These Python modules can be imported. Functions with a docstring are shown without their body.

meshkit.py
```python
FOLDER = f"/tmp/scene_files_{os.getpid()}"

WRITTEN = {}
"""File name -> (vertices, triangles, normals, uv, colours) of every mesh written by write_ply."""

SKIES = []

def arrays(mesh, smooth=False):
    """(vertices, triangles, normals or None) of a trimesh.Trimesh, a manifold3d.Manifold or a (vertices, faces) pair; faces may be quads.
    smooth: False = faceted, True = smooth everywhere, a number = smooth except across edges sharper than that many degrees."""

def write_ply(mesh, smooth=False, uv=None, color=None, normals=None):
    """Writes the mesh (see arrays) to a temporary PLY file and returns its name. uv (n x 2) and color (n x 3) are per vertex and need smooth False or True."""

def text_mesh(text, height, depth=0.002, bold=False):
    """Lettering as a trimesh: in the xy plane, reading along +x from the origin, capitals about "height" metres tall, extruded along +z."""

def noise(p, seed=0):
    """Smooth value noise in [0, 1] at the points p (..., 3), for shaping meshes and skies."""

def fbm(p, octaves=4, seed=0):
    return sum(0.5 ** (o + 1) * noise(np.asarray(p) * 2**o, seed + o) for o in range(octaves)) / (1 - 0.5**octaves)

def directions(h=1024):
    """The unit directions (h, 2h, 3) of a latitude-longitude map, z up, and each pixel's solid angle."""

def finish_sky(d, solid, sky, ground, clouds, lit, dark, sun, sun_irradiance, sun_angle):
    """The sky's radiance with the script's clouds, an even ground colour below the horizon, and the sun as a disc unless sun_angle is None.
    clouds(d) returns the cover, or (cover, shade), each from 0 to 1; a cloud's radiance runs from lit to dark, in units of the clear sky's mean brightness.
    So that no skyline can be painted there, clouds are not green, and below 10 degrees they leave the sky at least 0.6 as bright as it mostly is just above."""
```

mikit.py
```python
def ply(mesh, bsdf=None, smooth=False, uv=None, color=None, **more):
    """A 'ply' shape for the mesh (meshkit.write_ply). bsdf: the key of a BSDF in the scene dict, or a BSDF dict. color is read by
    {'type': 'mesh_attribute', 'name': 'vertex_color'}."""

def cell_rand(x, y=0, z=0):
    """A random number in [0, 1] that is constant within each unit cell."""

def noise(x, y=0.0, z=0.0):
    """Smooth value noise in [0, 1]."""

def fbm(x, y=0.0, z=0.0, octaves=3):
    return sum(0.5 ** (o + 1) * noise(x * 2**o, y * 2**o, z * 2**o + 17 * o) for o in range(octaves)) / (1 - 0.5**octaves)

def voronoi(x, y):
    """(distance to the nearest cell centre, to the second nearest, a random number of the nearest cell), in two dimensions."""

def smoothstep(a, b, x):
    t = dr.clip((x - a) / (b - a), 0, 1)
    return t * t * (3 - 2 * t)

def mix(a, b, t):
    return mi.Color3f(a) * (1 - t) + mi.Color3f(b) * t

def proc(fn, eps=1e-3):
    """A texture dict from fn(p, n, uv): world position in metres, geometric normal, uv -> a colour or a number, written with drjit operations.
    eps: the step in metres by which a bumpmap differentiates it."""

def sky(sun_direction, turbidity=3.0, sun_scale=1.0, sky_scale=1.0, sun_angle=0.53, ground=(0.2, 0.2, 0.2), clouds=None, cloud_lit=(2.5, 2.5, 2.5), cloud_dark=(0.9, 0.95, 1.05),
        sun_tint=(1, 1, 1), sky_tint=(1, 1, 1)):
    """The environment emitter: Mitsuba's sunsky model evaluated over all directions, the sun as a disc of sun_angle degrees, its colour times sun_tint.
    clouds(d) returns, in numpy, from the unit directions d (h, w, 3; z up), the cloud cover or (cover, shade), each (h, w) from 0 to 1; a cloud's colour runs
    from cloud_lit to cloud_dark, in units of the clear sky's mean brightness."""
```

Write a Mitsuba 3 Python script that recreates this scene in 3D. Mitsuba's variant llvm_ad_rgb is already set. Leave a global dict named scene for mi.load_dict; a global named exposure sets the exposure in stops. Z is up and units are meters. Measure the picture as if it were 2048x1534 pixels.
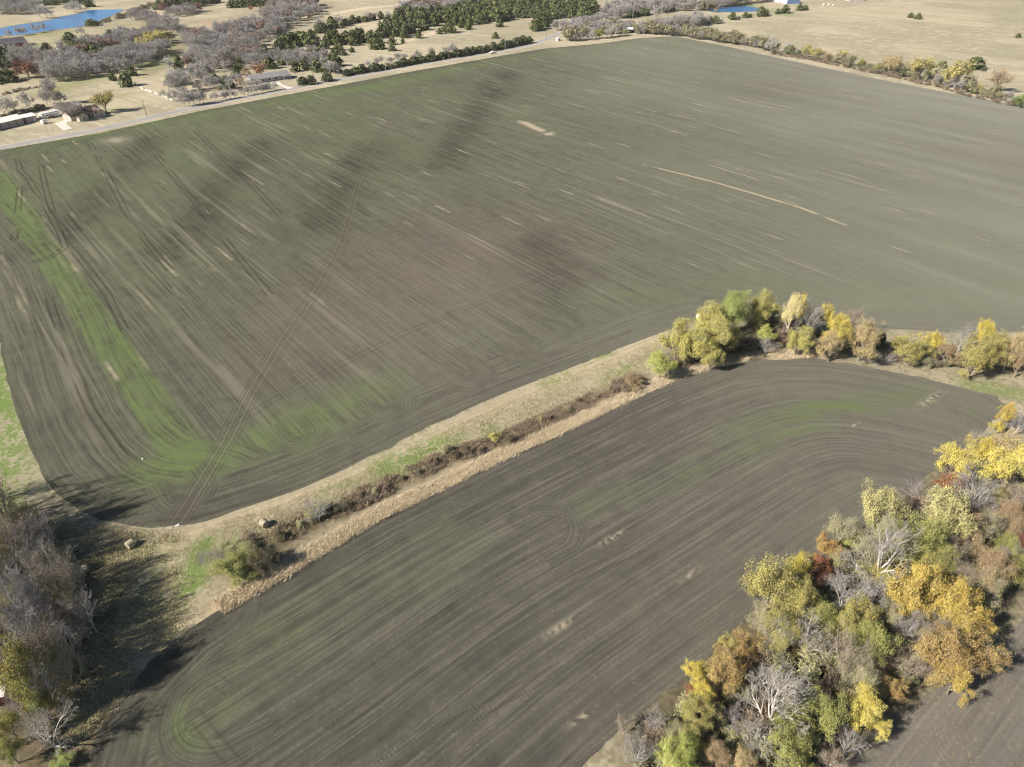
"""Autumn farmland seen from a drone: two sown fields, a creek strip, an autumn wood, a country road with farmsteads and ponds."""
import math
import numpy as np
import drjit as dr
import mitsuba as mi
import trimesh
import mikit
from mikit import noise, fbm, cell_rand, smoothstep, mix, proc
import meshkit

T = mi.ScalarTransform4f
scene, labels = {}, {}
SEED = 11

# ------------------------------------------------------------------ camera, sky, exposure
PITCH = math.radians(34.7)
HAZE = .00005
if HAZE:
    scene['haze_air'] = {'type': 'homogeneous', 'albedo': {'type': 'rgb', 'value': [.95, .95, .95]}, 'sigma_t': HAZE}
    scene['haze'] = {'type': 'cube', 'to_world': T().translate([0, 3000, 55.5]).scale([6100, 6100, 56.5]), 'bsdf': {'type': 'null'}, 'interior': {'type': 'ref', 'id': 'haze_air'}}
    labels['haze'] = {'label': 'thin bluish air over the whole farmland', 'kind': 'stuff'}
scene['camera'] = {'type': 'perspective', 'fov': 71.52, 'fov_axis': 'x', 'near_clip': 1.0, 'far_clip': 20000.0,
                   'to_world': T().look_at(origin=[0, 0, 110], target=[0, math.cos(PITCH), 110 - math.sin(PITCH)], up=[0, 0, 1])}
if HAZE: scene['camera']['medium'] = {'type': 'ref', 'id': 'haze_air'}
SUN_AZ, SUN_EL = math.radians(27 + 180), math.radians(35)
SUN = [math.cos(SUN_AZ) * math.cos(SUN_EL), math.sin(SUN_AZ) * math.cos(SUN_EL), math.sin(SUN_EL)]
scene['sky_light'] = mikit.sky(SUN, turbidity=3.0, ground=(0.2, 0.19, 0.15), sky_scale=0.31, sun_tint=(.90, .99, 1.22))
exposure = 2.8

# ------------------------------------------------------------------ helpers
def ref(k): return {'type': 'ref', 'id': k}

def number(name):
    if name not in scene and name not in USED:
        USED.add(name); return name
    i = NEXT.get(name, 1)
    while f'{name}_{i:03d}' in USED or f'{name}_{i:03d}' in scene: i += 1
    NEXT[name] = i + 1
    USED.add(f'{name}_{i:03d}')
    return f'{name}_{i:03d}'
USED, NEXT = set(), {}

def tag(key, label, cat=None, group=None, kind=None):
    d = {'label': label}
    if cat: d['category'] = cat
    if group: d['group'] = group
    if kind: d['kind'] = kind
    labels[key] = d

def struct(name, mesh, bsdf, label):
    k = number(name); scene[k] = mikit.ply(mesh, bsdf); labels[k] = {'label': label, 'kind': 'structure'}
    return k

def part(root, name, mesh, bsdf, place=None, smooth=False, label=None):
    k = number(f'{root}__{name}')
    scene[k] = mikit.ply(mesh, bsdf, smooth=smooth)
    if place is not None: scene[k]['to_world'] = place
    if label: labels[k] = {'label': label}
    return k

def at(x, y, ang=0.0, z=0.0): return T().translate([x, y, z]).rotate([0, 0, 1], ang)

def box(cx, cy, z0, sx, sy, sz, bev=0.0):
    m = trimesh.creation.box((sx, sy, sz)); m.apply_translation((cx, cy, z0 + sz / 2))
    return m

def cat(*ms): return trimesh.util.concatenate(ms)

def gable(cx, cy, z0, sx, sy, rise, thick=0.15, over=0.4):
    """a gabled roof, ridge along x: two slabs"""
    hy = sy / 2 + over; hx = sx / 2 + over; drop = over * rise / (sy / 2)
    v, f = [], []
    for s in (-1, 1):
        b = len(v)
        for x in (-hx, hx):
            v += [(x, s * hy, -drop), (x, 0, rise), (x, 0, rise + thick), (x, s * hy, -drop + thick)]
        q = [(0, 1, 5, 4), (3, 7, 6, 2), (0, 4, 7, 3), (0, 3, 2, 1), (4, 5, 6, 7), (1, 2, 6, 5)]
        for a, c, d, e in q: f += [(b + a, b + c, b + d), (b + a, b + d, b + e)]
    m = trimesh.Trimesh(np.array(v, float) + (cx, cy, z0), f, process=False); m.fix_normals()
    return m

def gable_wall(cx, cy, z0, sx, sy, h, rise):
    """walls of a box with gabled ends (ridge along x)"""
    p = [(-sy / 2, 0), (sy / 2, 0), (sy / 2, h), (0, h + rise), (-sy / 2, h)]
    v = [(s * sx / 2, a, b) for s in (-1, 1) for a, b in p]
    f = [(0, 2, 1), (0, 3, 2), (0, 4, 3), (5, 6, 7), (5, 7, 8), (5, 8, 9)]
    for i in range(5):
        j = (i + 1) % 5
        f += [(i, j, j + 5), (i, j + 5, i + 5)]
    m = trimesh.Trimesh(np.array(v, float) + (cx, cy, z0), f, process=False); m.fix_normals()
    return m

def turned(m, deg, cx=0, cy=0):
    m = m.copy(); m.apply_transform(trimesh.transformations.rotation_matrix(math.radians(deg), (0, 0, 1), (cx, cy, 0)))
    return m

def sheet(pts, z):
    from shapely.geometry import Polygon
    p = Polygon(pts).buffer(0)
    v, f = trimesh.creation.triangulate_polygon(p, engine='earcut')
    return (np.c_[v, np.full(len(v), z)], up_faces(np.c_[v, np.zeros(len(v))], np.asarray(f)))

def ragged(pts, step=3.0, amp=.7, seed=0):
    """the closed outline with the uneven edge that a drill leaves"""
    p = np.asarray(list(pts) + [pts[0]], float); out = []
    for a, b in zip(p[:-1], p[1:]):
        n = max(1, int(np.hypot(*(b - a)) / step)); out.append(a + (b - a) * np.arange(n)[:, None] / n)
    q = np.vstack(out)
    w = meshkit.fbm(np.c_[q * .25, np.full(len(q), seed)]) - .5; w2 = meshkit.fbm(np.c_[q * .25, np.full(len(q), seed + 7.)]) - .5
    return q + 2 * amp * np.c_[w, w2]

def up_faces(v, f):
    n = np.cross(v[f[:, 1]] - v[f[:, 0]], v[f[:, 2]] - v[f[:, 0]])[:, 2]
    f = f.copy(); f[n < 0] = f[n < 0][:, ::-1]
    return f

def smoothline(pts, step=6.0):
    """Catmull-Rom through the points"""
    p = np.asarray(pts, float); p = np.vstack([2 * p[0] - p[1], p, 2 * p[-1] - p[-2]]); out = []
    for i in range(1, len(p) - 2):
        n = max(2, int(np.hypot(*(p[i + 1] - p[i])) / step)); t = np.arange(n)[:, None] / n
        a, b, c, d = p[i - 1:i + 3]
        out.append(.5 * (2 * b + (c - a) * t + (2 * a - 5 * b + 4 * c - d) * t ** 2 + (3 * b - a - 3 * c + d) * t ** 3))
    return np.vstack(out + [p[-2:-1]])

def strip(pts, wl, wr, z0, z1=None):
    """a band along a line, wl to its left and wr to its right"""
    q = smoothline(pts); d = np.gradient(q, axis=0); d /= np.linalg.norm(d, axis=1, keepdims=True); n = np.c_[-d[:, 1], d[:, 0]]
    a, b = q + n * wl, q - n * wr; k = len(q); i = np.arange(k - 1)
    v = np.vstack([np.c_[a, np.full(k, z0)], np.c_[b, np.full(k, z0 if z1 is None else z1)]])
    f = np.vstack([np.c_[i, i + k, i + k + 1], np.c_[i, i + k + 1, i + 1]])
    return v, up_faces(v, f)

# ------------------------------------------------------------------ where things stand, in metres
D = {'LOWER_EDGE': [(-76.1,105.5),(-68,106.4),(-62.5,109),(-53.2,113.9),(-43.6,120.3),(-31.5,130),(-20.6,140.6),(-3.2,153.5),(22.3,170.6),(46.5,186.9),(58.8,194.3),(75,196.2),(97.1,192.1),(115.6,188.4),(132.8,186),(157.2,186.3),(188.1,178.8)],
     'LEFT_EDGE': [(-313.7,346.4),(-246.3,286.8),(-183.1,221.4),(-150.9,178.8),(-134.6,155.8),(-118.7,134.7),(-106.1,120.3),(-96.2,112),(-87.5,107.5),(-76.1,105.5)],
     'FAR_EDGE': [(-305.3,335.1),(-276.3,356.7),(-264.7,370.9),(-228,402.3),(-189.9,450.2),(-151.6,488.8),(-82.2,558.5),(-9.7,625.9),(28.1,659.3),(77.3,683.5),(116.6,711.9),(150.6,722.8),(184.1,671.2),(219.7,607.2),(259.3,541.5),(290.4,497.2),(317.4,460),(339.4,423),(374.3,362.4)],
     'BIG_FIELD': [(-305.3,335.1),(-276.3,356.7),(-264.7,370.9),(-228,402.3),(-189.9,450.2),(-151.6,488.8),(-82.2,558.5),(-9.7,625.9),(28.1,659.3),(77.3,683.5),(116.6,711.9),(150.6,722.8),(184.1,671.2),(219.7,607.2),(259.3,541.5),(290.4,497.2),(317.4,460),(339.4,423),(374.3,362.4),(210.6,170.6),(188.1,178.8),(157.2,186.3),(132.8,186),(115.6,188.4),(97.1,192.1),(75,196.2),(58.8,194.3),(46.5,186.9),(22.3,170.6),(-3.2,153.5),(-20.6,140.6),(-31.5,130),(-43.6,120.3),(-53.2,113.9),(-62.5,109),(-68,106.4),(-76.1,105.5),(-87.5,107.5),(-96.2,112),(-106.1,120.3),(-118.7,134.7),(-134.6,155.8),(-150.9,178.8),(-183.1,221.4),(-246.3,286.8)],
     'UP2': [(-64.3,54),(-66.1,62.6),(-64.2,70.1),(-61.4,75.8),(-59,80.2),(-55.1,84.2),(-48.3,89.6),(-38.8,98.4),(-28.1,108.1),(-17.1,116.3),(-2.8,126.9),(11.8,137),(26.7,147.9),(41.5,158.1),(57,166.8),(70.9,171.2),(88.1,171.2),(103,166),(118.9,158.6),(128.3,153.5),(128.4,149)],
     'MID_FIELD': [(-64.3,54),(-66.1,62.6),(-64.2,70.1),(-61.4,75.8),(-59,80.2),(-55.1,84.2),(-48.3,89.6),(-38.8,98.4),(-28.1,108.1),(-17.1,116.3),(-2.8,126.9),(11.8,137),(26.7,147.9),(41.5,158.1),(57,166.8),(70.9,171.2),(88.1,171.2),(103,166),(118.9,158.6),(128.3,153.5),(128.4,149),(120.4,140.6),(103,127.3),(82.4,112.3),(61.6,96.8),(44,83.7),(34.7,75.3),(24.5,66.9),(13.7,58.6),(7.1,52.6),(-1.7,44.5),(-67.3,44.5),(-62.9,48.4)],
     'LOW_FIELD': [(105.3,93),(94.8,83.7),(87.5,77.3),(79.3,71.9),(69.8,68.2),(59.6,63),(51.3,57),(42.9,48.4),(91.9,48.4),(120.4,87.1)],
     'ROAD': [(-306.7,324.5),(-281.3,356.7),(-266.7,374.4),(-231.8,410.4),(-193.9,461.2),(-155.3,502.9),(-116.3,544.9),(-67.6,595.3),(-16.2,641.1),(6.8,664),(29.7,701.3),(61.8,772.6),(90.7,815.1)],
     'POND': [(-413.7,609.2),(-472.2,721.4),(-463.5,726.3),(-452.3,735.4),(-446.1,749.9),(-435.5,766.5),(-422.5,782.1),(-421.8,809.2),(-431.7,858.3),(-438.1,899.7),(-451.8,901.8),(-469.6,897.7),(-476.9,892.6),(-474.3,867.9),(-480.9,849),(-479.6,826.4),(-486,805),(-495.8,784.5),(-498,764.9),(-481.9,714.6)],
     'POND2': [(218.2,897.7),(228.6,912.2),(245.2,921.8),(266.8,932.7),(275.6,927.2),(280.3,913.3),(285.7,897.7),(284.7,889.5),(271.1,885.5),(249.4,882.5),(224.2,881.5)],
     'DRIVE': [(-263.2,421.6),(-260.6,430.4),(-257.8,429.2),(-257,421.6),(-247.5,410.9),(-250.1,406.5)],
     'DRIVE2': [(-168,523.1),(-163.6,531.1),(-157.6,520.1),(-148.4,511.5),(-151.7,507.7),(-162.5,522.1),(-165.8,518.2)],
     'TRACKS': [[(-64.4,513.2),(-69.9,440.8),(-71.9,398.4),(-71.3,350.3),(-70.4,317.6),(-66.5,275.7),(-64.9,253.2),(-65.2,217.6),(-66.9,196.8),(-68.4,178.8),(-69.6,153.5),(-69.4,134.7),(-70.3,118.7),(-71.1,106.4)],[(-200.7,393.6),(-160,331.5),(-126.8,281.2),(-102.6,244.1),(-80.2,210.4)],[(-177.6,408.3),(-148.1,362.4),(-120.3,321),(-95.9,281.2)],[(-225.2,384.2),(-210.2,362.4),(-181.9,317.6),(-162.4,286.8),(-140.8,255.5),(-120.8,229.3)],[(-247,355.9),(-236.1,338.8),(-226.4,328),(-194.9,286.8),(-173.7,257.9),(-152.8,233.4),(-134,210.4),(-118,187.5)],[(-226,387),(-238.3,379.7),(-239.6,366.6),(-232.8,350.3),(-208.7,311.1),(-186,275.7),(-167.8,248.6),(-169,238.4),(-173.4,235)],[(-222.2,314.3),(-207.3,286.8),(-191,255.5)],[(-74.8,134.7),(-57.4,158.1),(-33.8,184.5),(-4,210.4),(20.6,231.3)],[(-154.9,212.2),(-130.3,176),(-108.8,146.9),(-91,127.3),(-77.2,116.3)]],
     'LIGHTS': [[(6.1,426.2),(14.3,410.4),(20.9,400.4)],[(65,346.4),(91.4,323.1),(105.7,307.8),(121.8,289.6),(133.5,270.5)]],
     'LIGHTPATCH': [(-212.13,388.86,7),(20.94,400.35,3),(26.84,407.32,1)],
     'DARKS': [[(-175.3,255.5),(-181,292.5),(-189.1,346.4),(-197.3,388.9)],[(-127.5,246.3),(-128.9,281.2),(-132.9,338.8),(-132.8,379.7)],[(-77,270.5),(-76.4,331.5),(-72.2,379.7)],[(-35.2,346.4),(-22.1,440.8),(-5.1,553.3)],[(10.6,250.9),(14.8,221.4),(15.3,200.1)]],
     'GREENSTRIP_R': [(-223.5,314.3),(-74.2,133.3)],
     'GREENSTRIP_L': [(-198.1,269.9),(-82.9,126.7)],
     'GREENS': [((-84.9,121.2),(-71.9,126.4),7,1),((-69.9,130.9),(-50.6,140.6),9,0.6),((-53.6,142.6),(-42.6,151.2),10,0.6),((-35.8,158.1),(-31.3,165.5),8,0.7),((-15.5,181.6),(-9.9,190.6),9,0.45),((5.7,196.8),(35.8,210.4),10,0.45),((52.3,210.4),(78.5,221.4),9,0.35),((81.9,221.4),(121.9,210.4),9,0.3),((127,206.9),(172.6,217.6),11,0.3),((146,193.7),(167.6,206.9),8,0.25),((-256.9,370.9),(-234.7,377.9),8,0.7),((-243.1,388.9),(-229.8,400.4),8,0.6),((-229.9,406.3),(-209.4,424),9,0.8),((-187.4,435.1),(-179.5,446.6),8,0.7),((-165.1,458.7),(-155.3,467.5),7,0.7),((-145.3,471.4),(-134.2,484.7),8,0.9),((-126,491.5),(-112.4,505.8),8,0.7),((-108.5,502.9),(-96.8,513.2),8,0.8),((-92.4,517.8),(-84.7,523.9),8,1),((-79.4,536.6),(-67.9,544.9),9,0.9),((-59.7,553.3),(-49.4,562),10,0.9),((-42.6,570.9),(-28.3,585.7),9,0.8),((-24.6,589.5),(-9.5,605.2),9,0.7),((6.4,615.4),(35.7,641.1),12,0.8),((79.6,664),(101,664),10,0.6),((132.2,696.2),(142.4,691),14,0.6),((174,630.2),(203.4,580.1),6,0.5),((211.2,536.6),(251.6,484.7),7,0.5),((255.2,471.4),(286.8,408.3),7,0.55)],
     'GREENS2': [([(-51.7,62.6),(-46.7,72.4),(-34.8,84.8),(-22.1,94.3),(-12.8,102.2)],6,0.8),([(16.9,110.8),(26.3,116.3),(43.8,125.5),(57.5,132.8)],3.5,0.8),([(55.6,134.7),(76.5,145.8),(91.5,151.2),(109.7,153.5)],6,0.95),([(98.2,134.7),(109.8,140.6),(121.9,149)],3,0.6),([(75.7,120.3),(92.5,130)],3,0.45),([(-64,89.4),(-60.8,80.4)],2,0.7),([(-53.3,71.5),(-47.7,65.1)],3,0.5)],
     'TR2': [[(-30.8,62.6),(-17.6,73.4),(-2.2,83.7),(7.3,89.4),(40,107.8)],[(-20.2,55.9),(-2,66.9),(11,74.3),(25.5,83.7),(47.6,96.8)],[(-54.7,60.1),(-51.5,64.3),(-47.9,61),(-41.4,55.5)],[(-58.5,77.3),(-53.6,72.4),(-47.2,68.7)]],
     'ARCS2': [(8,105,8),(-47.7,65.1,10)],
     'ARCS1': [(-72.8,116.3,12),(-52.4,137.6,12),(-31.8,149,12),(-11.6,163,12),(2.3,176,11),(19.4,190.6,11)],
     'SPOTS2': [(8.7,81,2),(20.8,102.9,2),(11.4,63.9,1.4),(109.9,151.2,3),(86,140.6,1.2),(34.8,93,1.5)],
     'TRACKPATH': [(-55,76.3),(-65,89.4),(-70,100.8),(-63.8,106.4),(-52.7,112),(-41.1,119),(-28.8,128.1),(-15.5,139.6),(-0.5,151.2),(22,167.5),(46,184)],
     'GRASSBAND': [(-54.5,85.4),(-48.6,90.6),(-39.1,99.7),(-28.4,109.6),(-17.3,117.9),(-2.8,128.7),(11.9,139),(26.9,149.9),(41.8,160.3),(57.5,168.8),(71.6,173.6),(89,173.8)],
     'WEEDBAND': [(-48.2,103.6),(-40.9,107.8),(-31.5,115.5),(-22.2,122),(-14.6,128.1),(-2.9,133.7),(9.6,142.6),(23.3,152.4),(35.2,161.8)],
     'VERGE': [([(-28.3,124.6),(-17.3,131.8)],4.5,1),([(-19.6,130.9),(-5.5,138.6)],2.5,0.55),([(19.4,170.1),(26.9,173.8)],2.4,0.9),([(24.1,160.5),(33.1,166.8)],3,0.6),([(8.9,158.1),(14.7,163)],2,0.6),([(-42.7,116.3),(-36.7,119.5)],2,0.4),([(-62.1,91.8),(-62.8,100.8)],3,0.9),([(-62.2,85.9),(-62.5,93)],2,0.9),([(-70.5,99.5),(-67.9,85.9)],3,0.35),([(-141.6,163),(-122,130.9),(-111.4,113.9)],6,0.8),([(124.1,158.1),(136,153.5)],4,0.5),([(-177.4,206.9),(-137.3,151.2)],5,0.6),([(-290.2,589.5),(-276.4,593.4),(-279.3,630.2)],8,0.8),([(-247.1,553.3),(-246.8,562)],6,0.7),([(-412.6,664),(-408.9,681)],6,0.5),([(267.9,676.1),(232,701.3)],1,0),([(300.4,858.3),(270.4,949.4)],18,0.45),([(209.7,839.8),(176.1,858.3)],12,0.4),([(-249.2,450.2),(-242.3,455)],4,0.6)],
     'LAWNS': [([(-308.4,505.8),(-295.9,544.9)],14,0.5),([(-268,553.3),(-272,609.2),(-308.2,714.6)],9,0.55),([(-324.6,544.9),(-318.4,557.6)],12,0.3),([(-456.7,714.6),(-425.6,742.6)],20,0.35),([(-380.7,788.5),(-365.3,796.6)],14,0.35),([(-268.8,471.4),(-254,491.5)],7,0.4)],
     'DARKGROUND': [([(-315.6,764.9),(-276.4,641.1),(-269,589.5),(-265.3,553.3)],8,0.6),([(-293.8,481.3),(-273.8,498.6),(-255.2,513.2)],5,0.5),([(-272,477.9),(-259.7,495),(-245.5,500.4)],4,0.35),([(-317.9,805),(-286,867.9)],14,0.45),([(-287,918.6),(-222.3,951.7)],25,0.4),([(-199.7,652.4),(-177.9,694.9)],10,0.3)],
     'PALETRACK': [([(-197.6,867.9),(-165.1,918.6),(-127.5,940.4)],7,0.7),([(-144.3,757.4),(-128.3,813.4)],6,0.5),([(-102.2,670),(-85.5,714.6),(-66,757.4)],5,0.6),([(-160.7,780.5),(-144.8,796.6)],5,0.5)],
     'BARE_SOIL': [([(-306.5,801.6),(-291.9,788.5)],9,0.6)],
     'POINTS': {'bale1':(-77.7,100.3),'bale2':(-52.1,106.1),'bale3':(-83.9,93.9),'balew':(58.4,194.6),'scrap':(-70.6,106.1),'white':(-86.9,127.4),'car':(-16.1,636.7),'whitebox':(41.1,696.2),'shed':(-85.8,67.6)},
     'POLES': [(-217.1,437.9),(-253.3,396.5),(-256.1,405.8)],
     'POLES2': [(-92.5,558.5),(-49.4,603.2),(-5.7,645.6),(-135.5,517.8),(-146.9,517)],
     'POLES3': [(31.1,698.1),(126.5,830.9)],
     'BARN': [(-289,403.9),(-279.8,421),(-280.4,422.5),(-276.6,428)],
     'CARAVAN': [(-275.1,431),(-270.7,438.2)],
     'UTIL': [(-269,421.6),(-267.8,423.3)],
     'HOUSE1': [(-251.3,426.2),(-247.7,429.2),(-246.3,432.8),(-243.9,437)],
     'HOUSE0': [(-437.6,652.4),(-431.9,659.6),(-421.8,670)],
     'HOUSE2': [(-179.8,524.1),(-168.3,524.1),(-160.6,540.3)],
     'TRAILER': [(-186.3,577.9),(-180.7,587.4)],
     'HOUSE3': [(106,736.9),(113.6,740.8)],
     'CARS3': [(80.1,740.8),(98.6,736.9),(87.2,806.9)],
     'BLUEBARN': [(314.8,983.8),(325.4,948.5),(340.5,967.5)],
     'BOAT': [(216.2,818.5)],
     'SHED0': [(-125.4,934.9),(-115.8,940.4)],
     'DARKHOUSE': [(409.9,975.1),(429.2,977.5)],
     'WBALES': [(365.5,938.2),(371.7,938.2),(374.9,933.8)],
     'FENCE': [(-252.1,510.4),(-245.8,503.2),(-236.4,495.3),(-226.6,485.2),(-216.1,474.6)],
     'RFENCE': [(-231.7,435.9),(-222.9,436.6),(-218.9,448.7),(-214.8,453.1)]}
BROWN_A, BROWN_B = (-11.9,246.3), (-41.2,193.7)
WOODFLOOR = [([(24.3,61),(42,76.3),(58.1,87.1),(74.2,98.1),(92.5,110.8),(116,127.3)],7),([(36.4,56.2),(50,64.3),(62.4,72.4),(78.6,82.6),(97.6,96.8)],8),([(-98.6,100.8),(-88.2,87.1),(-83.3,73.4),(-74.9,62.6),(-68.8,55.5)],7),([(-82.4,96.8),(-76,81.5),(-66.5,63.4)],5),([(49.4,170.6),(68.7,184.5),(85.9,181.6),(102.6,178.8)],6),([(-55.8,98.1),(-49.5,100.8),(-44.8,106.4)],4)]
VERGE_POLY = [(-67.4,105),(-52.5,111.6),(-41,118.7),(-28.8,128.1),(-15.5,139.6),(-0.5,151.2),(21.9,166.8),(45.9,183.1),(38.6,165.5),(9.7,143.7),(-14.6,127.3),(-30.4,115.5),(-47.8,102.2),(-60.2,90.6),(-57.5,78.4),(-63.8,76.3),(-68.9,93)]
CLEARING = [(-94.4,106.4),(-82.1,105),(-69,103.6),(-59.4,76.3),(-64,68.7),(-68.1,58.6),(-74.8,66.9),(-76,81.5),(-83.8,95.6)]
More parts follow.
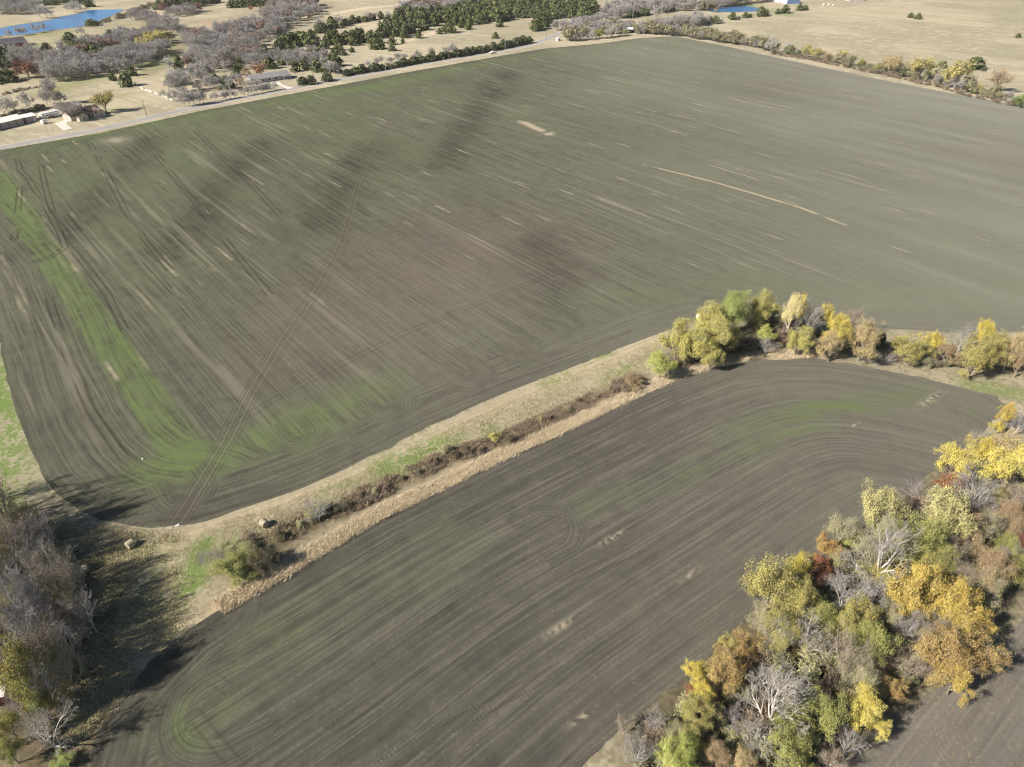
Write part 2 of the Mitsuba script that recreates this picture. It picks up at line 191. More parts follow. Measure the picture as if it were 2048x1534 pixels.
# kind, x, y, crown width, height, label, group
LABELS = [
    'yellow and olive tree leaning over the field edge left of the rust tree',
    'small bright yellow tree touching the rust orange tree at the field edge',
    'rust orange tree at the field edge of the lower wood',
    'dark maroon tree in front of the rust orange tree',
    'orange topped tree behind the rust orange tree at the field edge',
    'thin grey green tree right of the rust orange tree',
    'large bare tree with white limbs in the middle of the lower wood',
    'broad olive green tree right of the large white limbed bare tree',
    'small yellow olive tree below the white limbed bare tree',
    'grey bare tree beside the dark maroon tree',
    'second grey bare tree between the maroon tree and the golden trees',
    'tall golden tree with brownish top in the lower wood',
    'lower golden crown left of the gap in the golden trees',
    'wide golden tree reaching toward the lower corner field',
    'golden tree beside the taupe bushes near the lower corner field',
    'golden brown tree standing at the edge of the lower corner field',
    'russet gold tree at the rim of the lower corner field, beside its long shadow',
    'low golden tree nearest the lower corner field',
    'big tan brown tree at the shaded side of the lower wood',
    'mauve brown sparse tree between olive and tan brown trees',
    'small olive tree below the broad olive green tree',
    'mixed yellow brown tree below the dark maroon tree',
    'pale grey olive sparse tree near the field edge',
    'bare pale tree with fine twigs below the yellow brown tree',
    'olive yellow tree left of the golden trees',
    'dark olive tree left below the golden trees',
    'grey bare tree tucked between the dark olive and golden trees',
    'orange brown tree at the field edge above the big fallen looking bare tree',
    'yellow tree standing out into the field edge, left of the orange brown tree',
    'small rust red shrub under the yellow field edge tree',
    'olive orange tree behind the field edge grass',
    'small yellow olive tree at the field edge grass',
    'largest bare white limbed tree of the lower wood',
    'grey brown feathery bare tree right of the largest bare tree',
    'pale feathery tree above the bright yellow tree',
    'bright yellow tree at the edge of the lower corner field',
    'small bright yellow tree below the larger bright yellow tree',
    'taupe leafless thicket tree left of the golden brown tree',
    'low brown yellow tree above the bright yellow tree',
    'pale olive tree left of the largest bare tree',
    'grey bare tree at the bottom field edge of the lower wood',
    'grey bare tree between field edge and pale olive tree',
    'thin bare sapling standing out at the field edge',
    'yellow green tree at the bottom of the lower wood',
    'purplish bare tree left under the largest bare tree',
    'brown leaved tree at the bottom of the lower wood',
    'tan orange tree at the bottom of the lower wood',
    'dark olive tree below the largest bare tree',
    'olive tree between the largest bare tree and the bright yellow tree',
    'grey bare tree below the bright yellow tree',
    'taupe bare tree at the bottom edge beside the lower corner field',
    'small olive tree at the bottom right end of the lower wood',
    'bare pale tree at the foot of the largest bare tree',
    'yellow tree between the rust shrub and the largest bare tree',
    'grey green sparse tree above the yellow green tree',
    'pale yellow green tree standing at the field edge above the white limbed bare tree',
    'pale sparse tree at the field edge, half bare',
    'small lime tree in front of the pale sparse trees',
    'broad pale yellow tree behind the broad olive green tree',
    'rust brown round tree alone among grey bare trees',
    'grey bare tree right of the rust brown round tree',
    'low mauve brush at the field edge left of the rust brown round tree',
    'grey mauve bush under the rust brown round tree',
    'bright yellow tree at the field edge above the rust brown tree',
    'yellow tree behind the bright field edge tree',
    'big bright yellow tree at the right frame edge',
    'tan yellow tree above the big bright yellow tree',
    'slim golden yellow tree standing alone at the upper end of the lower wood',
    'short yellow bush at the foot of the slim golden tree',
    'grey bare sapling right of the slim golden tree',
    'pinkish brush at the field edge under the slim golden tree',
    'brown leaved tree right of the broad olive green tree',
    'dark bare tree between two brown trees',
    'tan brown tree near the right frame edge',
    'dark red brown tree cut by the right frame edge',
    'small olive tree beside the dark red brown tree',
    'grey bare tree above the shaded gap',
    'dark olive tree at the right frame edge above the shade',
    'pale taupe tree at the right frame edge under the bright yellow tree',
    'olive yellow tree under the grey bare trees',
    'yellow brown tree in front of the maroon tree',
    'pale green sparse tree at the field edge grass',
    'thin grey olive tree in the thick of the lower wood',
    'low grey green brush filling the gaps under the lower wood',
    'sparse orange yellow tree at the top of the left wood',
    'pale grey green tree under the sparse orange tree',
    'grey bare tree at the shadowed top edge of the left wood',
    'small yellowish tree at the left frame edge of the left wood',
    'dark bare tree casting the uppermost long shadow',
    'bare tree with pale limbs left of the shaded hay bale',
    'wide grey bare tree in the left wood',
    'grey brown tree with pale limbs in the left wood',
    'small bare tree touching the shaded hay bale',
    'bright yellow green tree at the left frame edge',
    'purple grey bare tree in the middle of the left wood',
    'grey bare tree at the shaded field side of the left wood',
    'olive brown tree in the middle of the left wood',
    'purple grey bare tree below the yellow green tree',
    'second purple grey bare tree below the yellow green tree',
    'large pale bare tree at the left frame edge above the shed',
    'bare tree with one white limb over the dark shade',
    'yellowish tree above the shed',
    'pale sparse tree leaning to the dry grass strip',
    'orange olive tree beside the dry grass strip',
    'yellow olive tree right of the shed',
    'olive tree below the shed',
    'tall bare tree with white forked trunk at the bottom of the left wood',
    'olive yellow tree at the bottom left frame edge',
    'small olive tree in the bottom left corner',
    'brownish bare tree under the shed',
    'green bush at the foot of the white forked tree',
    'tiny round orange bush in the dark shade of the left wood',
    'grey bare tree in the thick of the left wood',
    'tall thin tree between the shed and the dark shaded field corner',
    'low brown brush under the left wood',
    'bare tree of the left wood standing beyond the frame edge',
    'round lime green bush at the end of the grass strip',
    'yellow green tree at the left end of the creek thicket',
    'olive yellow tree second from the left end of the creek thicket',
    'broad yellow green tree in the creek thicket, left of the tall green tree',
    'large olive yellow tree below the broad yellow green tree',
    'yellowish tree at the foot of the creek thicket',
    'tall fresh green tree with a visible trunk above the creek thicket',
    'tall slim yellow lime tree in the creek thicket',
    'tall pale cream yellow tree with white trunk in the creek thicket',
    'narrow yellow treetop beside the pale cream tree',
    'narrow yellow tree above the dark twiggy tree',
    'dark twiggy bare tree right of the pale cream tree',
    'small lime tree in the shaded middle of the creek thicket',
    'small yellow tree behind the shaded middle of the creek thicket',
    'bright yellow green tree at the foot of the creek thicket',
    'low dark bare bush in the middle of the creek thicket',
    'yellow tan tree at the right of the dark twiggy tree',
    'tan yellow tree in front of the yellow tan tree',
    'bare tan tree behind the yellow tan tree',
    'tan thinning tree at the right end of the creek thicket',
    'single dark cedar at the right end of the creek thicket',
    'low pink grey brush in front of the creek thicket',
    'low grey brush beside the pink grey brush',
    'wide yellow bush right of the low brush',
    'smaller yellow bush between two yellow bushes',
    'upright yellow bush in the creek thicket',
    'brown yellow bush left of the bare sapling clump',
    'pale bare sapling clump behind the bushes',
    'yellow tree with grey limbs near the right frame edge',
    'yellow olive bush in front of the yellow tree with grey limbs',
    'olive yellow tree right of the yellow tree with grey limbs',
    'orange tan tree at the right frame edge of the creek',
    'brown bush at the right frame edge of the creek',
    'dark brown brush under the creek thicket',
    'low brown brush along the creek right of the thicket',
    'pale green bush thicket below the second hay bale',
    'dark green leafy bush below the pale green bush',
    'dark twiggy bush casting the black shadow',
    'fan of bare grey saplings left of the pale green bush',
    'second fan of bare grey saplings against the pale green bush',
    'round grey bare bush at the end of the brown weeds',
    'tiny yellow bush beside the round grey bare bush',
    'yellow green bush in the brown weed strip',
    'yellowish brown bush near the round lime green bush',
    'reddish brown brush at the gully between the hay bale and the black shadow',
    'small brown bush among the dead weeds of the creek strip',
    'bare tree behind the long white roofed barn, leftmost of the yard trees',
    'bare tree behind the long barn, second of the yard trees',
    'bare tree with forked trunk behind the short barn',
    'bare tree at the ditch between barn and caravan',
    'tall bare tree at the ditch behind the caravan',
    'low bare tree beside the tall ditch tree',
    'wide bare tree in front of the brown roofed house',
    'golden tree right of the brown roofed house',
    'bare grey tree of the row along the road',
    'bare tree at the lower end of the white fence',
    'small bare tree beside the white fence',
    'small bare tree above the white fence',
    'wide bare tree above the roadside row',
    'leaning bare tree in the lawn above the roadside row',
    'grey bare tree left of the leaning bare tree',
    'grey bare tree behind the leaning bare tree',
    'bare tree near the tall olive cedar',
    'dark green cedar at the head of the lane lawn',
    'dark cedar behind the lane lawn cedar',
    'small olive cedar left of the lane lawn cedar',
    'tall olive cedar standing alone by the lane',
    'greyish cedar above the white fence',
    'slim green cedar above the white fence',
    'small round cedar on the lawn',
    'dark round cedar near the roadside row',
    'dark slim cedar above the long low house',
    'light green cedar left of the long low house',
    'low dark cedar right of the tall olive cedar',
    'large dark cedar at the left frame edge',
    'wide dark cedar at the left frame edge below the large one',
    'olive cedar beside the large dark cedar',
    'pointed dark cedar on the lawn edge left of the red trees',
    'round dark cedar near the pond lawn',
    'round bushy cedar on the pond lawn',
    'tiny cedar on the pond lawn',
    'dark cedar brush at the pond corner',
    'dark cedar behind the pond',
    'tiny cedar beside the dark round cedar',
    'dark cedar of the clump between the red trees',
    'green cedar in the grey wood right of the lane',
    'dark cedar of the far row behind the pond',
    'dark green cedar of the far grove right of the pond',
    'dark cedar of the far hedge at the top',
    'large dark red tree at the left of the grey wood',
    'purplish bare tree touching the large dark red tree',
    'red tree beside the dark cedar clump',
    'smaller red tree right of the dark cedar clump',
    'small red tree at the end of the red row',
    'dark red tree alone near the round cedar',
    'dim red tree left of the dark cedar clump',
    'yellow tree of the row along the lane',
    'small yellow tree in the grey wood front',
    'wide yellow tree in the grey wood front',
    'orange tan tree left of the yellow row',
    'larger orange tan tree left of the yellow row',
    'pale yellow tree at the right side of the lane',
    'small golden tree inside the grey wood right of the lane',
    'red tree at the end of the far grove',
    'dull red tree under the far grove',
    'tiny rust tree on the far pasture',
    'small bare tree on the pond bank',
    'bare leaning tree alone on the pond lawn',
    'bare tree on the far pond bank, left of two',
    'bare tree on the far pond bank, right of two',
    'grey bare tree behind the pond',
    'round grey bare tree beside the dark red tree',
    'x',
    'olive grey scrub on the pond dam',
    'low dark weeds along the fence line above the barn',
    'dark brush along the ditch behind the barns',
    'dark cedar in the far top left clump above the grey wood',
    'bare tree of the long far hedge below the pale track',
    'dark cedar of the long far hedge below the pale track',
    'reddish tree of the long far hedge below the pale track',
    'bigger green cedar at the front of the long far hedge',
    'green cedar of the grove behind the long low house',
    'green cedar of the middle clump on the pale pasture',
    'dark cedar lowest of the middle pasture, left of two',
    'small cedar right of the lowest middle pasture cedar',
    'small cedar under the middle pasture clump',
    'tiny pointed cedar alone on the pale pasture',
    'bright green cedar at the front of the large clump',
    'low green cedar touching the bright green front cedar',
    'dark cedar alone below the track of the pale pasture',
    'tiny shrub cedar right of the dark lone cedar',
    'low dark cedar near the roadside hedge',
    'pointed cedar alone in the middle of the pale pasture',
    'small round cedar alone near the grove edge',
    'cedar left of the wide grove edge pair',
    'wide cedar pair at the grove edge',
    'cedar under the grove edge, left of two',
    'cedar under the grove edge, right of two',
    'tiny cedar above the large clump',
    'round cedar above the roadside hedge',
    'round dark cedar in front of the grove',
    'cedar at the right end of the grove edge',
    'green cedar of the large clump left of the grove',
    'green cedar of the dense grove above the road',
    'green cedar of the grove end near the road bend',
    'dark green hedge tree along the far side of the road',
    'pale bare shrub behind the roadside hedge',
    'pale bare shrub at the left end of the roadside hedge',
    'round dark bush by the road, left of the close pair',
    'round dark bush by the road, right of the close pair',
    'blue green round bush alone by the road',
    'rust orange tree behind the long low house',
    'thinning orange tree left of the rust orange tree',
    'low faded orange tree beside the long low house',
    'grey bare tree hiding the end of the long low house',
    'rust tree in the grey wood behind the long low house',
    'yellow green tree under the rust wood tree',
    'dark red tree behind the dense grove, left of three',
    'dull red tree behind the dense grove near the white shed',
    'small dark red tree behind the dense grove',
    'red brown tree in the far grey wood',
    'rust tree in front of the far grey wood',
    'small orange tree alone on the far pasture',
    'dark cedar at the foot of the far grey wood',
    'round bare tree alone in front of the dark far cedars',
    'olive yellow thicket tree at the field corner beside the white box',
    'grey and olive thicket tree at the far field edge',
    'olive orange tree at the apex of the big field',
    'grey olive shrub of the hedge along the right edge of the big field',
    'dark tree of the clump below the right pond',
    'cedar below the right pond, leftmost of the row',
    'tiny cedar below the right pond',
    'grey green cedar below the middle of the right pond',
    'small cedar right of the grey green cedar',
    'wide cedar at the right end of the pond',
    'pointed cedar right of the pond end',
    'cedar left of the dark cedar pair on the pasture rim',
    'dark cedar of the pair on the pasture rim',
    'round shrub on the pasture rim, left of two',
    'round shrub on the pasture rim, right of two',
    'low shrub on the right pasture, left of two',
    'upright shrub on the right pasture, right of two',
    'lone shrub at the right frame edge of the pasture',
    'tiny tree on the near bank of the right pond',
    'pale green tree at the left end of the right pond',
    'bare tree with dark trunk in the right hedge',
    'dark green shrub below the bare hedge tree',
    'small dark shrub second below the bare hedge tree',
    'small dark shrub third below the bare hedge tree',
    'low pale bare shrub behind the right hedge',
    'yellow hedge tree with pointed top',
    'dull yellow hedge tree right of the pointed one',
    'brownish shrub of the right hedge between yellow trees',
    'yellow green hedge tree',
    'olive grey hedge tree',
    'dark green hedge tree',
    'low grey green hedge brush',
    'small dark hedge shrub',
    'big tan yellow hedge tree',
    'grey olive hedge tree right of the big tan one',
    'broad yellow hedge tree with pale trunk',
    'grey hedge tree between the two yellow ones',
    'dark cedar behind the grey hedge tree',
    'dark cedar left behind the grey hedge tree',
    'golden hedge tree, fullest of the right hedge',
    'dark cedar top behind the golden hedge tree',
    'broad dark round cedar on the pasture behind the golden hedge tree',
    'grey olive hedge tree right of the golden one',
    'dark shrub right of the golden hedge tree',
    'yellow green hedge shrub',
    'big thin bare tree with pinkish side in the right hedge',
    'olive shrub under the big thin hedge tree',
    'fresh dark green hedge bush at the right frame edge',
    'dead pale branchy shrub at the right frame edge',
    'low reddish brown brush at the foot of the right hedge',
]
GROUPS = [
    'thin trees in the thick of the lower wood', 'brush under the lower wood',
    'bare trees in the thick of the left wood', 'tall thin trees by the dark field corner',
    'brush under the left wood', 'bare trees beyond the left frame edge',
    'brush under the creek thicket', 'low creek brush',
    'small bushes in the weed strip', 'bare trees along the road',
    'cedars among the red trees', 'cedars in the wood right of the lane',
    'cedars behind the pond', 'cedars right of the pond',
    'cedars of the far top hedge', 'yellow trees along the lane',
    'bare trees on the pond bank', 'bare trees behind the pond',
    'scrub on the pond dam', 'fence line weeds',
    'ditch brush behind the barns', 'far top cedar clump',
    'bare trees of the long far hedge', 'cedars of the long far hedge',
    'reddish trees of the long far hedge', 'cedars behind the long low house',
    'cedars of the middle pasture clump', 'cedars of the large clump',
    'cedars of the dense grove', 'cedars of the grove end',
    'roadside hedge trees', 'bare shrubs behind the roadside hedge',
    'cedars at the foot of the far grey wood', 'thicket at the far field edge',
    'hedge along the right field edge', 'dark clump below the right pond',
    'olive shrubs under the thin hedge tree', 'brush at the foot of the right hedge',
]
TREES = [
    ('yelolive',46.7,84.2,10,12.9,0,-1), ('yellow',54,91,5.9,7.5,1,-1), ('rust',58.7,92,5,6.4,2,-1), ('darkred',56.9,89,4.1,5.3,3,-1), ('orange',61.3,96.1,5.5,7,4,-1), ('palesparse',62.5,92.9,5.6,7.1,5,-1),
    ('barewhite',68.5,89.9,13.8,17.6,6,-1), ('olive',79.1,94.1,9.5,12.2,7,-1), ('yelolive',69.7,89.5,4.9,6.3,8,-1), ('bare',60,83.7,8.3,10.6,9,-1), ('bare',65.7,83.4,7.6,9.7,10,-1), ('gold',72.3,84.3,10,12.9,11,-1),
    ('gold',71.2,82.3,7.2,9.2,12,-1), ('gold',77.4,79.8,9.1,11.6,13,-1), ('gold',79.8,78.3,6.5,8.3,14,-1), ('goldbrown',71.4,70.4,9.2,11.7,15,-1), ('goldbrown',78.2,71.8,6.7,8.5,16,-1), ('gold',72.4,67.9,6,7.7,17,-1),
    ('brown',88.8,88.1,8.7,11.1,18,-1), ('taupe',84.9,88.7,6,7.7,19,-1), ('olive',82.4,91.4,4.8,6.1,20,-1), ('yelolive',51.6,82.2,7.5,9.6,21,-1), ('palesparse',45.1,74.9,7.2,9.2,22,-1), ('barewhite',50.3,74.4,8.1,10.4,23,-1),
    ('yelolive',59.1,77.9,6.4,8.3,24,-1), ('olive',60.2,73.3,7.7,9.9,25,-1), ('bare',68.7,76.8,5.7,7.3,26,-1), ('goldbrown',35.4,69,6.9,8.8,27,-1), ('yellow',30.2,69.8,5,6.4,28,-1), ('rust',29.5,67.3,3,2.4,29,-1),
    ('goldbrown',40.2,74,5.3,6.8,30,-1), ('yelolive',37.3,75.1,4,5.1,31,-1), ('barewhite',40,61.2,12.5,16,32,-1), ('taupe',54.6,70.8,8.6,11,33,-1), ('palesparse',55.9,67.5,7.4,9.5,34,-1), ('bright',54.9,62.3,6.6,8.4,35,-1),
    ('bright',57.5,60.8,3.4,4.4,36,-1), ('taupe',66.3,70.1,6,7.6,37,-1), ('goldbrown',62.1,66.6,4.2,5.4,38,-1), ('yelolive',28.9,61.3,5.7,7.4,39,-1), ('bare',18.9,56,5.7,7.3,40,-1), ('bare',22.5,61.5,4.8,6.2,41,-1),
    ('taupe',17.6,61,3.8,4.5,42,-1), ('lime',24.9,54.9,6.2,7.9,43,-1), ('barep',34.5,61.6,5,6.4,44,-1), ('brown',30.5,56.1,4.7,6,45,-1), ('tan',34.5,55.1,4.6,5.9,46,-1), ('olive',40.7,56.1,7,8.9,47,-1),
    ('olive',47.8,60.6,7.2,9.2,48,-1), ('bare',51.1,57.7,5.5,7,49,-1), ('taupe',47.6,55.2,4.8,6.1,50,-1), ('olive',43,54.8,4,5.2,51,-1), ('barewhite',37.7,58,6.4,8.1,52,-1), ('yellow',31.1,66.3,4.9,6.2,53,-1),
    ('palesparse',24.8,58.8,4.6,5.9,54,-1), ('paleyel',74.7,103.6,9.5,12.2,55,-1), ('palesparse',65.4,99.4,7.3,9.4,56,-1), ('lime',67.5,99.2,4,5.1,57,-1), ('paleyel',84.8,101,11.5,14.7,58,-1), ('rust',94.6,113.6,5.8,7.5,59,-1),
    ('bare',96.3,107.6,9.9,12.7,60,-1), ('barep',89,113.7,7.6,4.6,61,-1), ('barep',90.6,109.9,6.4,4.5,62,-1), ('bright',98.6,120.3,7.3,9.4,63,-1), ('yellow',107.7,123.8,6.8,8.7,64,-1), ('bright',107.4,114.4,11.1,14.2,65,-1),
    ('tan',112.1,123,8.3,10.7,66,-1), ('gold',120.7,139,4.7,7.9,67,-1), ('yellow',119.5,137.1,3.4,3.4,68,-1), ('bare',123.2,136.4,5.6,7.1,69,-1), ('barep',111.5,132.2,6.5,3.9,70,-1), ('brown',89.9,98.3,8.3,10.6,71,-1),
    ('bare',97,103.3,7.3,9.4,72,-1), ('brown',99.4,101.3,8.2,10.5,73,-1), ('darkred',100,96.4,5.1,6.5,74,-1), ('olive',97.8,97,5.1,6.6,75,-1), ('bare',96,94.8,5.1,6.5,76,-1), ('olive',95.5,90.7,5.9,7.5,77,-1),
    ('taupe',105,106.8,8.7,11.1,78,-1), ('yelolive',61.3,80.1,6.2,7.9,79,-1), ('yelolive',52.8,84.7,5.5,7,80,-1), ('palesparse',44.6,80.3,5.3,6.8,81,-1), ('taupe',98.8,107.9,5,6.6,82,0), ('bare',107.8,110.2,5.2,6.8,82,0),
    ('bare',59,87.5,5.4,7,82,0), ('olive',69.7,83.8,5,5.9,82,0), ('palesparse',92.7,99.2,7.9,10.3,82,0), ('palesparse',87.2,85.6,6.3,8.6,82,0), ('bare',51.7,81.6,6.1,6.2,82,0), ('yelolive',104,109.2,5.9,6.1,82,0),
    ('bare',41.7,68.7,6.1,6.6,82,0), ('olive',54.8,79.3,6.2,7.7,82,0), ('taupe',72.7,76,6.8,8.6,82,0), ('palesparse',68.5,94.3,7.3,8.4,82,0), ('yelolive',91.6,89.5,6.3,8.3,82,0), ('taupe',75.5,87.4,5.9,6.5,82,0),
    ('olive',74.4,99.1,8.2,8.6,82,0), ('palesparse',56.3,66.9,6,7.2,82,0), ('bare',94.5,108.9,6.9,8.7,82,0), ('palesparse',67.7,80.7,4.6,6.3,82,0), ('olive',43.2,59.5,6.3,7.3,82,0), ('olive',73.4,84.2,5.6,7.3,82,0),
    ('yelolive',62.1,80.5,6.3,7.1,82,0), ('taupe',87,106.6,6.4,7.2,82,0), ('olive',74.9,94.8,4.9,5.1,82,0), ('yelolive',46.1,76,7.4,8.5,82,0), ('palesparse',99.1,98.7,6.5,6.4,82,0), ('bare',45.8,65.5,6.5,7.5,82,0),
    ('bare',71.7,80.2,6.2,6.1,82,0), ('taupe',91.7,103.7,6.5,7.5,82,0), ('palesparse',96.3,91.6,5.9,6.6,82,0), ('taupe',83.9,93.3,7.2,9.4,82,0), ('bare',111.9,110.7,7.5,8.4,82,0), ('taupe',102.6,105.7,6.5,8.4,82,0),
    ('yelolive',79.1,90.7,6.8,8.5,82,0), ('yelolive',27,58.5,4.8,6.6,82,0), ('orangesparse',-98.6,102.2,5.8,10.5,84,-1), ('palesparse',-98.8,99.3,6.1,11,85,-1), ('bare',-92.1,94.5,7.1,12.7,86,-1), ('yelolive',-96.6,94.7,4.8,8.7,87,-1),
    ('bare',-92.9,99.6,5.5,10,88,-1), ('barewhite',-84.4,88.6,7.7,13.9,89,-1), ('bare',-87.4,85.3,8.4,15.1,90,-1), ('taupe',-80.9,85,6.5,11.7,91,-1), ('bare',-81.8,89,4.3,7.7,92,-1), ('yelbr',-89.4,81.4,5,8.9,93,-1),
    ('barep',-81.2,79.7,6.4,11.6,94,-1), ('bare',-74.7,79.8,6.3,11.3,95,-1), ('goldbrown',-79.3,80.6,4.9,8.9,96,-1), ('barep',-81.2,74.9,7.1,12.7,97,-1), ('barep',-77,74.9,7.1,12.7,98,-1), ('barewhite',-79.7,68.4,8.3,14.9,99,-1),
    ('bare',-74,73,6.6,12,100,-1), ('yelolive',-76.2,70.6,5,8.9,101,-1), ('palesparse',-72.9,68.4,5.3,9.6,102,-1), ('goldbrown',-73.1,65.8,4.5,8.1,103,-1), ('yelolive',-76.6,64.8,4.8,8.6,104,-1), ('olive',-74.4,63.4,4.2,7.6,105,-1),
    ('barewhite',-70.8,58.6,8.9,10.2,106,-1), ('yelolive',-77.5,60,4,7.2,107,-1), ('olive',-75.7,56.5,3.5,6.2,108,-1), ('barep',-77.9,62.5,4.4,7.9,109,-1), ('green',-68.3,56.2,3.2,2.2,110,-1), ('orange',-71.7,61.1,0.9,0.9,111,-1),
    ('taupe',-86.9,88.8,6.7,11.4,112,2), ('taupe',-105.5,100.4,8.9,19.2,112,2), ('barep',-87.8,78.9,7.2,16.3,112,2), ('taupe',-101.7,102.2,8,16.5,112,2), ('taupe',-93.5,84.1,6.1,11.6,112,2), ('taupe',-95.3,94.5,8,13.3,112,2),
    ('bare',-84.6,82.3,6.8,12.1,112,2), ('bare',-97.6,88.7,5.7,10.3,112,2), ('bare',-83.3,77.3,8.9,17.7,112,2), ('taupe',-88.3,70.2,7.6,13.9,112,2), ('yelolive',-76.8,65.3,6.6,15.8,113,3), ('bare',-80.9,73.3,7,16.3,113,3),
    ('bare',-78.6,70.4,5,10.4,113,3), ('bare',-73.2,64.6,5.6,13,113,3), ('taupe',-75.3,69.8,7.3,15,113,3), ('bare',-112.2,92.2,9.5,16.3,115,5), ('barep',-115.8,99.1,10.2,23.2,115,5), ('bare',-111.5,98,9.1,20.3,115,5),
    ('barep',-104.5,86,10.2,18,115,5), ('bare',-103.8,93.9,8.4,14.9,115,5), ('bare',-95.9,79.6,5.8,10.1,115,5), ('bare',-110.7,87.6,10.2,23,115,5), ('barep',-114.5,105.4,10,22.1,115,5), ('bare',-98.8,71.3,6.8,14.2,115,5),
    ('barep',-125.8,108.8,6.5,13,115,5), ('barep',-121.9,102.2,7.6,15.3,115,5), ('barep',-101.8,79.2,7.3,16.2,115,5), ('bare',-92.4,72.1,10.4,21.9,115,5), ('bare',-119.5,109.6,8.4,15.8,115,5), ('barep',-106.1,81,9.4,16.3,115,5),
    ('barep',-110.7,103,5.7,12.8,115,5), ('lime',40.5,161.4,7.9,7.5,116,-1), ('yelgreen',46.3,171.1,9.1,11.8,117,-1), ('yelgreen',50.2,167.9,9.3,12,118,-1), ('yelgreen',57.8,179.6,10.4,13.5,119,-1), ('yelgreen',57.8,169.9,10.7,13.9,120,-1),
    ('yelgreen',55,165.6,7,9.1,121,-1), ('green',62.9,179.8,8.6,16.3,122,-1), ('yelgreen',72.6,184.3,7.5,14.9,123,-1), ('palegold',81.5,181.9,6.4,14.7,124,-1), ('yellow',87.3,188.8,3.4,11,125,-1), ('yellow',93.5,185.6,4.8,9.5,126,-1),
    ('bare',87.5,180.9,9.8,12.7,127,-1), ('lime',73.8,177.2,5.4,7,128,-1), ('yelgreen',79.8,191.4,4.9,6.4,129,-1), ('yelgreen',81.6,173.1,7.2,9.4,130,-1), ('bare',72.8,173.4,7.3,5.8,131,-1), ('yellow',93.2,175.5,9.5,12.4,132,-1),
    ('tan',89.9,169.9,7.4,9.6,133,-1), ('taupe',100.3,181.6,8.2,10.7,134,-1), ('tan',98.5,170.3,10,13,135,-1), ('cedar',106.4,176,4.3,5.6,136,-1), ('barep',101.7,170.1,10.5,4.7,137,-1), ('barep',105.9,169.2,7.2,3.6,138,-1),
    ('yelolive',110.6,169.8,9.4,7.5,139,-1), ('yelolive',115.7,170.6,6.5,5.2,140,-1), ('yellow',120.3,172.8,6.3,7.5,141,-1), ('brown',122.6,168.7,6.9,6.2,142,-1), ('bare',129.2,174.7,7.6,9.8,143,-1), ('yellow',136.1,176.2,7.6,9.9,144,-1),
    ('yelolive',125.4,161.6,8.8,11.4,145,-1), ('yelolive',132.7,166.4,8.3,10.7,146,-1), ('tan',137,165.2,9.2,11.9,147,-1), ('brown',138.1,161.9,6.6,8.6,148,-1), ('palebush',-55.7,97.9,9,3.8,151,-1), ('olive',-53.3,93.1,8.1,5.7,152,-1),
    ('darkbrush',-49.1,94.3,6.8,5.8,153,-1), ('bare',-59.8,94.5,4.5,4.9,154,-1), ('bare',-57.8,95.2,4.1,4.9,155,-1), ('bare',-40.8,107.5,6.3,5,156,-1), ('yellow',-43.9,108.6,1.3,1,157,-1), ('yelbush',-4.3,135.1,3.4,1.7,158,-1),
    ('brown',32.7,157.4,5.9,3.5,159,-1), ('brush',-53.6,102.4,2.7,1.3,160,-1), ('darkbrush',-48,102.7,3.1,2.1,161,8), ('palebush',-44.6,105.9,2.2,1.4,161,8), ('palebush',-42.1,107.7,3.2,2.8,161,8), ('palebush',-41,110.3,3.3,2.3,161,8),
    ('palebush',-37.8,110.6,1.4,1.1,161,8), ('darkbrush',-35.7,111.2,2.9,2,161,8), ('darkbrush',-33.2,114.9,1.9,1.6,161,8), ('palebush',-30.4,115.9,2.2,1.6,161,8), ('brush',-28.6,116.9,2.4,2,161,8), ('darkbrush',-24.8,120.7,1.6,1.1,161,8),
    ('darkbrush',-21.2,122.8,1.7,1.2,161,8), ('palebush',-20.2,124.1,1.4,0.8,161,8), ('brush',-19.1,125.6,3,2.4,161,8), ('palebush',-15.7,129.9,3.3,2.2,161,8), ('darkbrush',-13.7,128.2,2.4,2.1,161,8), ('darkbrush',-10.6,130,3.1,1.9,161,8),
    ('brush',-8.1,130,2.7,2.1,161,8), ('brush',-4.4,132.6,1.2,0.7,161,8), ('darkbrush',-0.5,133.8,2.6,2.2,161,8), ('palebush',0.6,136.6,1.3,0.8,161,8), ('darkbrush',2.4,136,1.6,1,161,8), ('brush',5.9,139.2,1.5,0.9,161,8),
    ('palebush',7.3,142.1,1.8,1.5,161,8), ('brush',8.9,142.4,2.5,2,161,8), ('palebush',14.1,146.6,2.1,1.5,161,8), ('brush',13.9,145.8,1.9,1.3,161,8), ('darkbrush',17.4,150.3,1.7,1.2,161,8), ('brush',19.3,149.4,1.5,1.2,161,8),
    ('brush',22.5,152.6,1.3,0.8,161,8), ('brush',27.2,155.7,2.5,1.5,161,8), ('brush',27.6,154.9,2,1.2,161,8), ('brush',30.1,155.3,3.1,2.3,161,8), ('darkbrush',33,158.2,1.9,1.6,161,8), ('brush',33.6,159.5,1.9,1.1,161,8),
    ('bare',-301.5,439.4,10.1,10.1,162,-1), ('bare',-299.6,445.2,8.4,8.4,163,-1), ('bare',-295.1,453.2,9.8,9.8,164,-1), ('bare',-288.6,461.8,9.3,9.3,165,-1), ('bare',-285.7,465.6,13.2,14.5,166,-1), ('bare',-282.7,466.3,7.5,7.5,167,-1),
    ('bare',-255.6,428.1,13.4,10.1,168,-1), ('yelolive',-245.5,447.5,12.1,10.9,169,-1), ('bare',-203.2,461.2,8.7,9.6,170,9), ('bare',-200.8,463.1,7.5,8.2,170,9), ('bare',-198.4,465,6.9,7.6,170,9), ('bare',-195.7,466.3,7.5,8.3,170,9),
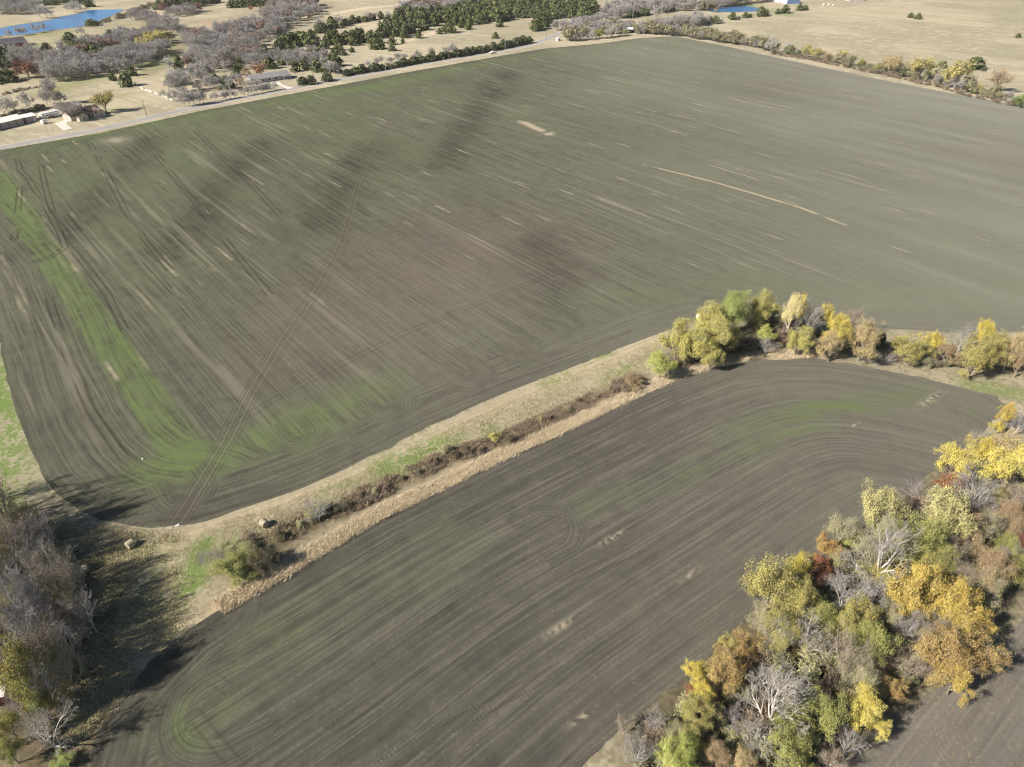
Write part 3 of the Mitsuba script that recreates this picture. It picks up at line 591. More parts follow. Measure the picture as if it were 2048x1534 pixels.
    ('bare',-193.8,467.5,6.9,7.6,170,9), ('bare',-188.5,474,5.7,6.3,170,9), ('bare',-184.7,477.9,5.1,5.6,170,9), ('bare',-183.7,479.3,4.8,5.3,170,9), ('bare',-181.5,481.3,5.5,6,170,9), ('bare',-178.8,483.3,4.2,4.6,170,9),
    ('bare',-174.4,488.1,4.6,5,170,9), ('bare',-172.6,490.8,4.6,5,170,9), ('bare',-170,493.3,4.6,5.1,170,9), ('bare',-168.1,495.7,4,5.2,170,9), ('bare',-166.2,497.9,4,5.2,170,9), ('bare',-163.7,500,4,5.2,170,9),
    ('bare',-162,502.9,4,5.2,170,9), ('bare',-159.2,505.8,4,5.2,170,9), ('bare',-165.4,499.3,4,5.2,170,9), ('bare',-162.7,501.1,4,5.2,170,9), ('bare',-214.4,473,7.6,7.6,171,-1), ('bare',-225.6,484,4.9,4.9,172,-1),
    ('bare',-234.8,513.2,4.8,4.8,173,-1), ('bare',-220.6,498.6,13.3,13.3,174,-1), ('bare',-203,505.1,8.7,8.7,175,-1), ('bare',-218.8,520.8,12.4,12.4,176,-1), ('bare',-219.3,536.6,13.5,13.5,177,-1), ('bare',-254.1,566.4,9.7,9.7,178,-1),
    ('cedar',-264.5,517.8,8.6,8.6,179,-1), ('cedar',-275.1,551.2,6.2,6.8,180,-1), ('cedar',-281.7,534.6,4.9,5.4,181,-1), ('cedar',-248.4,570.9,6.7,10.1,182,-1), ('cedar',-233.8,518.9,7.6,6.8,183,-1), ('cedar',-225.6,521.6,4.5,6.7,184,-1),
    ('cedar',-210,535.8,5.3,4,185,-1), ('cedar',-193.3,510.2,7.8,7,186,-1), ('cedar',-203.1,571.8,6,8.4,187,-1), ('cedar',-199.8,553.3,5.8,7,188,-1), ('cedar',-249.8,595.3,6.2,3.7,189,-1), ('cedar',-387,582.4,15.2,16,190,-1),
    ('cedar',-354,530.6,14,8.4,191,-1), ('cedar',-381.7,587.1,9.2,7.8,192,-1), ('cedar',-373.6,622.2,9.7,10.2,193,-1), ('cedar',-361.2,704.6,11.3,7.9,194,-1), ('cedar',-388.3,685.4,11.4,8.6,195,-1), ('cedar',-367,693.6,2.7,2.4,196,-1),
    ('cedar',-418.1,784.5,11.9,6,197,-1), ('cedar',-488,924,11,8.8,198,-1), ('cedar',-192.1,517,4.1,3.3,199,-1), ('cedar',-357.6,635.6,9.9,9.4,200,10), ('cedar',-354.1,641.1,10.8,10.2,200,10), ('cedar',-346.3,635.6,9.1,8.6,200,10),
    ('cedar',-338.9,614.3,8.8,8.3,200,10), ('cedar',-332,614.3,10.4,9.9,200,10), ('cedar',-330.9,624.8,8.9,8.5,200,10), ('cedar',-244.6,599.2,6.6,6.6,201,11), ('cedar',-239.5,594.3,7.4,7.4,201,11), ('cedar',-224.2,614.3,8,8,201,11),
    ('cedar',-234.4,630.2,7.4,7.4,201,11), ('cedar',-224.5,624.8,7.3,7.3,201,11), ('cedar',-250.3,646.7,5.9,5.9,201,11), ('cedar',-256.5,652.4,5.9,5.9,201,11), ('cedar',-542.6,938.2,11.7,8.2,202,12), ('cedar',-537.2,940.4,9.4,6.6,202,12),
    ('cedar',-540.8,958.6,12,8.4,202,12), ('cedar',-534.6,960.9,12,8.4,202,12), ('cedar',-528.2,963.3,10.8,7.6,202,12), ('cedar',-516.4,951.7,8.3,5.8,202,12), ('cedar',-521.2,970.3,9.7,6.8,202,12), ('cedar',-398.5,902.8,11.3,9.1,203,13),
    ('cedar',-395.6,913.3,11.4,9.2,203,13), ('cedar',-390.5,918.6,11.5,9.2,203,13), ('cedar',-387.5,929.4,11.6,9.3,203,13), ('cedar',-380.2,929.4,11.6,9.3,203,13), ('cedar',-375,934.9,11.7,9.4,203,13), ('cedar',-365.7,929.4,11.6,9.3,203,13),
    ('cedar',-361.8,934.9,11.7,9.4,203,13), ('cedar',-360.4,951.7,11.9,9.5,203,13), ('cedar',-357.7,960.9,12,9.6,203,13), ('cedar',-322.2,916.4,8.6,7.7,204,14), ('cedar',-318.7,917.9,8.6,7.8,204,14), ('cedar',-315.2,919.4,8.6,7.8,204,14),
    ('cedar',-311.6,920.9,8.6,7.8,204,14), ('cedar',-308,922.4,8.7,7.8,204,14), ('cedar',-304.4,924,8.7,7.8,204,14), ('cedar',-300.8,925.5,8.7,7.8,204,14), ('cedar',-297.2,927,8.7,7.8,204,14), ('cedar',-293.6,928.5,8.7,7.8,204,14),
    ('cedar',-290,930,8.7,7.9,204,14), ('cedar',-286.4,931.6,8.7,7.9,204,14), ('cedar',-282.7,933.1,8.8,7.9,204,14), ('cedar',-279.1,934.7,8.8,7.9,204,14), ('darkred',-345.4,542.8,15.7,11.8,205,-1), ('barep',-341,546.9,9.4,8.4,206,-1),
    ('redtree',-341.2,646.7,10.9,9.8,207,-1), ('redtree',-337.4,655.3,8.5,7.6,208,-1), ('redtree',-334.2,661.1,6.8,6.1,209,-1), ('redtree',-347.5,724.9,7.9,6.3,210,-1), ('redtree',-367.9,635.6,6.6,5.9,211,-1), ('yellowfar',-313.6,655.3,10.6,9,212,15),
    ('yellowfar',-304.7,646.7,10.4,8.9,212,15), ('yellowfar',-305.9,661.1,10.7,9.1,212,15), ('yellowfar',-304.8,670,10.8,9.2,212,15), ('yellowfar',-305.4,682.2,11,9.3,212,15), ('yellowfar',-302.3,685.4,11,9.4,212,15), ('yellowfar',-316.4,682.2,11,9.3,212,15),
    ('yellowfar',-311.4,691.7,11.1,9.4,212,15), ('yellowfar',-324.3,577.8,4.9,5.9,213,-1), ('yellowfar',-317.6,582.4,9.1,7.3,214,-1), ('tan',-325.6,622.2,7.3,6.5,215,-1), ('tan',-322.7,630.2,9,7.2,216,-1), ('yellowfar',-288.2,694.9,7.1,6.4,217,-1),
    ('yellowfar',-248.8,667,5.6,5.6,218,-1), ('redtree',-348.6,882.5,11.1,8.9,219,-1), ('redtree',-384.1,877.6,11,8.8,220,-1), ('rust',-290,885.5,4.4,5.3,221,-1), ('bare',-458.3,713.3,5.5,7.1,222,16), ('bare',-456.1,723.5,5.5,7.2,222,16),
    ('bare',-453.8,725.6,5.6,7.2,222,16), ('bare',-453.3,729.8,5.6,7.3,222,16), ('bare',-451.8,741.2,5.7,7.4,222,16), ('bare',-446.5,739.7,5.7,7.4,222,16), ('bare',-446.7,749.9,5.7,7.5,222,16), ('bare',-396.7,721.4,7.4,8.9,223,-1),
    ('bare',-496,832.6,11.6,11.6,224,-1), ('bare',-485.6,829.1,11.5,11.5,225,-1), ('bare',-492.7,896.7,10.9,8.8,226,17), ('bare',-489.8,878.2,9,8.7,226,17), ('bare',-480.7,876.7,12.5,10.9,226,17), ('bare',-493.2,907.6,9.5,7.6,226,17),
    ('bare',-362.8,731.9,9.3,7.5,227,-1), ('brushfar',-417.1,788.5,6.5,3.3,229,18), ('brushfar',-415.3,795.3,4.4,2.7,229,18), ('oliveuf',-417,803.2,5.5,3,229,18), ('oliveuf',-415.3,807.4,5.7,3,229,18), ('brushfar',-414.2,814,5.8,4.1,229,18),
    ('brushfar',-418.2,817.1,4.5,3.2,229,18), ('brushfar',-412.5,829.5,7.8,4.1,229,18), ('brushfar',-411.2,830.5,6,3.7,229,18), ('oliveuf',-415.1,837.4,6.3,4.6,229,18), ('oliveuf',-413.5,840.4,7.7,4.5,229,18), ('oliveuf',-414.6,853.7,4.6,3.1,229,18),
    ('brushfar',-414.1,847.8,4.6,2.8,229,18), ('oliveuf',-416,862.2,4.7,3.4,229,18), ('brushfar',-409.4,871.8,7.1,4.3,229,18), ('oliveuf',-417.8,869.1,7.1,4.3,229,18), ('brushfar',-416.7,876.9,6.7,4.1,229,18), ('oliveuf',-418.9,880.2,4.9,3.6,229,18),
    ('oliveuf',-415.4,884.8,4.4,2.9,229,18), ('oliveuf',-421.4,893.1,6.8,3.3,229,18), ('brushfar',-420.2,898.7,5,3.4,229,18), ('brushfar',-418.1,907.5,7.8,4.3,229,18), ('oliveuf',-417.8,909.5,5.3,2.9,229,18), ('oliveuf',-417.6,915.7,5.6,3.4,229,18),
    ('brushfar',-417.6,925.7,4.8,3.4,229,18), ('brushfar',-419.6,927.7,6.7,4.3,229,18), ('oliveuf',-420.7,931,6.4,3.4,229,18), ('oliveuf',-419,879.5,5.9,4.1,229,18), ('oliveuf',-421.8,928.1,3.8,2.1,229,18), ('brushfar',-413.2,923.1,5.1,2.8,229,18),
    ('oliveuf',-411.8,918.4,3.9,2.4,229,18), ('brushfar',-417.5,897,5.4,3.2,229,18), ('brushfar',-406,904.2,4.4,3.1,229,18), ('brushfar',-413.6,876.6,6.4,4.5,229,18), ('brushfar',-418.5,871.9,5.2,3.4,229,18), ('oliveuf',-416.8,865.5,4.5,2.7,229,18),
    ('brushfar',-412.9,881.7,4.7,2.5,229,18), ('brushfar',-406.4,885.8,4.9,3.1,229,18), ('brushfar',-419.6,913.6,4,2.2,229,18), ('oliveuf',-422.9,911.1,4.7,2.9,229,18), ('brushfar',-419.1,930.3,5.8,3.2,229,18), ('oliveuf',-411.7,901.6,3.9,2.4,229,18),
    ('oliveuf',-413.3,890.6,4.9,2.9,229,18), ('oliveuf',-418.3,908.6,4.1,2.3,229,18), ('brushfar',-416.2,928,5.5,3,229,18), ('brushfar',-333.1,490.6,2,1,230,19), ('brushfar',-334.4,493.3,2,1.2,230,19), ('brushfar',-333,494.6,3.2,1.9,230,19),
    ('brushfar',-333,496.4,2.2,1.2,230,19), ('brushfar',-331,499.1,3,1.4,230,19), ('brushfar',-331.8,500.5,3.1,1.7,230,19), ('brushfar',-331.3,502.7,2.3,1.1,230,19), ('brushfar',-330.1,504.3,3.2,2,230,19), ('brushfar',-328.4,505.4,3,1.4,230,19),
    ('brushfar',-327.5,508,2.2,1.2,230,19), ('brushfar',-326.4,509.5,2.5,1.5,230,19), ('brushfar',-324.5,511.3,2,0.8,230,19), ('brushfar',-323.4,512.1,3.1,1.3,230,19), ('brushfar',-322.4,515.3,1.9,1.2,230,19), ('brushfar',-322.2,516.3,2.6,1.2,230,19),
    ('brushfar',-319.9,518.9,2.5,1.6,230,19), ('darkbrush',-300.2,434.5,4.2,2.1,231,20), ('darkbrush',-300.9,436.6,3.7,1.6,231,20), ('brushfar',-298.5,437.9,3.7,1.9,231,20), ('darkbrush',-297.8,440.9,5.5,2.6,231,20), ('brushfar',-296,441.2,4.8,2.6,231,20),
    ('darkbrush',-297.2,442.1,4.3,2.6,231,20), ('darkbrush',-294.9,444.7,4.5,2.7,231,20), ('darkbrush',-292.4,445.9,5.9,2.6,231,20), ('brushfar',-293.2,449.6,3.6,1.5,231,20), ('brushfar',-291.7,448.7,4.8,2,231,20), ('darkbrush',-289.7,450.7,6.1,2.6,231,20),
    ('darkbrush',-289.6,453.3,5.8,3.3,231,20), ('brushfar',-288.3,455.5,4.9,2.7,231,20), ('brushfar',-289.6,455.2,5.8,2.5,231,20), ('cedar',-296.9,931.6,10.5,7.3,232,21), ('cedar',-291.5,938.2,10.6,7.4,232,21), ('cedar',-285.4,942.7,10.6,7.4,232,21),
    ('cedar',-280.1,944.9,10.6,7.4,232,21), ('barepfar',-184,744.3,7.9,5.6,233,22), ('cedar',-185.3,750,6.8,6.2,234,23), ('cedar',-182.3,750.5,9.1,7.3,234,23), ('barepfar',-184.5,756.4,9.8,10.3,233,22), ('cedar',-182.1,761.7,6.7,5.9,234,23),
    ('redfar',-177.4,767.7,5.7,5,235,24), ('cedar',-175.5,768.2,9.8,10.1,234,23), ('cedar',-175.3,771.8,7.2,5.2,234,23), ('barepfar',-172,778.1,10.2,10,233,22), ('cedar',-175.4,783.2,6.1,6.5,234,23), ('cedar',-165.9,782.5,8.8,6.3,234,23),
    ('cedar',-163.9,792.2,6,4.4,234,23), ('barepfar',-164.9,792.1,6.4,6,233,22), ('cedar',-161.9,800.5,8.7,6,234,23), ('cedar',-162,804.6,8,6.8,234,23), ('cedar',-156.5,810.3,7.4,5.2,234,23), ('cedar',-151.5,816.5,6.1,4.4,234,23),
    ('cedar',-151.4,810,6.5,5.2,234,23), ('barepfar',-147.6,819.5,10.3,7.2,233,22), ('cedar',-145.6,820.9,7.9,6.2,234,23), ('redfar',-143.2,825,8.1,5.8,235,24), ('cedar',-181.8,739,8.5,8.1,236,-1), ('cedar',-193.2,635.6,8.2,8.6,237,25),
    ('cedar',-194.1,652.4,9.3,9.7,237,25), ('cedar',-192.4,664,10.3,10.8,237,25), ('cedar',-188.5,670,10.4,10.9,237,25), ('cedar',-184.6,676.1,10.4,11,237,25), ('cedar',-179.5,646.7,7.5,7.9,237,25), ('cedar',-179.5,673,10.4,10.9,237,25),
    ('cedar',-172.3,670,12.1,12.7,237,25), ('cedar',-180.1,624.8,8.1,8.5,237,25), ('cedar',-181.4,614.3,6.4,6.7,237,25), ('cedar',-176.8,589.5,5.4,5.7,237,25), ('cedar',-182.8,576.4,8.3,8.7,237,25), ('cedar',-160.3,565.5,6.7,7,237,25),
    ('cedar',-155.1,573.2,6.8,7.1,237,25), ('cedar',-157,599.2,8.6,9,237,25), ('cedar',-144.5,565.5,8.2,8.6,237,25), ('cedar',-137.7,564.2,6.7,7,237,25), ('cedar',-131.7,564.2,7.4,7.8,237,25), ('cedar',-149.3,604.2,10.2,10.7,237,25),
    ('cedar',-138.3,584.8,8.4,8.8,237,25), ('cedar',-134.5,584.8,8.4,8.8,237,25), ('cedar',-166.5,614.3,6.4,6.7,237,25), ('cedar',-189.4,614.3,8,8.4,237,25), ('cedar',-197.9,619.5,8,8.4,237,25), ('cedar',-157.8,655.3,7.2,7.5,238,26),
    ('cedar',-159.6,676.1,8.7,9.1,238,26), ('cedar',-156.5,682.2,9.6,10.1,238,26), ('cedar',-150.9,676.1,8.7,9.1,238,26), ('cedar',-147.8,682.2,7.9,8.3,238,26), ('cedar',-144.5,682.2,9.6,10.1,238,26), ('cedar',-139,682.2,10.5,11,238,26),
    ('cedar',-135.7,688.5,10.6,11.1,238,26), ('cedar',-133.5,694.9,9.8,10.3,238,26), ('cedar',-156.3,691.7,9.8,10.3,238,26), ('cedar',-162.7,701.3,9,9.4,238,26), ('cedar',-137.3,673,6.9,7.3,238,26), ('cedar',-143.7,630.2,6.9,6.6,239,-1),
    ('cedar',-137.4,629.1,4.5,4.3,240,-1), ('cedar',-144.4,651.2,5.9,5.6,241,-1), ('cedar',-132.7,642.2,4.2,3.9,242,-1), ('cedar',-115.3,657,9.3,8.9,243,-1), ('cedar',-109.7,655.3,5.5,5.2,244,-1), ('cedar',-104.3,677.3,7,6.6,245,-1),
    ('cedar',-96,684.7,4,3.8,246,-1), ('cedar',-100.3,647.8,5.9,5.6,247,-1), ('cedar',-84.6,711.3,6.4,6.1,248,-1), ('cedar',-67.9,734,5.6,5.3,249,-1), ('cedar',-64.8,749.9,5.7,5.4,250,-1), ('cedar',-58.2,741.2,10.4,9.9,251,-1),
    ('cedar',-49.4,771.1,6.4,6,252,-1), ('cedar',-42.1,760.4,6.8,6.4,253,-1), ('cedar',-131.2,783.7,4.5,4.3,254,-1), ('cedar',-15.1,710.6,5.5,5.2,255,-1), ('cedar',-84.7,757.4,9.2,8.7,256,-1), ('cedar',-12.1,776.5,6.9,6.6,257,-1),
    ('cedar',-117.5,683.7,7.1,7.3,258,27), ('cedar',-108.5,720.3,6.6,6.3,258,27), ('cedar',-121.3,716.2,8,8,258,27), ('cedar',-99.8,734.7,9,9.9,258,27), ('cedar',-100.4,744.7,6,5.5,258,27), ('cedar',-122.1,736.8,7.1,8.5,258,27),
    ('cedar',-99.2,723.2,8,9.4,258,27), ('cedar',-95.9,742.3,8.4,8,258,27), ('cedar',-126.6,696.6,7.2,8,258,27), ('cedar',-105.4,725.4,6.8,6.4,258,27), ('cedar',-117.1,729.4,7.5,8.5,258,27), ('cedar',-111.2,758.5,6.8,6.6,258,27),
    ('cedar',-121.7,727.9,6.4,7.1,258,27), ('cedar',-122.8,683.2,8.7,10.5,258,27), ('cedar',-109.3,740.1,9.8,10.7,258,27), ('cedar',-106.4,735.6,8.8,10.5,258,27), ('cedar',-128,691.7,6,6.9,258,27), ('cedar',-99.7,753,6.3,6.6,258,27),
    ('cedar',-114.5,737.1,7.8,9.7,258,27), ('cedar',-114.8,773.5,9.3,9.8,258,27), ('cedar',-106.1,745.3,7.6,8.4,258,27), ('cedar',-105.9,754.8,7.4,8.5,258,27), ('cedar',-96.8,749,9.1,11.4,258,27), ('cedar',-106,764,9.3,11.4,258,27),
    ('cedar',-110.3,754,6.3,5.8,258,27), ('cedar',-115.6,741.4,8.5,7.8,258,27), ('cedar',-118.5,756.6,10.3,12.7,258,27), ('cedar',-118.2,747.3,8.5,10.2,258,27), ('cedar',-104.2,740.7,7.9,7.4,258,27), ('cedar',-115,722,8.3,10.1,258,27),
    ('cedar',-98,713.4,7.3,8.5,258,27), ('cedar',-110.7,745.9,9.2,8.6,258,27), ('cedar',-120,710.3,7.8,8.7,258,27), ('cedar',-118.6,770.9,8,7.6,258,27), ('cedar',-102.9,806.4,7,8.7,259,28), ('cedar',-58,787.6,7.7,7.4,259,28),
    ('cedar',-91.9,820.9,9.6,10.7,259,28), ('cedar',-15.4,809.9,11.4,11.6,259,28), ('cedar',-87.6,780.2,10.2,9.3,259,28), ('cedar',-61.7,812.2,7.8,9,259,28), ('cedar',-62.6,796.4,8.4,8.4,259,28), ('cedar',-11.1,812.5,8.7,8.2,259,28),
    ('cedar',-32.1,796.5,9.8,9.3,259,28), ('cedar',-42.4,786.7,7.2,8.6,259,28), ('cedar',-34.7,805.8,10.7,12.6,259,28), ('cedar',-93.1,812.7,11.1,13.7,259,28), ('cedar',-98.3,820.3,7.9,10,259,28), ('cedar',-22.3,824.9,8.7,8.8,259,28),
    ('cedar',-41.9,823.4,6.8,6.1,259,28), ('cedar',-42.7,813.7,11.2,13.5,259,28), ('cedar',-102.7,786.1,7.5,8.3,259,28), ('cedar',-90.9,798.9,11.3,11.5,259,28), ('cedar',-101.7,791.7,7.3,9.2,259,28), ('cedar',-104.6,810.9,11.4,13.9,259,28),
    ('cedar',-112.7,814.2,10.3,12,259,28), ('cedar',-85.6,802.1,9.7,11.3,259,28), ('cedar',-109.3,786.1,8.5,7.9,259,28), ('cedar',-73.7,818,7.7,8.6,259,28), ('cedar',-116.9,809.6,9.8,11.9,259,28), ('cedar',-56.9,803.4,9.3,9.9,259,28),
    ('cedar',-20.2,814.2,8.2,9.5,259,28), ('cedar',-48.7,802.6,7.8,7.4,259,28), ('cedar',-81.2,817.5,7.1,6.7,259,28), ('cedar',-15.2,815.2,6.9,8.5,259,28), ('cedar',-73.1,806.9,8.8,11,259,28), ('cedar',-77,782.9,9.9,12.1,259,28),
    ('cedar',-62.3,823.1,10.4,11.5,259,28), ('cedar',-63.4,791.4,10.5,13.1,259,28), ('cedar',-86.8,809.5,9.1,8.8,259,28), ('cedar',-75.2,801.3,6.9,7.5,259,28), ('cedar',-50.2,788.3,7.7,7.8,259,28), ('cedar',-90.1,774.9,10.5,11.9,259,28),
    ('cedar',-29.2,821.5,7.5,8.9,259,28), ('cedar',-6.3,820.4,8.9,10.6,259,28), ('cedar',-93.3,780.7,11,12,259,28), ('cedar',33.5,777.3,9.4,8.7,260,29), ('cedar',73.6,824.2,11,10.4,260,29), ('cedar',23.3,750.2,7.5,7.8,260,29),
    ('cedar',25.8,778.6,11.3,11.1,260,29), ('cedar',37.8,823.4,7.6,9.1,260,29), ('cedar',37.3,797.9,8.2,8.2,260,29), ('cedar',29.6,796.5,11.4,13.2,260,29), ('cedar',24,760.2,11.2,11.6,260,29), ('cedar',36.3,804.8,7.9,9.9,260,29),
    ('hedge',-120.2,549.6,4.7,4.3,261,30), ('hedge',-119.2,550.3,5,4.5,261,30), ('hedge',-117.4,554.4,4.8,3.9,261,30), ('cedar',-114.9,556.4,6.9,4.8,261,30), ('cedar',-111.1,559.5,6.5,5.2,261,30), ('hedge',-110.5,561.9,7.9,5.6,261,30),
    ('cedar',-109.2,561.6,4.8,3.4,261,30), ('hedge',-104,565.3,6.4,4.3,261,30), ('hedge',-102.1,568.1,7.9,5.8,261,30), ('cedar',-101.3,568.8,6.8,5.1,261,30), ('hedge',-96.9,570.7,5.7,4.2,261,30), ('hedge',-96.4,573.8,4.6,3.1,261,30),
    ('cedar',-93,575.2,5.3,3.5,261,30), ('hedge',-90.6,576.9,4.4,2.9,261,30), ('hedge',-86.6,580.8,6.2,4.2,261,30), ('cedar',-85.9,582.2,4.9,3.4,261,30), ('hedge',-83.8,584.6,4.5,4.5,261,30), ('hedge',-83.4,587.1,7.6,5.7,261,30),
    ('hedge',-79.6,589.3,5,3.5,261,30), ('cedar',-76.8,592.8,6.9,5.2,261,30), ('cedar',-76.1,593.2,5.5,5.5,261,30), ('hedge',-74.2,596.4,7.1,4.8,261,30), ('cedar',-71.1,599,7,5.2,261,30), ('hedge',-69.3,599.6,5.6,4.3,261,30),
    ('cedar',-65.4,604.1,5.6,5.1,261,30), ('hedge',-65,604.5,7.5,5.1,261,30), ('cedar',-62.7,607,6.7,6.5,261,30), ('hedge',-58.4,611.2,4.4,3.5,261,30), ('cedar',-57.4,613.3,4.4,4.1,261,30), ('hedge',-55.6,613.1,7.1,5.2,261,30),
    ('hedge',-52.2,616.9,5.8,5.3,261,30), ('hedge',-50.2,618.3,5,4.1,261,30), ('hedge',-46.3,620.8,5.6,5,261,30), ('hedge',-44.4,621.7,6.5,6.4,261,30), ('hedge',-41.9,625.1,6.5,4.9,261,30), ('hedge',-40.3,626.3,5.6,5,261,30),
    ('hedge',-37.3,627.7,6,5.7,261,30), ('cedar',-36,631.3,5.9,5.7,261,30), ('hedge',-32.6,634,7,5.8,261,30), ('hedge',-31.5,635.7,6.2,4.5,261,30), ('cedar',-30.8,635.9,4.9,4.9,261,30), ('cedar',-27.1,638.8,7.4,5.3,261,30),
    ('cedar',-25.5,641,6.5,5.1,261,30), ('cedar',-21.7,644.3,5.3,5.1,261,30), ('hedge',-21.2,647.7,5.4,5,261,30), ('hedge',-15.8,649.4,7.3,6.8,261,30), ('hedge',-14.5,652.3,4.9,3.3,261,30), ('hedge',-13.9,654.1,5.4,4.4,261,30),
    ('hedge',-10.3,656.4,5.5,4.7,261,30), ('cedar',-8.8,657.1,5.5,4.6,261,30), ('hedge',-7,660.4,8,7,261,30), ('hedge',-4.8,662.2,7.7,5.7,261,30), ('cedar',-3.1,666.4,4.5,3.2,261,30), ('hedge',-1.4,666.6,7,5.5,261,30),
    ('cedar',2.5,671.3,7.5,6.1,261,30), ('hedge',4.5,673,7.3,6.7,261,30), ('hedge',5.2,675.3,6.3,6.3,261,30), ('hedge',7.8,677.8,6.3,6.3,261,30), ('cedar',9.4,682.1,7.7,6.6,261,30), ('hedge',11.1,680.6,6.8,6.1,261,30),
    ('hedge',12.1,685.1,4.7,3.7,261,30), ('cedar',15.5,686.6,5.6,5.3,261,30), ('barefar',-109.3,580.4,6,4.5,262,31), ('barefar',-103.2,586.5,5.7,5.5,262,31), ('barefar',-101.6,593.3,5.7,5.5,262,31), ('barefar',-94.3,596.2,6.4,4.4,262,31),
    ('barefar',-89.6,602.9,7.1,6.3,262,31), ('barefar',-85.2,609.1,6.2,4.5,262,31), ('barefar',-78.1,614.1,5,3.3,262,31), ('barefar',-75.3,619.7,7,4.8,262,31), ('barefar',-62.7,622.1,4.4,4.4,262,31), ('barefar',-65.3,625.1,7.8,6.5,262,31),
    ('barefar',-54.1,632.3,6.9,6,262,31), ('barefar',-50.4,633.1,6.8,6.2,262,31), ('barefar',-48.4,640.1,7.2,6.8,262,31), ('barefar',-37.5,644.7,6.4,4.2,262,31), ('bare',-127.1,557.6,6.6,5.3,263,-1), ('hedge',-144.5,521.6,6.9,5.2,264,-1),
    ('hedge',-139.5,523.9,7.6,5.7,265,-1), ('hedge',-130,533.4,7.8,5.8,266,-1), ('rust',-180.2,544.9,9,8.5,267,-1), ('orangesparse',-187.9,536.6,9.9,8.4,268,-1), ('orangesparse',-183.5,511.4,8.2,6.1,269,-1), ('bare',-173.5,505.8,10.1,8.1,270,-1),
    ('rust',-207,630.2,5.7,6.3,271,-1), ('olive',-202.9,619.5,6.4,5.8,272,-1), ('redtree',-108.7,849,11.8,9.4,273,-1), ('redtree',-106.8,918.6,13.8,11,274,-1), ('redtree',-42.4,908,6.8,5.5,275,-1), ('redtree',-227.9,877.6,7.7,6.2,276,-1),
    ('redtree',-210.4,826.4,5.2,4.2,277,-1), ('orangesparse',-271.2,858.3,6.5,9.1,278,-1), ('cedar',125.5,838.9,7.9,7.1,279,32), ('cedar',127.8,841.6,7.4,7.5,279,32), ('cedar',134.3,848.8,7.3,5.5,279,32), ('cedar',138.1,848.6,6.1,6.2,279,32),
    ('cedar',140.1,853.2,9.7,7.4,279,32), ('cedar',144.3,857.5,6.6,6.5,279,32), ('cedar',150.9,863.3,7.1,5.9,279,32), ('cedar',154.4,868.7,5.7,4.3,279,32), ('cedar',156,870.2,8.4,7.2,279,32), ('cedar',161.5,876.5,9.1,8.3,279,32),
    ('cedar',164,880.4,8.1,7.2,279,32), ('cedar',172.3,886.7,9.2,7.9,279,32), ('cedar',175,887.8,7,5,279,32), ('cedar',180.4,891.7,5.3,4,279,32), ('bare',148.9,823.8,12.5,12.5,280,-1), ('oliveuf2',52,698.1,15.2,12.2,281,-1),
    ('oliveuf2',49.3,698.8,9.5,7.1,282,33), ('olive',51.4,696.7,7.2,5.4,282,33), ('bare',59.9,696.4,8.8,6.1,282,33), ('bare',59.8,695.6,6,5.5,282,33), ('bare',64.1,702.6,5.7,5.3,282,33), ('bare',70.9,703.3,9.4,6.6,282,33),
    ('bare',72.6,706.8,7.3,5.3,282,33), ('olive',76.7,710,6.5,6.3,282,33), ('olive',79.7,708.9,8.7,8.2,282,33), ('bare',86.8,712.5,9.3,7.5,282,33), ('oliveuf2',90.6,716.6,7.7,6,282,33), ('bare',93.3,719,8.2,8.5,282,33),
    ('oliveuf2',98.8,719.2,5.9,5.4,282,33), ('bare',102,722.1,5.3,4.2,282,33), ('olive',104.3,723.9,6.8,5.2,282,33), ('bare',68.5,725.6,7.7,8,282,33), ('bare',74.4,723.2,7.3,6.6,282,33), ('bare',80.2,730.5,7.9,8.8,282,33),
    ('oliveuf2',86.7,732.7,6.8,6.6,282,33), ('bare',88.8,735.9,6.2,5.3,282,33), ('oliveuf2',99.1,738.6,6.3,6.5,282,33), ('oliveuf2',101.5,740.6,8.4,7.7,282,33), ('oliveuf2',103.6,746.1,7.8,8.4,282,33), ('oliveuf2',107.8,755.7,7.1,5.9,282,33),
    ('yelolive',128,744.1,9.5,10.4,283,-1), ('oliveuf2',119.6,743.3,7.2,7,284,34), ('barefar',121.9,737.4,8.7,6.5,284,34), ('oliveuf2',118.1,735.8,6.7,6.2,284,34), ('oliveuf2',121.5,741.3,7.1,7.4,284,34), ('barefar',123.1,733,10.1,7.6,284,34),
    ('oliveuf2',126,735.4,9.7,9,284,34), ('oliveuf2',128.7,737.4,5.8,4.5,284,34), ('oliveuf2',131.4,735.3,6.6,4.5,284,34), ('oliveuf2',131.2,735.3,10.4,10.9,284,34), ('oliveuf2',133.6,731.5,5.7,5.1,284,34), ('oliveuf2',129.4,733.2,9.1,9.2,284,34),
    ('oliveuf2',136,731.6,10.1,9.5,284,34), ('oliveuf2',131,730.2,7.4,5.8,284,34), ('barefar',136,737.1,6.2,4.5,284,34), ('oliveuf2',138.9,728.8,8.7,8.8,284,34), ('oliveuf2',142.6,731.8,8.8,7.5,284,34), ('oliveuf2',142.6,735.7,5.8,6,284,34),
    ('oliveuf2',146.8,730.8,9.4,6.8,284,34), ('oliveuf2',145,724.6,10.1,8,284,34), ('barefar',148.1,728.4,8.8,7.9,284,34), ('barefar',149.4,724.8,10,7.5,284,34), ('oliveuf2',149.7,727.1,7.7,6.3,284,34), ('oliveuf2',147.6,722,8.3,8.3,284,34),
    ('barefar',146.8,728.2,8.4,8.1,284,34), ('barefar',150.5,722.8,8.9,9.3,284,34), ('oliveuf2',153.7,723.7,8,6.4,284,34), ('barefar',154.6,721.5,7.2,7.5,284,34), ('oliveuf2',156.5,721.1,6.5,6,284,34), ('oliveuf2',161.1,720.3,10.2,9.2,284,34),
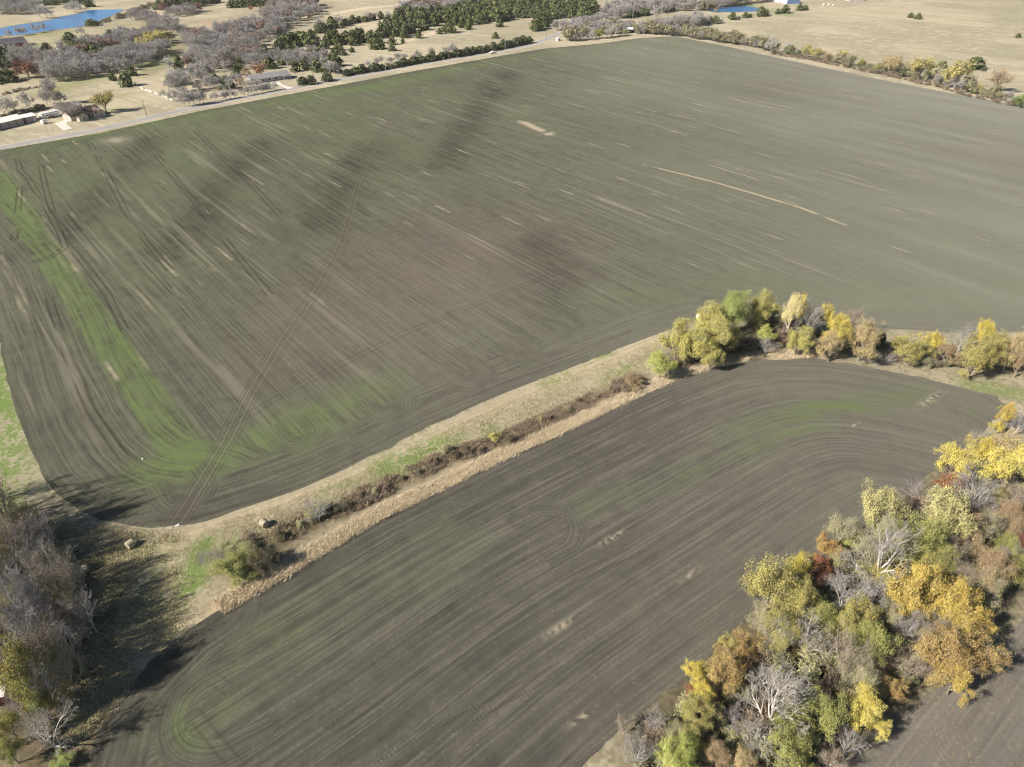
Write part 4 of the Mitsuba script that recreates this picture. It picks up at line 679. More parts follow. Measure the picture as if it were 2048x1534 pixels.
    ('oliveuf2',163.7,718,7.8,7.9,284,34), ('oliveuf2',162.3,716.7,9.9,10.4,284,34), ('oliveuf2',164.8,718,7.1,6.3,284,34), ('barefar',162.9,714.7,8.4,6.8,284,34), ('oliveuf2',166.6,716.5,9,7.3,284,34), ('barefar',164.7,714.9,10.2,8.8,284,34),
    ('oliveuf2',162.9,710.1,10.3,8.7,284,34), ('oliveuf2',164.8,705.3,8.6,8.2,284,34), ('oliveuf2',168.2,703.9,6.5,5.1,284,34), ('oliveuf2',169.6,706.8,9.8,8.6,284,34), ('oliveuf2',168.5,706.9,6.5,5.3,284,34), ('oliveuf2',172.7,705.2,9.5,9.7,284,34),
    ('oliveuf2',174.5,703.5,9.7,7.8,284,34), ('oliveuf2',175.5,700.6,8.5,6.7,284,34), ('barefar',170.9,702.2,9.5,7.5,284,34), ('oliveuf2',175.5,700.8,6.3,6,284,34), ('oliveuf2',178.2,699.2,10.3,10.2,284,34), ('oliveuf2',178.8,696.2,8.3,8.4,284,34),
    ('barefar',180.2,697.1,8.7,7.3,284,34), ('oliveuf2',180.4,696.8,5.9,6.2,284,34), ('oliveuf2',179,696.6,8.7,7.6,284,34), ('oliveuf2',180.4,689.3,8,6.3,284,34), ('oliveuf2',187.4,692.8,8.3,6.6,284,34), ('oliveuf2',182.2,689.1,9.3,9.2,284,34),
    ('oliveuf2',186.7,686.3,7.2,6.7,284,34), ('oliveuf2',186.1,684.9,6,6.4,284,34), ('oliveuf2',190.9,687.3,8.9,8.7,284,34), ('oliveuf2',192.4,683.4,9.8,7.5,284,34), ('barefar',189.8,685.3,6.9,5,284,34), ('oliveuf2',189.8,684.7,5.9,5,284,34),
    ('oliveuf2',193.4,679.5,9.9,7.2,284,34), ('oliveuf2',196.2,684.5,9.5,6.9,284,34), ('oliveuf2',193.5,679,8.8,6.5,284,34), ('oliveuf2',194.9,680.2,9.7,8.8,284,34), ('barefar',199.9,675,8.1,6.2,284,34), ('oliveuf2',198.6,675.2,5.7,5.6,284,34),
    ('oliveuf2',199.5,680.7,9.9,7.7,284,34), ('barefar',201.1,673.6,7.5,5.4,284,34), ('oliveuf2',201.1,672.5,5.9,6.2,284,34), ('barefar',202.2,670.6,6.6,6.3,284,34), ('oliveuf2',207.5,670.4,6.4,6.7,284,34), ('oliveuf2',206.4,672.8,6.4,6.7,284,34),
    ('oliveuf2',207.7,666.9,8.6,8.5,284,34), ('oliveuf2',209.2,666.5,6.1,6.4,284,34), ('oliveuf2',210,668.8,9.9,7.7,284,34), ('oliveuf2',206.9,666.9,6.2,4.4,284,34), ('oliveuf2',206.8,665.2,8.5,8.5,284,34), ('barefar',209.1,660.7,8.8,6.3,284,34),
    ('oliveuf2',211.5,663.4,6.7,4.8,284,34), ('oliveuf2',215.5,660.1,7.7,6.8,284,34), ('barefar',212.6,654.7,6.7,4.8,284,34), ('oliveuf2',215.3,651.8,6.3,4.5,284,34), ('oliveuf2',211,656,6.8,6.3,284,34), ('oliveuf2',210.9,650.2,9.7,10,284,34),
    ('oliveuf2',213.1,651.7,8.4,7.6,284,34), ('barefar',148.3,738,5.1,4.8,284,34), ('barefar',156.3,737.4,5.2,4.9,284,34), ('barefar',160.1,732.5,5,5.2,284,34), ('oliveuf2',159.6,730,5.9,5.1,284,34), ('barefar',168.4,729.8,7.6,8.3,284,34),
    ('barefar',170,722.3,7.1,7.1,284,34), ('barefar',176.1,721.5,6.8,5.2,284,34), ('barefar',179.4,721.8,6.9,7.1,284,34), ('oliveuf2',183.2,720.4,7.5,6.7,284,34), ('oliveuf2',188.6,709.8,4.6,5.1,284,34), ('barefar',190.6,711.3,7.1,6.1,284,34),
    ('barefar',194.3,710.7,7.6,5.7,284,34), ('barefar',200.3,706,4.8,3.9,284,34), ('oliveuf2',201.4,706.4,7.2,7.7,284,34), ('barefar',200.4,704.9,4.9,4.5,284,34), ('oliveuf2',204.8,694.7,4.8,4.2,284,34), ('cedar',181.1,790.5,7.5,6.3,285,35),
    ('cedar',181.5,794.1,7.7,5.9,285,35), ('bare',186.4,793.6,9.9,8.6,285,35), ('bare',192.1,795.2,6.5,4.8,285,35), ('bare',197.2,798,8.2,8,285,35), ('cedar',200.2,799.5,6.5,6.4,285,35), ('cedar',205.3,798.9,9.3,6.6,285,35),
    ('cedar',205,798.8,6,4.1,285,35), ('bare',212.4,804.2,6.1,4.2,285,35), ('cedar',229.2,823.8,8.3,7.1,286,-1), ('cedar',237.6,830.9,3.1,2.7,287,-1), ('cedar',246.2,837.1,6.9,5.8,288,-1), ('cedar',252.7,841.6,4.2,3.6,289,-1),
    ('cedar',265.4,849,11.2,9.5,290,-1), ('cedar',273.9,856.4,6.5,5.5,291,-1), ('cedar',289.1,865.9,6,5.1,292,-1), ('cedar',299.4,872.7,9.3,7.9,293,-1), ('cedar',322.4,893.6,7.8,6.7,294,-1), ('cedar',329.9,897.7,6.2,5.3,295,-1),
    ('cedar',421,838,5.8,4.9,296,-1), ('cedar',424.5,829.1,6.8,5.8,297,-1), ('cedar',461.3,713.3,4.6,3.9,298,-1), ('oliveuf2',224.7,877.6,5,5,299,-1), ('paleyelfar',213.9,897.7,10.1,7.1,300,-1), ('bare',214.1,638.3,9.9,11.9,301,-1),
    ('cedar',225.3,632.9,6.6,5.9,302,-1), ('cedar',229.5,630.2,5.7,5.1,303,-1), ('cedar',232.3,624.8,5.3,4.7,304,-1), ('bare',233.4,655.3,10.1,5.1,305,-1), ('yelolive',236.3,618.5,9.6,8.7,306,-1), ('yelolive',241.9,610.2,8.7,7.9,307,-1),
    ('brown',245.8,599.2,7,6.3,308,-1), ('yelgreen',255.6,596.8,9.7,8.8,309,-1), ('oliveuf2',259.1,587.1,8.4,7.6,310,-1), ('olive',262.2,574.5,7.5,6.8,311,-1), ('brushg',266.4,568.6,6.7,4.7,312,-1), ('olive',268.7,562,5.9,5.3,313,-1),
    ('tan',273.7,551.2,14.5,13.1,314,-1), ('oliveuf2',280.9,548.2,9.4,8.4,315,-1), ('yellowfar',287.7,536.6,18.4,14.7,316,-1), ('palesparse',295.2,526.7,12.5,10.7,317,-1), ('cedar',315.7,562,9.6,7.7,318,-1), ('cedar',304.6,553.3,7.3,5.8,319,-1),
    ('yellowfar',298.7,508.8,18.3,17.3,320,-1), ('cedar',334.6,570.9,7.5,6,321,-1), ('cedar',347.8,574.5,12.8,8.3,322,-1), ('oliveuf2',305.9,504,9.4,8.5,323,-1), ('cedar',305.1,498.6,6.6,6,324,-1), ('yelgreen',306.8,493.3,4.9,5.9,325,-1),
    ('orangesparse',320.7,500.4,16,13.6,326,-1), ('oliveuf2',307.4,485.3,6.5,4.9,327,36), ('oliveuf2',310.2,483,6.5,4.8,327,36), ('oliveuf2',312.2,477.9,6.4,4.8,327,36), ('oliveuf2',313.9,474,6.4,4.8,327,36), ('green2',313.4,458.7,8.7,6.9,328,-1),
    ('barewhite',312.3,465,6.3,3.8,329,-1), ('brush',213.3,634.1,4.6,3.8,330,37), ('brush',214.1,632.2,2.7,1.8,330,37), ('brush',217.5,630,4.5,2.9,330,37), ('brush',219.1,627.2,3.2,2.3,330,37), ('brushfar',221.3,623.5,3.3,1.8,330,37),
    ('brushfar',224.6,622.1,3.1,2.2,330,37), ('brush',226.5,619.6,3.7,2.4,330,37), ('brush',228.6,615,3.6,3,330,37), ('brush',231,612.3,3.5,3.1,330,37), ('brushfar',232.9,611.3,3.9,3.1,330,37), ('brush',236,608.4,3.7,2.9,330,37),
    ('brush',237.4,605.9,4.1,2.7,330,37), ('brushfar',238.8,603.2,3.5,2.2,330,37), ('brush',240.7,599.2,3.2,2.1,330,37), ('brushfar',242.4,596.6,3.9,3,330,37), ('brushfar',243.7,594.1,2.5,2,330,37), ('brushfar',245.9,590.2,3.9,3.4,330,37),
    ('brushfar',248.2,587.3,3.2,1.9,330,37), ('brushfar',248.5,585.4,3.2,2.3,330,37), ('brushfar',251.6,580.8,4,3.5,330,37), ('brushfar',253.5,579.3,4.3,3.6,330,37), ('brush',256,574.7,2.7,1.7,330,37), ('brush',256.6,573.3,3.9,3.2,330,37),
    ('brushfar',258.7,567.8,4.5,3.1,330,37), ('brush',260.3,566.9,2.6,1.6,330,37), ('brush',260.1,563.3,3.2,2.4,330,37), ('brushfar',262.8,560.1,4.2,3.6,330,37), ('brush',264.7,558,3.4,2.4,330,37), ('brush',266.2,556,4,3.5,330,37),
    ('brush',269.9,551.7,2.9,2.3,330,37), ('brush',271,549.2,4.4,2.8,330,37), ('brushfar',273.2,546.5,4.5,3.7,330,37), ('brushfar',275.3,543.6,3.9,3,330,37), ('brush',275.9,540.7,2.8,1.7,330,37), ('brush',278.4,535.8,2.9,1.9,330,37),
    ('brushfar',280.6,532.2,4.4,2.8,330,37), ('brush',281,529.6,2.6,1.8,330,37), ('brushfar',282,526.1,3.6,2.8,330,37), ('brushfar',282.8,523.4,4.2,3.1,330,37), ('brush',285,519.7,2.7,1.7,330,37), ('brush',286.8,519.6,4.2,3.5,330,37),
    ('brushfar',289.2,515.1,4.7,3.3,330,37), ('brush',291.6,511.5,4.7,2.8,330,37), ('brush',291.4,509.1,3.7,2.5,330,37), ('brushfar',291.9,505.2,4.4,3.7,330,37), ('brushfar',292.8,500.6,2.6,1.5,330,37), ('brush',294.6,498.4,4.5,3.7,330,37),
    ('brush',294.6,494.1,3.9,2.4,330,37), ('brush',294.3,491,4.3,3.7,330,37), ('brushfar',297.9,487.5,2.9,2.3,330,37), ('brush',297,487.1,2.9,2.1,330,37), ('brushfar',300.6,482.9,3.9,2.4,330,37), ('brush',302,479.6,3.4,2.9,330,37),
    ('brush',305.6,474.5,4.4,3.3,330,37), ('brushfar',306.4,472.1,3,2,330,37), ('brushfar',306.3,469,3.2,2.6,330,37), ('brushfar',309.6,465.3,3.4,2.7,330,37), ('brush',311.2,463.3,4.3,2.8,330,37), ('brushfar',310.7,463.4,2.9,1.8,330,37),
    ('brushfar',315.8,456.7,2.9,2.4,330,37), ('oliveuf2',217,638.7,7.7,7.7,284,34), ('brushg',215.8,638,6.2,5.4,284,34), ('barefar',223.9,631.4,5.5,3.9,284,34), ('brushg',226.8,631.3,7.2,7.3,284,34), ('barefar',230.6,629,4.7,4.5,284,34),
    ('barefar',232,625.2,5.7,4.8,284,34), ('oliveuf2',235.5,620.4,7.1,6.2,284,34), ('barefar',236.5,618.1,5.3,5.4,284,34), ('oliveuf2',241.6,613.3,7,7.4,284,34), ('brushg',240.6,608.4,6.2,5.6,284,34), ('oliveuf2',243.2,606.1,7.2,6.3,284,34),
    ('brushg',248.5,598.9,6.7,5.6,284,34), ('barefar',251.1,597.4,4.3,3.9,284,34), ('oliveuf2',251.5,593.1,7.8,7.2,284,34), ('barefar',254.9,590.8,7,6.5,284,34), ('oliveuf2',255.6,587.9,5.5,5.3,284,34), ('brushg',257.1,583,6.5,6.6,284,34),
    ('brushg',261.5,576.6,4.7,3.9,284,34), ('brushg',265,571.1,5.3,4.5,284,34), ('oliveuf2',265.4,569.8,5.2,4.5,284,34), ('oliveuf2',271.3,565.5,5.7,6.1,284,34), ('brushg',272.2,559,7.6,5.4,284,34), ('oliveuf2',277.9,555.4,7,6.4,284,34),
    ('brushg',276.9,549.7,7.6,5.9,284,34), ('brushg',281.3,548.4,7.1,5.4,284,34), ('oliveuf2',283.9,541.3,6.2,4.8,284,34), ('oliveuf2',286.7,538.1,6.5,6.5,284,34), ('brushg',285.3,535.7,5.1,5.3,284,34), ('brushg',289.6,531.2,4.8,4.9,284,34),
    ('brushg',294.6,524.8,5.2,5.2,284,34), ('barefar',293.2,520.2,6.5,6.7,284,34), ('oliveuf2',296.1,522.9,5.6,5.7,284,34), ('barefar',295.8,514.1,5.2,3.7,284,34), ('barefar',299.1,510.2,7.1,7,284,34), ('barefar',301.4,504.9,7.1,6.3,284,34),
    ('brushg',305.1,502.4,6.2,5.9,284,34), ('oliveuf2',304,494.2,5.5,5.6,284,34), ('oliveuf2',308.3,491.2,6.1,4.2,284,34), ('oliveuf2',310.9,483.2,7.9,8.1,284,34), ('oliveuf2',308.2,481.6,4.4,3.4,284,34), ('barefar',314.2,473.4,7.3,5.9,284,34),
    ('barefar',315.6,473.3,6.1,5.6,284,34), ('barefar',316.9,468.6,4.8,4,284,34), ('brushg',317.1,464,4.9,4.1,284,34),
]
STUFF = [
    ('barefar',-298.6,640.8,8,8.3), ('barefar',-316.7,545.7,9.8,8.3), ('barepfar',-284.8,605.9,8.4,7.7), ('barefar',-331.5,571.2,11.3,12.7), ('barefar',-299.2,607.8,10.6,10.5), ('barepfar',-315.7,569.8,11.6,10.5),
    ('barepfar',-340.5,564.5,8.4,9.5), ('barefar',-316.5,553.9,10.7,11.2), ('barefar',-286.4,577,7,6.3), ('barefar',-286.3,617.5,10.1,10.8), ('barefar',-296.4,574.4,8.3,7), ('barepfar',-335,570.1,6.3,5.5),
    ('barefar',-304.9,635.3,7.8,7.6), ('barepfar',-283.6,634.6,11.4,10.2), ('barefar',-293.2,623.6,8.2,7), ('barefar',-337.3,581.9,10,9.3), ('barepfar',-286.7,568.1,9.6,8.6), ('barefar',-322.2,586.1,9,7.6),
    ('barepfar',-315.5,599,6.6,6.5), ('barefar',-331.2,584.7,10.2,11.1), ('barefar',-338.2,559.2,11.2,9.6), ('barefar',-302,596.6,6.7,6.7), ('barefar',-328.7,550,10.2,10.2), ('barefar',-287.3,601.3,8.6,7.7),
    ('barefar',-315.2,625.9,7.5,8.3), ('barepfar',-331.9,546.9,8.4,8.2), ('barefar',-296.7,596.9,7.5,6.7), ('barefar',-286.2,632.5,10.3,11), ('barepfar',-332.6,591.1,10.5,11.6), ('barefar',-286.8,611.5,8.5,7),
    ('barefar',-320.6,533.9,8.7,7.6), ('barepfar',-289.5,631.7,8.8,7.2), ('barefar',-343.8,576.1,7.4,8.3), ('barefar',-301,571,10.1,8.3), ('barefar',-304.4,545.1,6.9,6.6), ('barepfar',-294.1,569.1,6.7,6.4),
    ('barefar',-302.9,565,8.1,7.8), ('barefar',-293.3,578.8,10.7,11.9), ('barefar',-284.5,591.6,6.3,6), ('barepfar',-305.7,631.7,6.6,6.2), ('barefar',-286.6,584.6,9,8.2), ('barefar',-290.3,642.4,7.5,6.5),
    ('barepfar',-324.2,541.9,9.8,11), ('barefar',-329.5,540.8,6.3,7), ('barepfar',-304.4,578.4,8.4,8.7), ('barefar',-316.8,536.4,11,11.3), ('barefar',-326.2,536.4,7.2,6), ('barefar',-310.3,569.4,7.2,6.2),
    ('barefar',-300.4,623.4,10.2,8.5), ('barefar',-326.7,545.9,9,7.9), ('barefar',-309.6,602.1,6.5,5.7), ('barefar',-296,631.5,11.2,9.4), ('barefar',-331.8,553.3,9.8,8), ('barefar',-323,574.4,10.9,11.1),
    ('barefar',-289.5,580.6,10.9,11.3), ('barepfar',-339.5,578.2,6.7,6.5), ('barefar',-321.3,564.2,9.2,7.8), ('barefar',-303.8,599.9,11.1,12), ('barefar',-346.1,579.1,9,8.9), ('barefar',-321.1,611.7,7.6,8.6),
    ('barefar',-296.2,619.7,11.2,10.9), ('barefar',-281.3,596.1,8.8,8.3), ('barefar',-313,571.8,8.8,7.3), ('barefar',-289.5,638.9,10.1,9.7), ('barepfar',-313.4,552.5,8.2,7), ('barefar',-289.8,617.7,6.8,6.3),
    ('barefar',-294.6,645.1,8,8.2), ('barepfar',-290.3,607.6,10.2,9.4), ('barepfar',-327.5,586.3,7.2,6.1), ('barefar',-301.8,603.6,11.5,11.6), ('barefar',-316,562.7,9.8,8.2), ('barefar',-288.1,647.7,8.8,9.1),
    ('barefar',-317.7,611.9,8.7,8.5), ('barefar',-337.8,588.1,8.3,8.8), ('barefar',-309.3,544.9,10.4,8.7), ('barefar',-301.2,615.7,9.2,7.9), ('barefar',-324.4,570.9,10,9.6), ('barefar',-322.5,551.3,9.8,8.3),
    ('barefar',-318.1,585.2,6.5,6), ('barefar',-305.6,559.4,8.9,8.8), ('barefar',-303.1,554.5,10.2,9.8), ('barepfar',-286,595.1,7.3,8.2), ('barefar',-311,587.1,7.6,7.1), ('barepfar',-311.9,560.7,9.8,8.9),
    ('barefar',-300.8,627.2,8.3,7.4), ('barepfar',-324.6,565.6,9,10.2), ('barefar',-315.6,588.1,6.4,6.5), ('barepfar',-315,558.3,8.6,8.8), ('barepfar',-299.8,583.4,8.1,7.7), ('barepfar',-298.3,650.4,6.8,6.7),
    ('barefar',-283.8,623.4,11.6,12), ('barefar',-291,635.4,8.5,7), ('barefar',-311.3,619.6,7.2,6.5), ('barefar',-305.9,620.8,10.8,12.1), ('barefar',-335.6,555.5,8.3,6.8), ('barefar',-282.5,585.1,8.6,9.1),
    ('barepfar',-320.8,541.1,8.9,10.1), ('barefar',-288,623.6,8.1,8), ('barefar',-339.3,570.7,6.8,7.5), ('barefar',-293.7,599.7,9.4,9.1), ('barefar',-307.8,540.3,11.3,11.7), ('barepfar',-317.5,580.1,10.2,10.7),
    ('barefar',-301.4,589.6,8.5,8.4), ('barefar',-317.9,573.2,10.8,10.7), ('barefar',-294.5,559.7,8,7), ('barepfar',-292.6,610.9,10.1,11.4), ('barefar',-292.2,563.8,7.5,7.6), ('barefar',-323.5,600.9,7.9,6.8),
    ('barepfar',-313.5,578.6,10.1,9.8), ('barefar',-332.9,565.4,6.3,6.2), ('barefar',-310.3,597.3,10.9,11.8), ('barefar',-290.1,613.2,7.1,6.5), ('barefar',-328.2,564.9,7.2,6.7), ('barefar',-310.3,631.2,10.5,9),
    ('barefar',-300.8,559.7,9.9,8.5), ('barefar',-306,610.5,10.7,9.6), ('barefar',-281.4,602.5,10,8.5), ('barepfar',-304.4,585,11.3,11.4), ('barefar',-293.3,617.2,10.5,9.2), ('barefar',-330.2,559.9,7.8,8.8),
    ('barepfar',-300,550.8,6.4,5.5), ('barefar',-309.3,614.9,10.4,8.6), ('barefar',-297,613.2,10.9,9.9), ('barefar',-327.4,556.6,10,11.1), ('barefar',-312.8,534.1,10,9.1), ('barepfar',-282.9,580.1,7.2,7.6),
    ('barefar',-306.9,551.2,8.4,7.1), ('barefar',-305,589.8,10.8,9.7), ('barepfar',-303.2,647.7,6.4,6.4), ('barefar',-318.9,600.1,8,6.6), ('barefar',-306.9,566.5,8.6,8.7), ('barefar',-324.1,528.5,11.5,10.9),
    ('barefar',-299.2,636.7,7.7,6.6), ('barefar',-342.6,585,10.5,11.6), ('barefar',-308.5,639.1,7,6), ('barefar',-313.1,592.4,9.3,10.6), ('barefar',-334.5,695,7.2,7), ('barefar',-329.2,688.2,9.2,7.5),
    ('barefar',-342.7,683.3,9.3,10), ('barepfar',-345.7,691.3,11.6,11.3), ('barefar',-336.4,678.2,6.3,6.7), ('barepfar',-333.6,711.3,7.4,7.3), ('barefar',-341.1,678.9,7.4,6.1), ('barefar',-324.4,697.2,10.4,9.2),
    ('barefar',-331.4,662.6,8.7,9), ('barepfar',-340.3,693.7,10.9,10.9), ('barefar',-333.7,726.9,11.6,11), ('barepfar',-324.5,711.9,8.3,8.5), ('barefar',-334.6,716.6,7.5,6.7), ('barefar',-322.9,723.9,11.2,8.8),
    ('barefar',-338.2,674.6,11.3,11.5), ('barepfar',-335.4,723,9.5,8.4), ('barepfar',-327.8,665.2,9.6,9.8), ('barepfar',-325.8,731.8,7.5,7.5), ('barepfar',-350.2,683.2,10.5,9.4), ('barefar',-324.9,683.2,9.2,9.9),
    ('barefar',-333,720.6,9,7.4), ('barefar',-339.1,689.9,10.8,8.4), ('barefar',-327,716.2,10.9,11.4), ('barefar',-346.7,686.6,10.9,11), ('barefar',-331.6,674.4,8.1,8.6), ('barefar',-337.4,720.2,8.7,8.5),
    ('barepfar',-339.3,715.7,6.6,6.7), ('barepfar',-326.5,725.2,10.4,8.1), ('barefar',-331.9,668.1,7.5,6.3), ('barefar',-326.6,721.4,6.5,6.7), ('barefar',-327.9,707.9,6.9,6.8), ('barefar',-337.5,712.6,8.3,6.5),
    ('barepfar',-327.9,698,10.1,10.1), ('barefar',-332.2,733.8,7.2,6.4), ('barepfar',-336.3,702.7,7.4,7.5), ('barefar',-332.4,683,8.6,8.5), ('barefar',-340.3,704.8,8.8,8.1), ('barefar',-335.4,690,8.2,8.6),
    ('barefar',-345.6,677.9,8.6,6.9), ('barefar',-329.6,739.2,7.2,7.2), ('barefar',-332.4,678.4,11.5,10.4), ('barefar',-346,682,9.9,8.9), ('barefar',-330.8,693.2,7.9,6.5), ('barefar',-332.7,704.6,7.1,5.6),
    ('barepfar',-350.9,589.3,6.3,5.6), ('barepfar',-346.8,589.9,7.6,6.5), ('barefar',-362.1,607.7,7.5,7), ('barefar',-357.4,600.1,9.4,7.7), ('barefar',-349.6,592.5,6.4,6.2), ('barefar',-355.7,606.3,6.3,6.4),
    ('barefar',-342.6,587,8.5,9.1), ('barefar',-357.4,594.8,10.8,9.4), ('barefar',-364.6,611,8.3,6.6), ('barefar',-347.1,597.1,7.3,6.9), ('barefar',-342.5,600.2,7.6,7.3), ('barefar',-355.3,592.1,9.9,8.8),
    ('barefar',-365.7,597.6,8.1,8.6), ('barefar',-354.6,611.4,6.3,6.4), ('barepfar',-347.5,583.7,11,11.7), ('barefar',-346.7,610.5,8,6.1), ('barefar',-345.5,602.1,7.2,7.1), ('barefar',-352.7,599.5,6.8,6.8),
    ('barefar',-363,624.5,11.3,12), ('barefar',-365.2,593.8,6.9,5.9), ('barepfar',-348.3,615.5,7.8,8.3), ('barefar',-357.7,615.9,10,10), ('barepfar',-360.6,601.5,7.3,6), ('barefar',-359.4,624.2,8.4,7.1),
    ('barefar',-361.7,620.3,7.7,6.1), ('barefar',-353.6,616,8.4,8.6), ('barefar',-349.1,607.9,8.7,6.8), ('redfar',-262.5,711.4,11,9.2), ('barefar',-253.2,669.5,10.5,11.6), ('barepfar',-262.7,735.9,8.8,9.3),
    ('barefar',-250.5,706.1,8.6,8.7), ('redfar',-248.1,769.8,8.7,9.8), ('barepfar',-243.6,770.6,7.8,7.6), ('barefar',-213.9,615.4,6.3,5.5), ('barefar',-230.4,753.6,8.9,7.4), ('barefar',-252.9,752.1,6.4,6.9),
    ('barefar',-241.4,692.9,9.4,8.6), ('barefar',-275.9,707.6,8.2,8.9), ('barefar',-209.3,619.1,9.3,8.2), ('barepfar',-221.5,578.2,7.5,7.9), ('barefar',-239.9,701.1,9.4,7.8), ('redfar',-253.1,677.7,7,6.9),
    ('barepfar',-260.3,744.7,8.7,8.4), ('barefar',-254.5,617.5,7.8,8.1), ('redfar',-276.2,695.7,11.1,10.8), ('barefar',-261.1,637.9,10.8,11.9), ('barefar',-246.1,723.3,11.5,12), ('barepfar',-249.9,644,8.2,7.1),
    ('barefar',-258.3,747.6,6.5,7), ('barefar',-248,600,8.2,9.2), ('barefar',-212.9,610.1,8.1,8.9), ('barefar',-281.3,706.7,11.2,9.2), ('barefar',-216.8,635.1,11.6,12.2), ('redfar',-269.4,671.5,8.5,9),
    ('barefar',-237.3,782.5,9.6,10.5), ('barefar',-236.6,599.8,9.3,9.6), ('barefar',-241.6,729.2,10.3,10.3), ('barefar',-251,725.8,6.6,5.5), ('barepfar',-278.9,712.8,9.4,9.7), ('barefar',-273,658.7,9.8,9.2),
    ('barefar',-237.7,655.4,7.6,7.8), ('barefar',-234,634.6,10.6,11.8), ('barefar',-228.7,598.2,11.4,11.3), ('barepfar',-228.3,605,7.2,6.1), ('barefar',-248.8,669.9,11.5,11.1), ('barefar',-240,770.9,9.9,9.1),
    ('barefar',-251.9,639.8,8.1,8.6), ('barefar',-235.9,703.3,9.1,9.6), ('redfar',-217.8,726.1,7.3,8.1), ('barefar',-245.2,637,7.1,7.2), ('barefar',-231.3,767.5,9.8,9), ('barefar',-259.6,757.8,10.7,10.9),
    ('redfar',-259.7,673.2,6.4,6.4), ('redfar',-232.3,729.3,10.9,12.1), ('barefar',-253.9,685.6,8.1,7.2), ('barepfar',-251.2,696.7,7.2,6.9), ('barefar',-249.6,758.7,7.2,8.1), ('barefar',-248.2,623.7,9.7,8.3),
    ('barefar',-218.7,620,11.1,12.5), ('barefar',-224.5,727,10.3,9.7), ('barefar',-261.2,750.2,8.2,9.3), ('barefar',-242.4,662.2,11.5,9.9), ('barefar',-281.6,684.8,8.1,8.6), ('barefar',-226.9,763.3,11,10.2),
    ('barefar',-254,721.5,8.4,7.2), ('redfar',-246.5,694.8,10.7,9.7), ('barefar',-264.1,665.6,11.2,9.5), ('redfar',-259.6,665.1,9.2,7.8), ('barefar',-273.8,690.4,7.6,7.2), ('barefar',-239.4,589.6,9.6,10.6),
    ('redfar',-234,640,8.2,6.9), ('barefar',-240.3,758,10.8,9.8), ('barefar',-236.7,637.1,7.7,7.6), ('barefar',-251,610.1,10.7,10.9), ('barefar',-260.1,721,8.2,6.9), ('barefar',-224.9,753.3,6.4,6.5),
    ('barefar',-236.8,609,7.6,6.5), ('barefar',-285.5,683.5,10.2,10.3), ('barepfar',-257.4,657.5,7.7,7.6), ('barepfar',-221,629.3,7.7,8.2), ('barefar',-233.7,732.6,7,7.1), ('barefar',-274.3,671,10,8.6),
    ('barefar',-257.9,699.4,11.3,10.7), ('barefar',-239,640.5,10.3,10.4), ('barefar',-211.1,635.8,10.3,10.7), ('barefar',-227,618.9,8.5,8.4), ('barefar',-235,648.3,10.2,8.9), ('barefar',-247.1,596.6,10.5,8.5),
    ('barepfar',-225.6,656.8,9.1,7.6), ('barefar',-234.2,761.6,7.2,7.1), ('barefar',-223,638.4,11.1,12.4), ('barefar',-224.5,748.6,7.4,8.1), ('barefar',-221,590.8,10.9,12.1), ('barepfar',-224,721.1,8.5,9.2),
    ('barefar',-253.7,659.3,11.4,11.2), ('barefar',-228.9,651.9,7.5,7.8), ('barepfar',-234.2,586.1,10.3,11.2), ('redfar',-225.5,689.3,9.1,8.8), ('redfar',-211.8,606.5,7.2,7), ('barefar',-240.1,650.5,11.3,11.8),
    ('barefar',-232.7,599.4,9.4,7.7), ('barefar',-235.9,712.1,9.2,7.6), ('barepfar',-269.9,711.6,7.4,7), ('redfar',-239.7,761.6,8.6,8.6), ('barefar',-254.2,711.3,10.7,9.1), ('barepfar',-239.5,688.6,8.4,8.2),
    ('barefar',-235.9,769.2,11.4,11.1), ('barefar',-254.6,761.6,7.1,7.3), ('barefar',-244.2,674.9,9.1,9.1), ('redfar',-283.6,693.6,11,9.9), ('barefar',-233.9,775.8,8.4,8.7), ('barefar',-234.1,746.9,9.9,10.8),
    ('barefar',-222.5,675.5,10.1,9.1), ('barefar',-278.5,679.8,10.4,9.8), ('barefar',-266.5,738.3,9.7,8.4), ('barefar',-228.5,739.3,10,8.3), ('barefar',-269.2,718.6,10.7,11.9), ('barepfar',-238.2,743.1,7.1,5.9),
    ('barefar',-245.7,737.8,6.4,6.6), ('barefar',-241.2,682.9,7.8,6.9), ('barefar',-242.5,777.7,6.8,6.5), ('barepfar',-279.8,671.7,7.9,8.9), ('barefar',-263,680.6,7.5,7.1), ('redfar',-225.5,626,8.5,7),
    ('barepfar',-244.8,767.2,8.2,8.4), ('barefar',-243.8,706,11.3,9.4), ('barepfar',-228.9,680.7,7.8,6.5), ('redfar',-230.5,659.5,7.8,6.4), ('barefar',-249.6,606.4,7.9,6.7), ('barepfar',-222.1,667.4,10.3,9.9),
    ('barefar',-260.6,726,10.8,10.7), ('barefar',-274.7,699.3,11,10.9), ('barefar',-230.9,583,9.8,10.3), ('barefar',-240.9,599.7,9.2,10.3), ('barefar',-232.9,661.8,11.3,12.8), ('barefar',-254.2,730.3,7.1,7.4),
    ('barefar',-219.4,721.8,6.7,6.3), ('barepfar',-243.1,761.9,6.9,7.7), ('redfar',-245.8,609,8.9,7.9), ('barefar',-229.1,758.3,10.7,9.7), ('barefar',-221.8,733.5,8.3,7.9), ('barefar',-225.3,741.4,7.5,6.8),
    ('barefar',-226.8,610,7,6.3), ('barefar',-254.1,664.2,11.3,10.1), ('barefar',-257.2,670.7,11.4,10.8), ('barefar',-272.4,665.8,11.6,9.8), ('barefar',-209.3,623.6,11,9.7), ('barefar',-219.2,647.5,11.2,11.4),
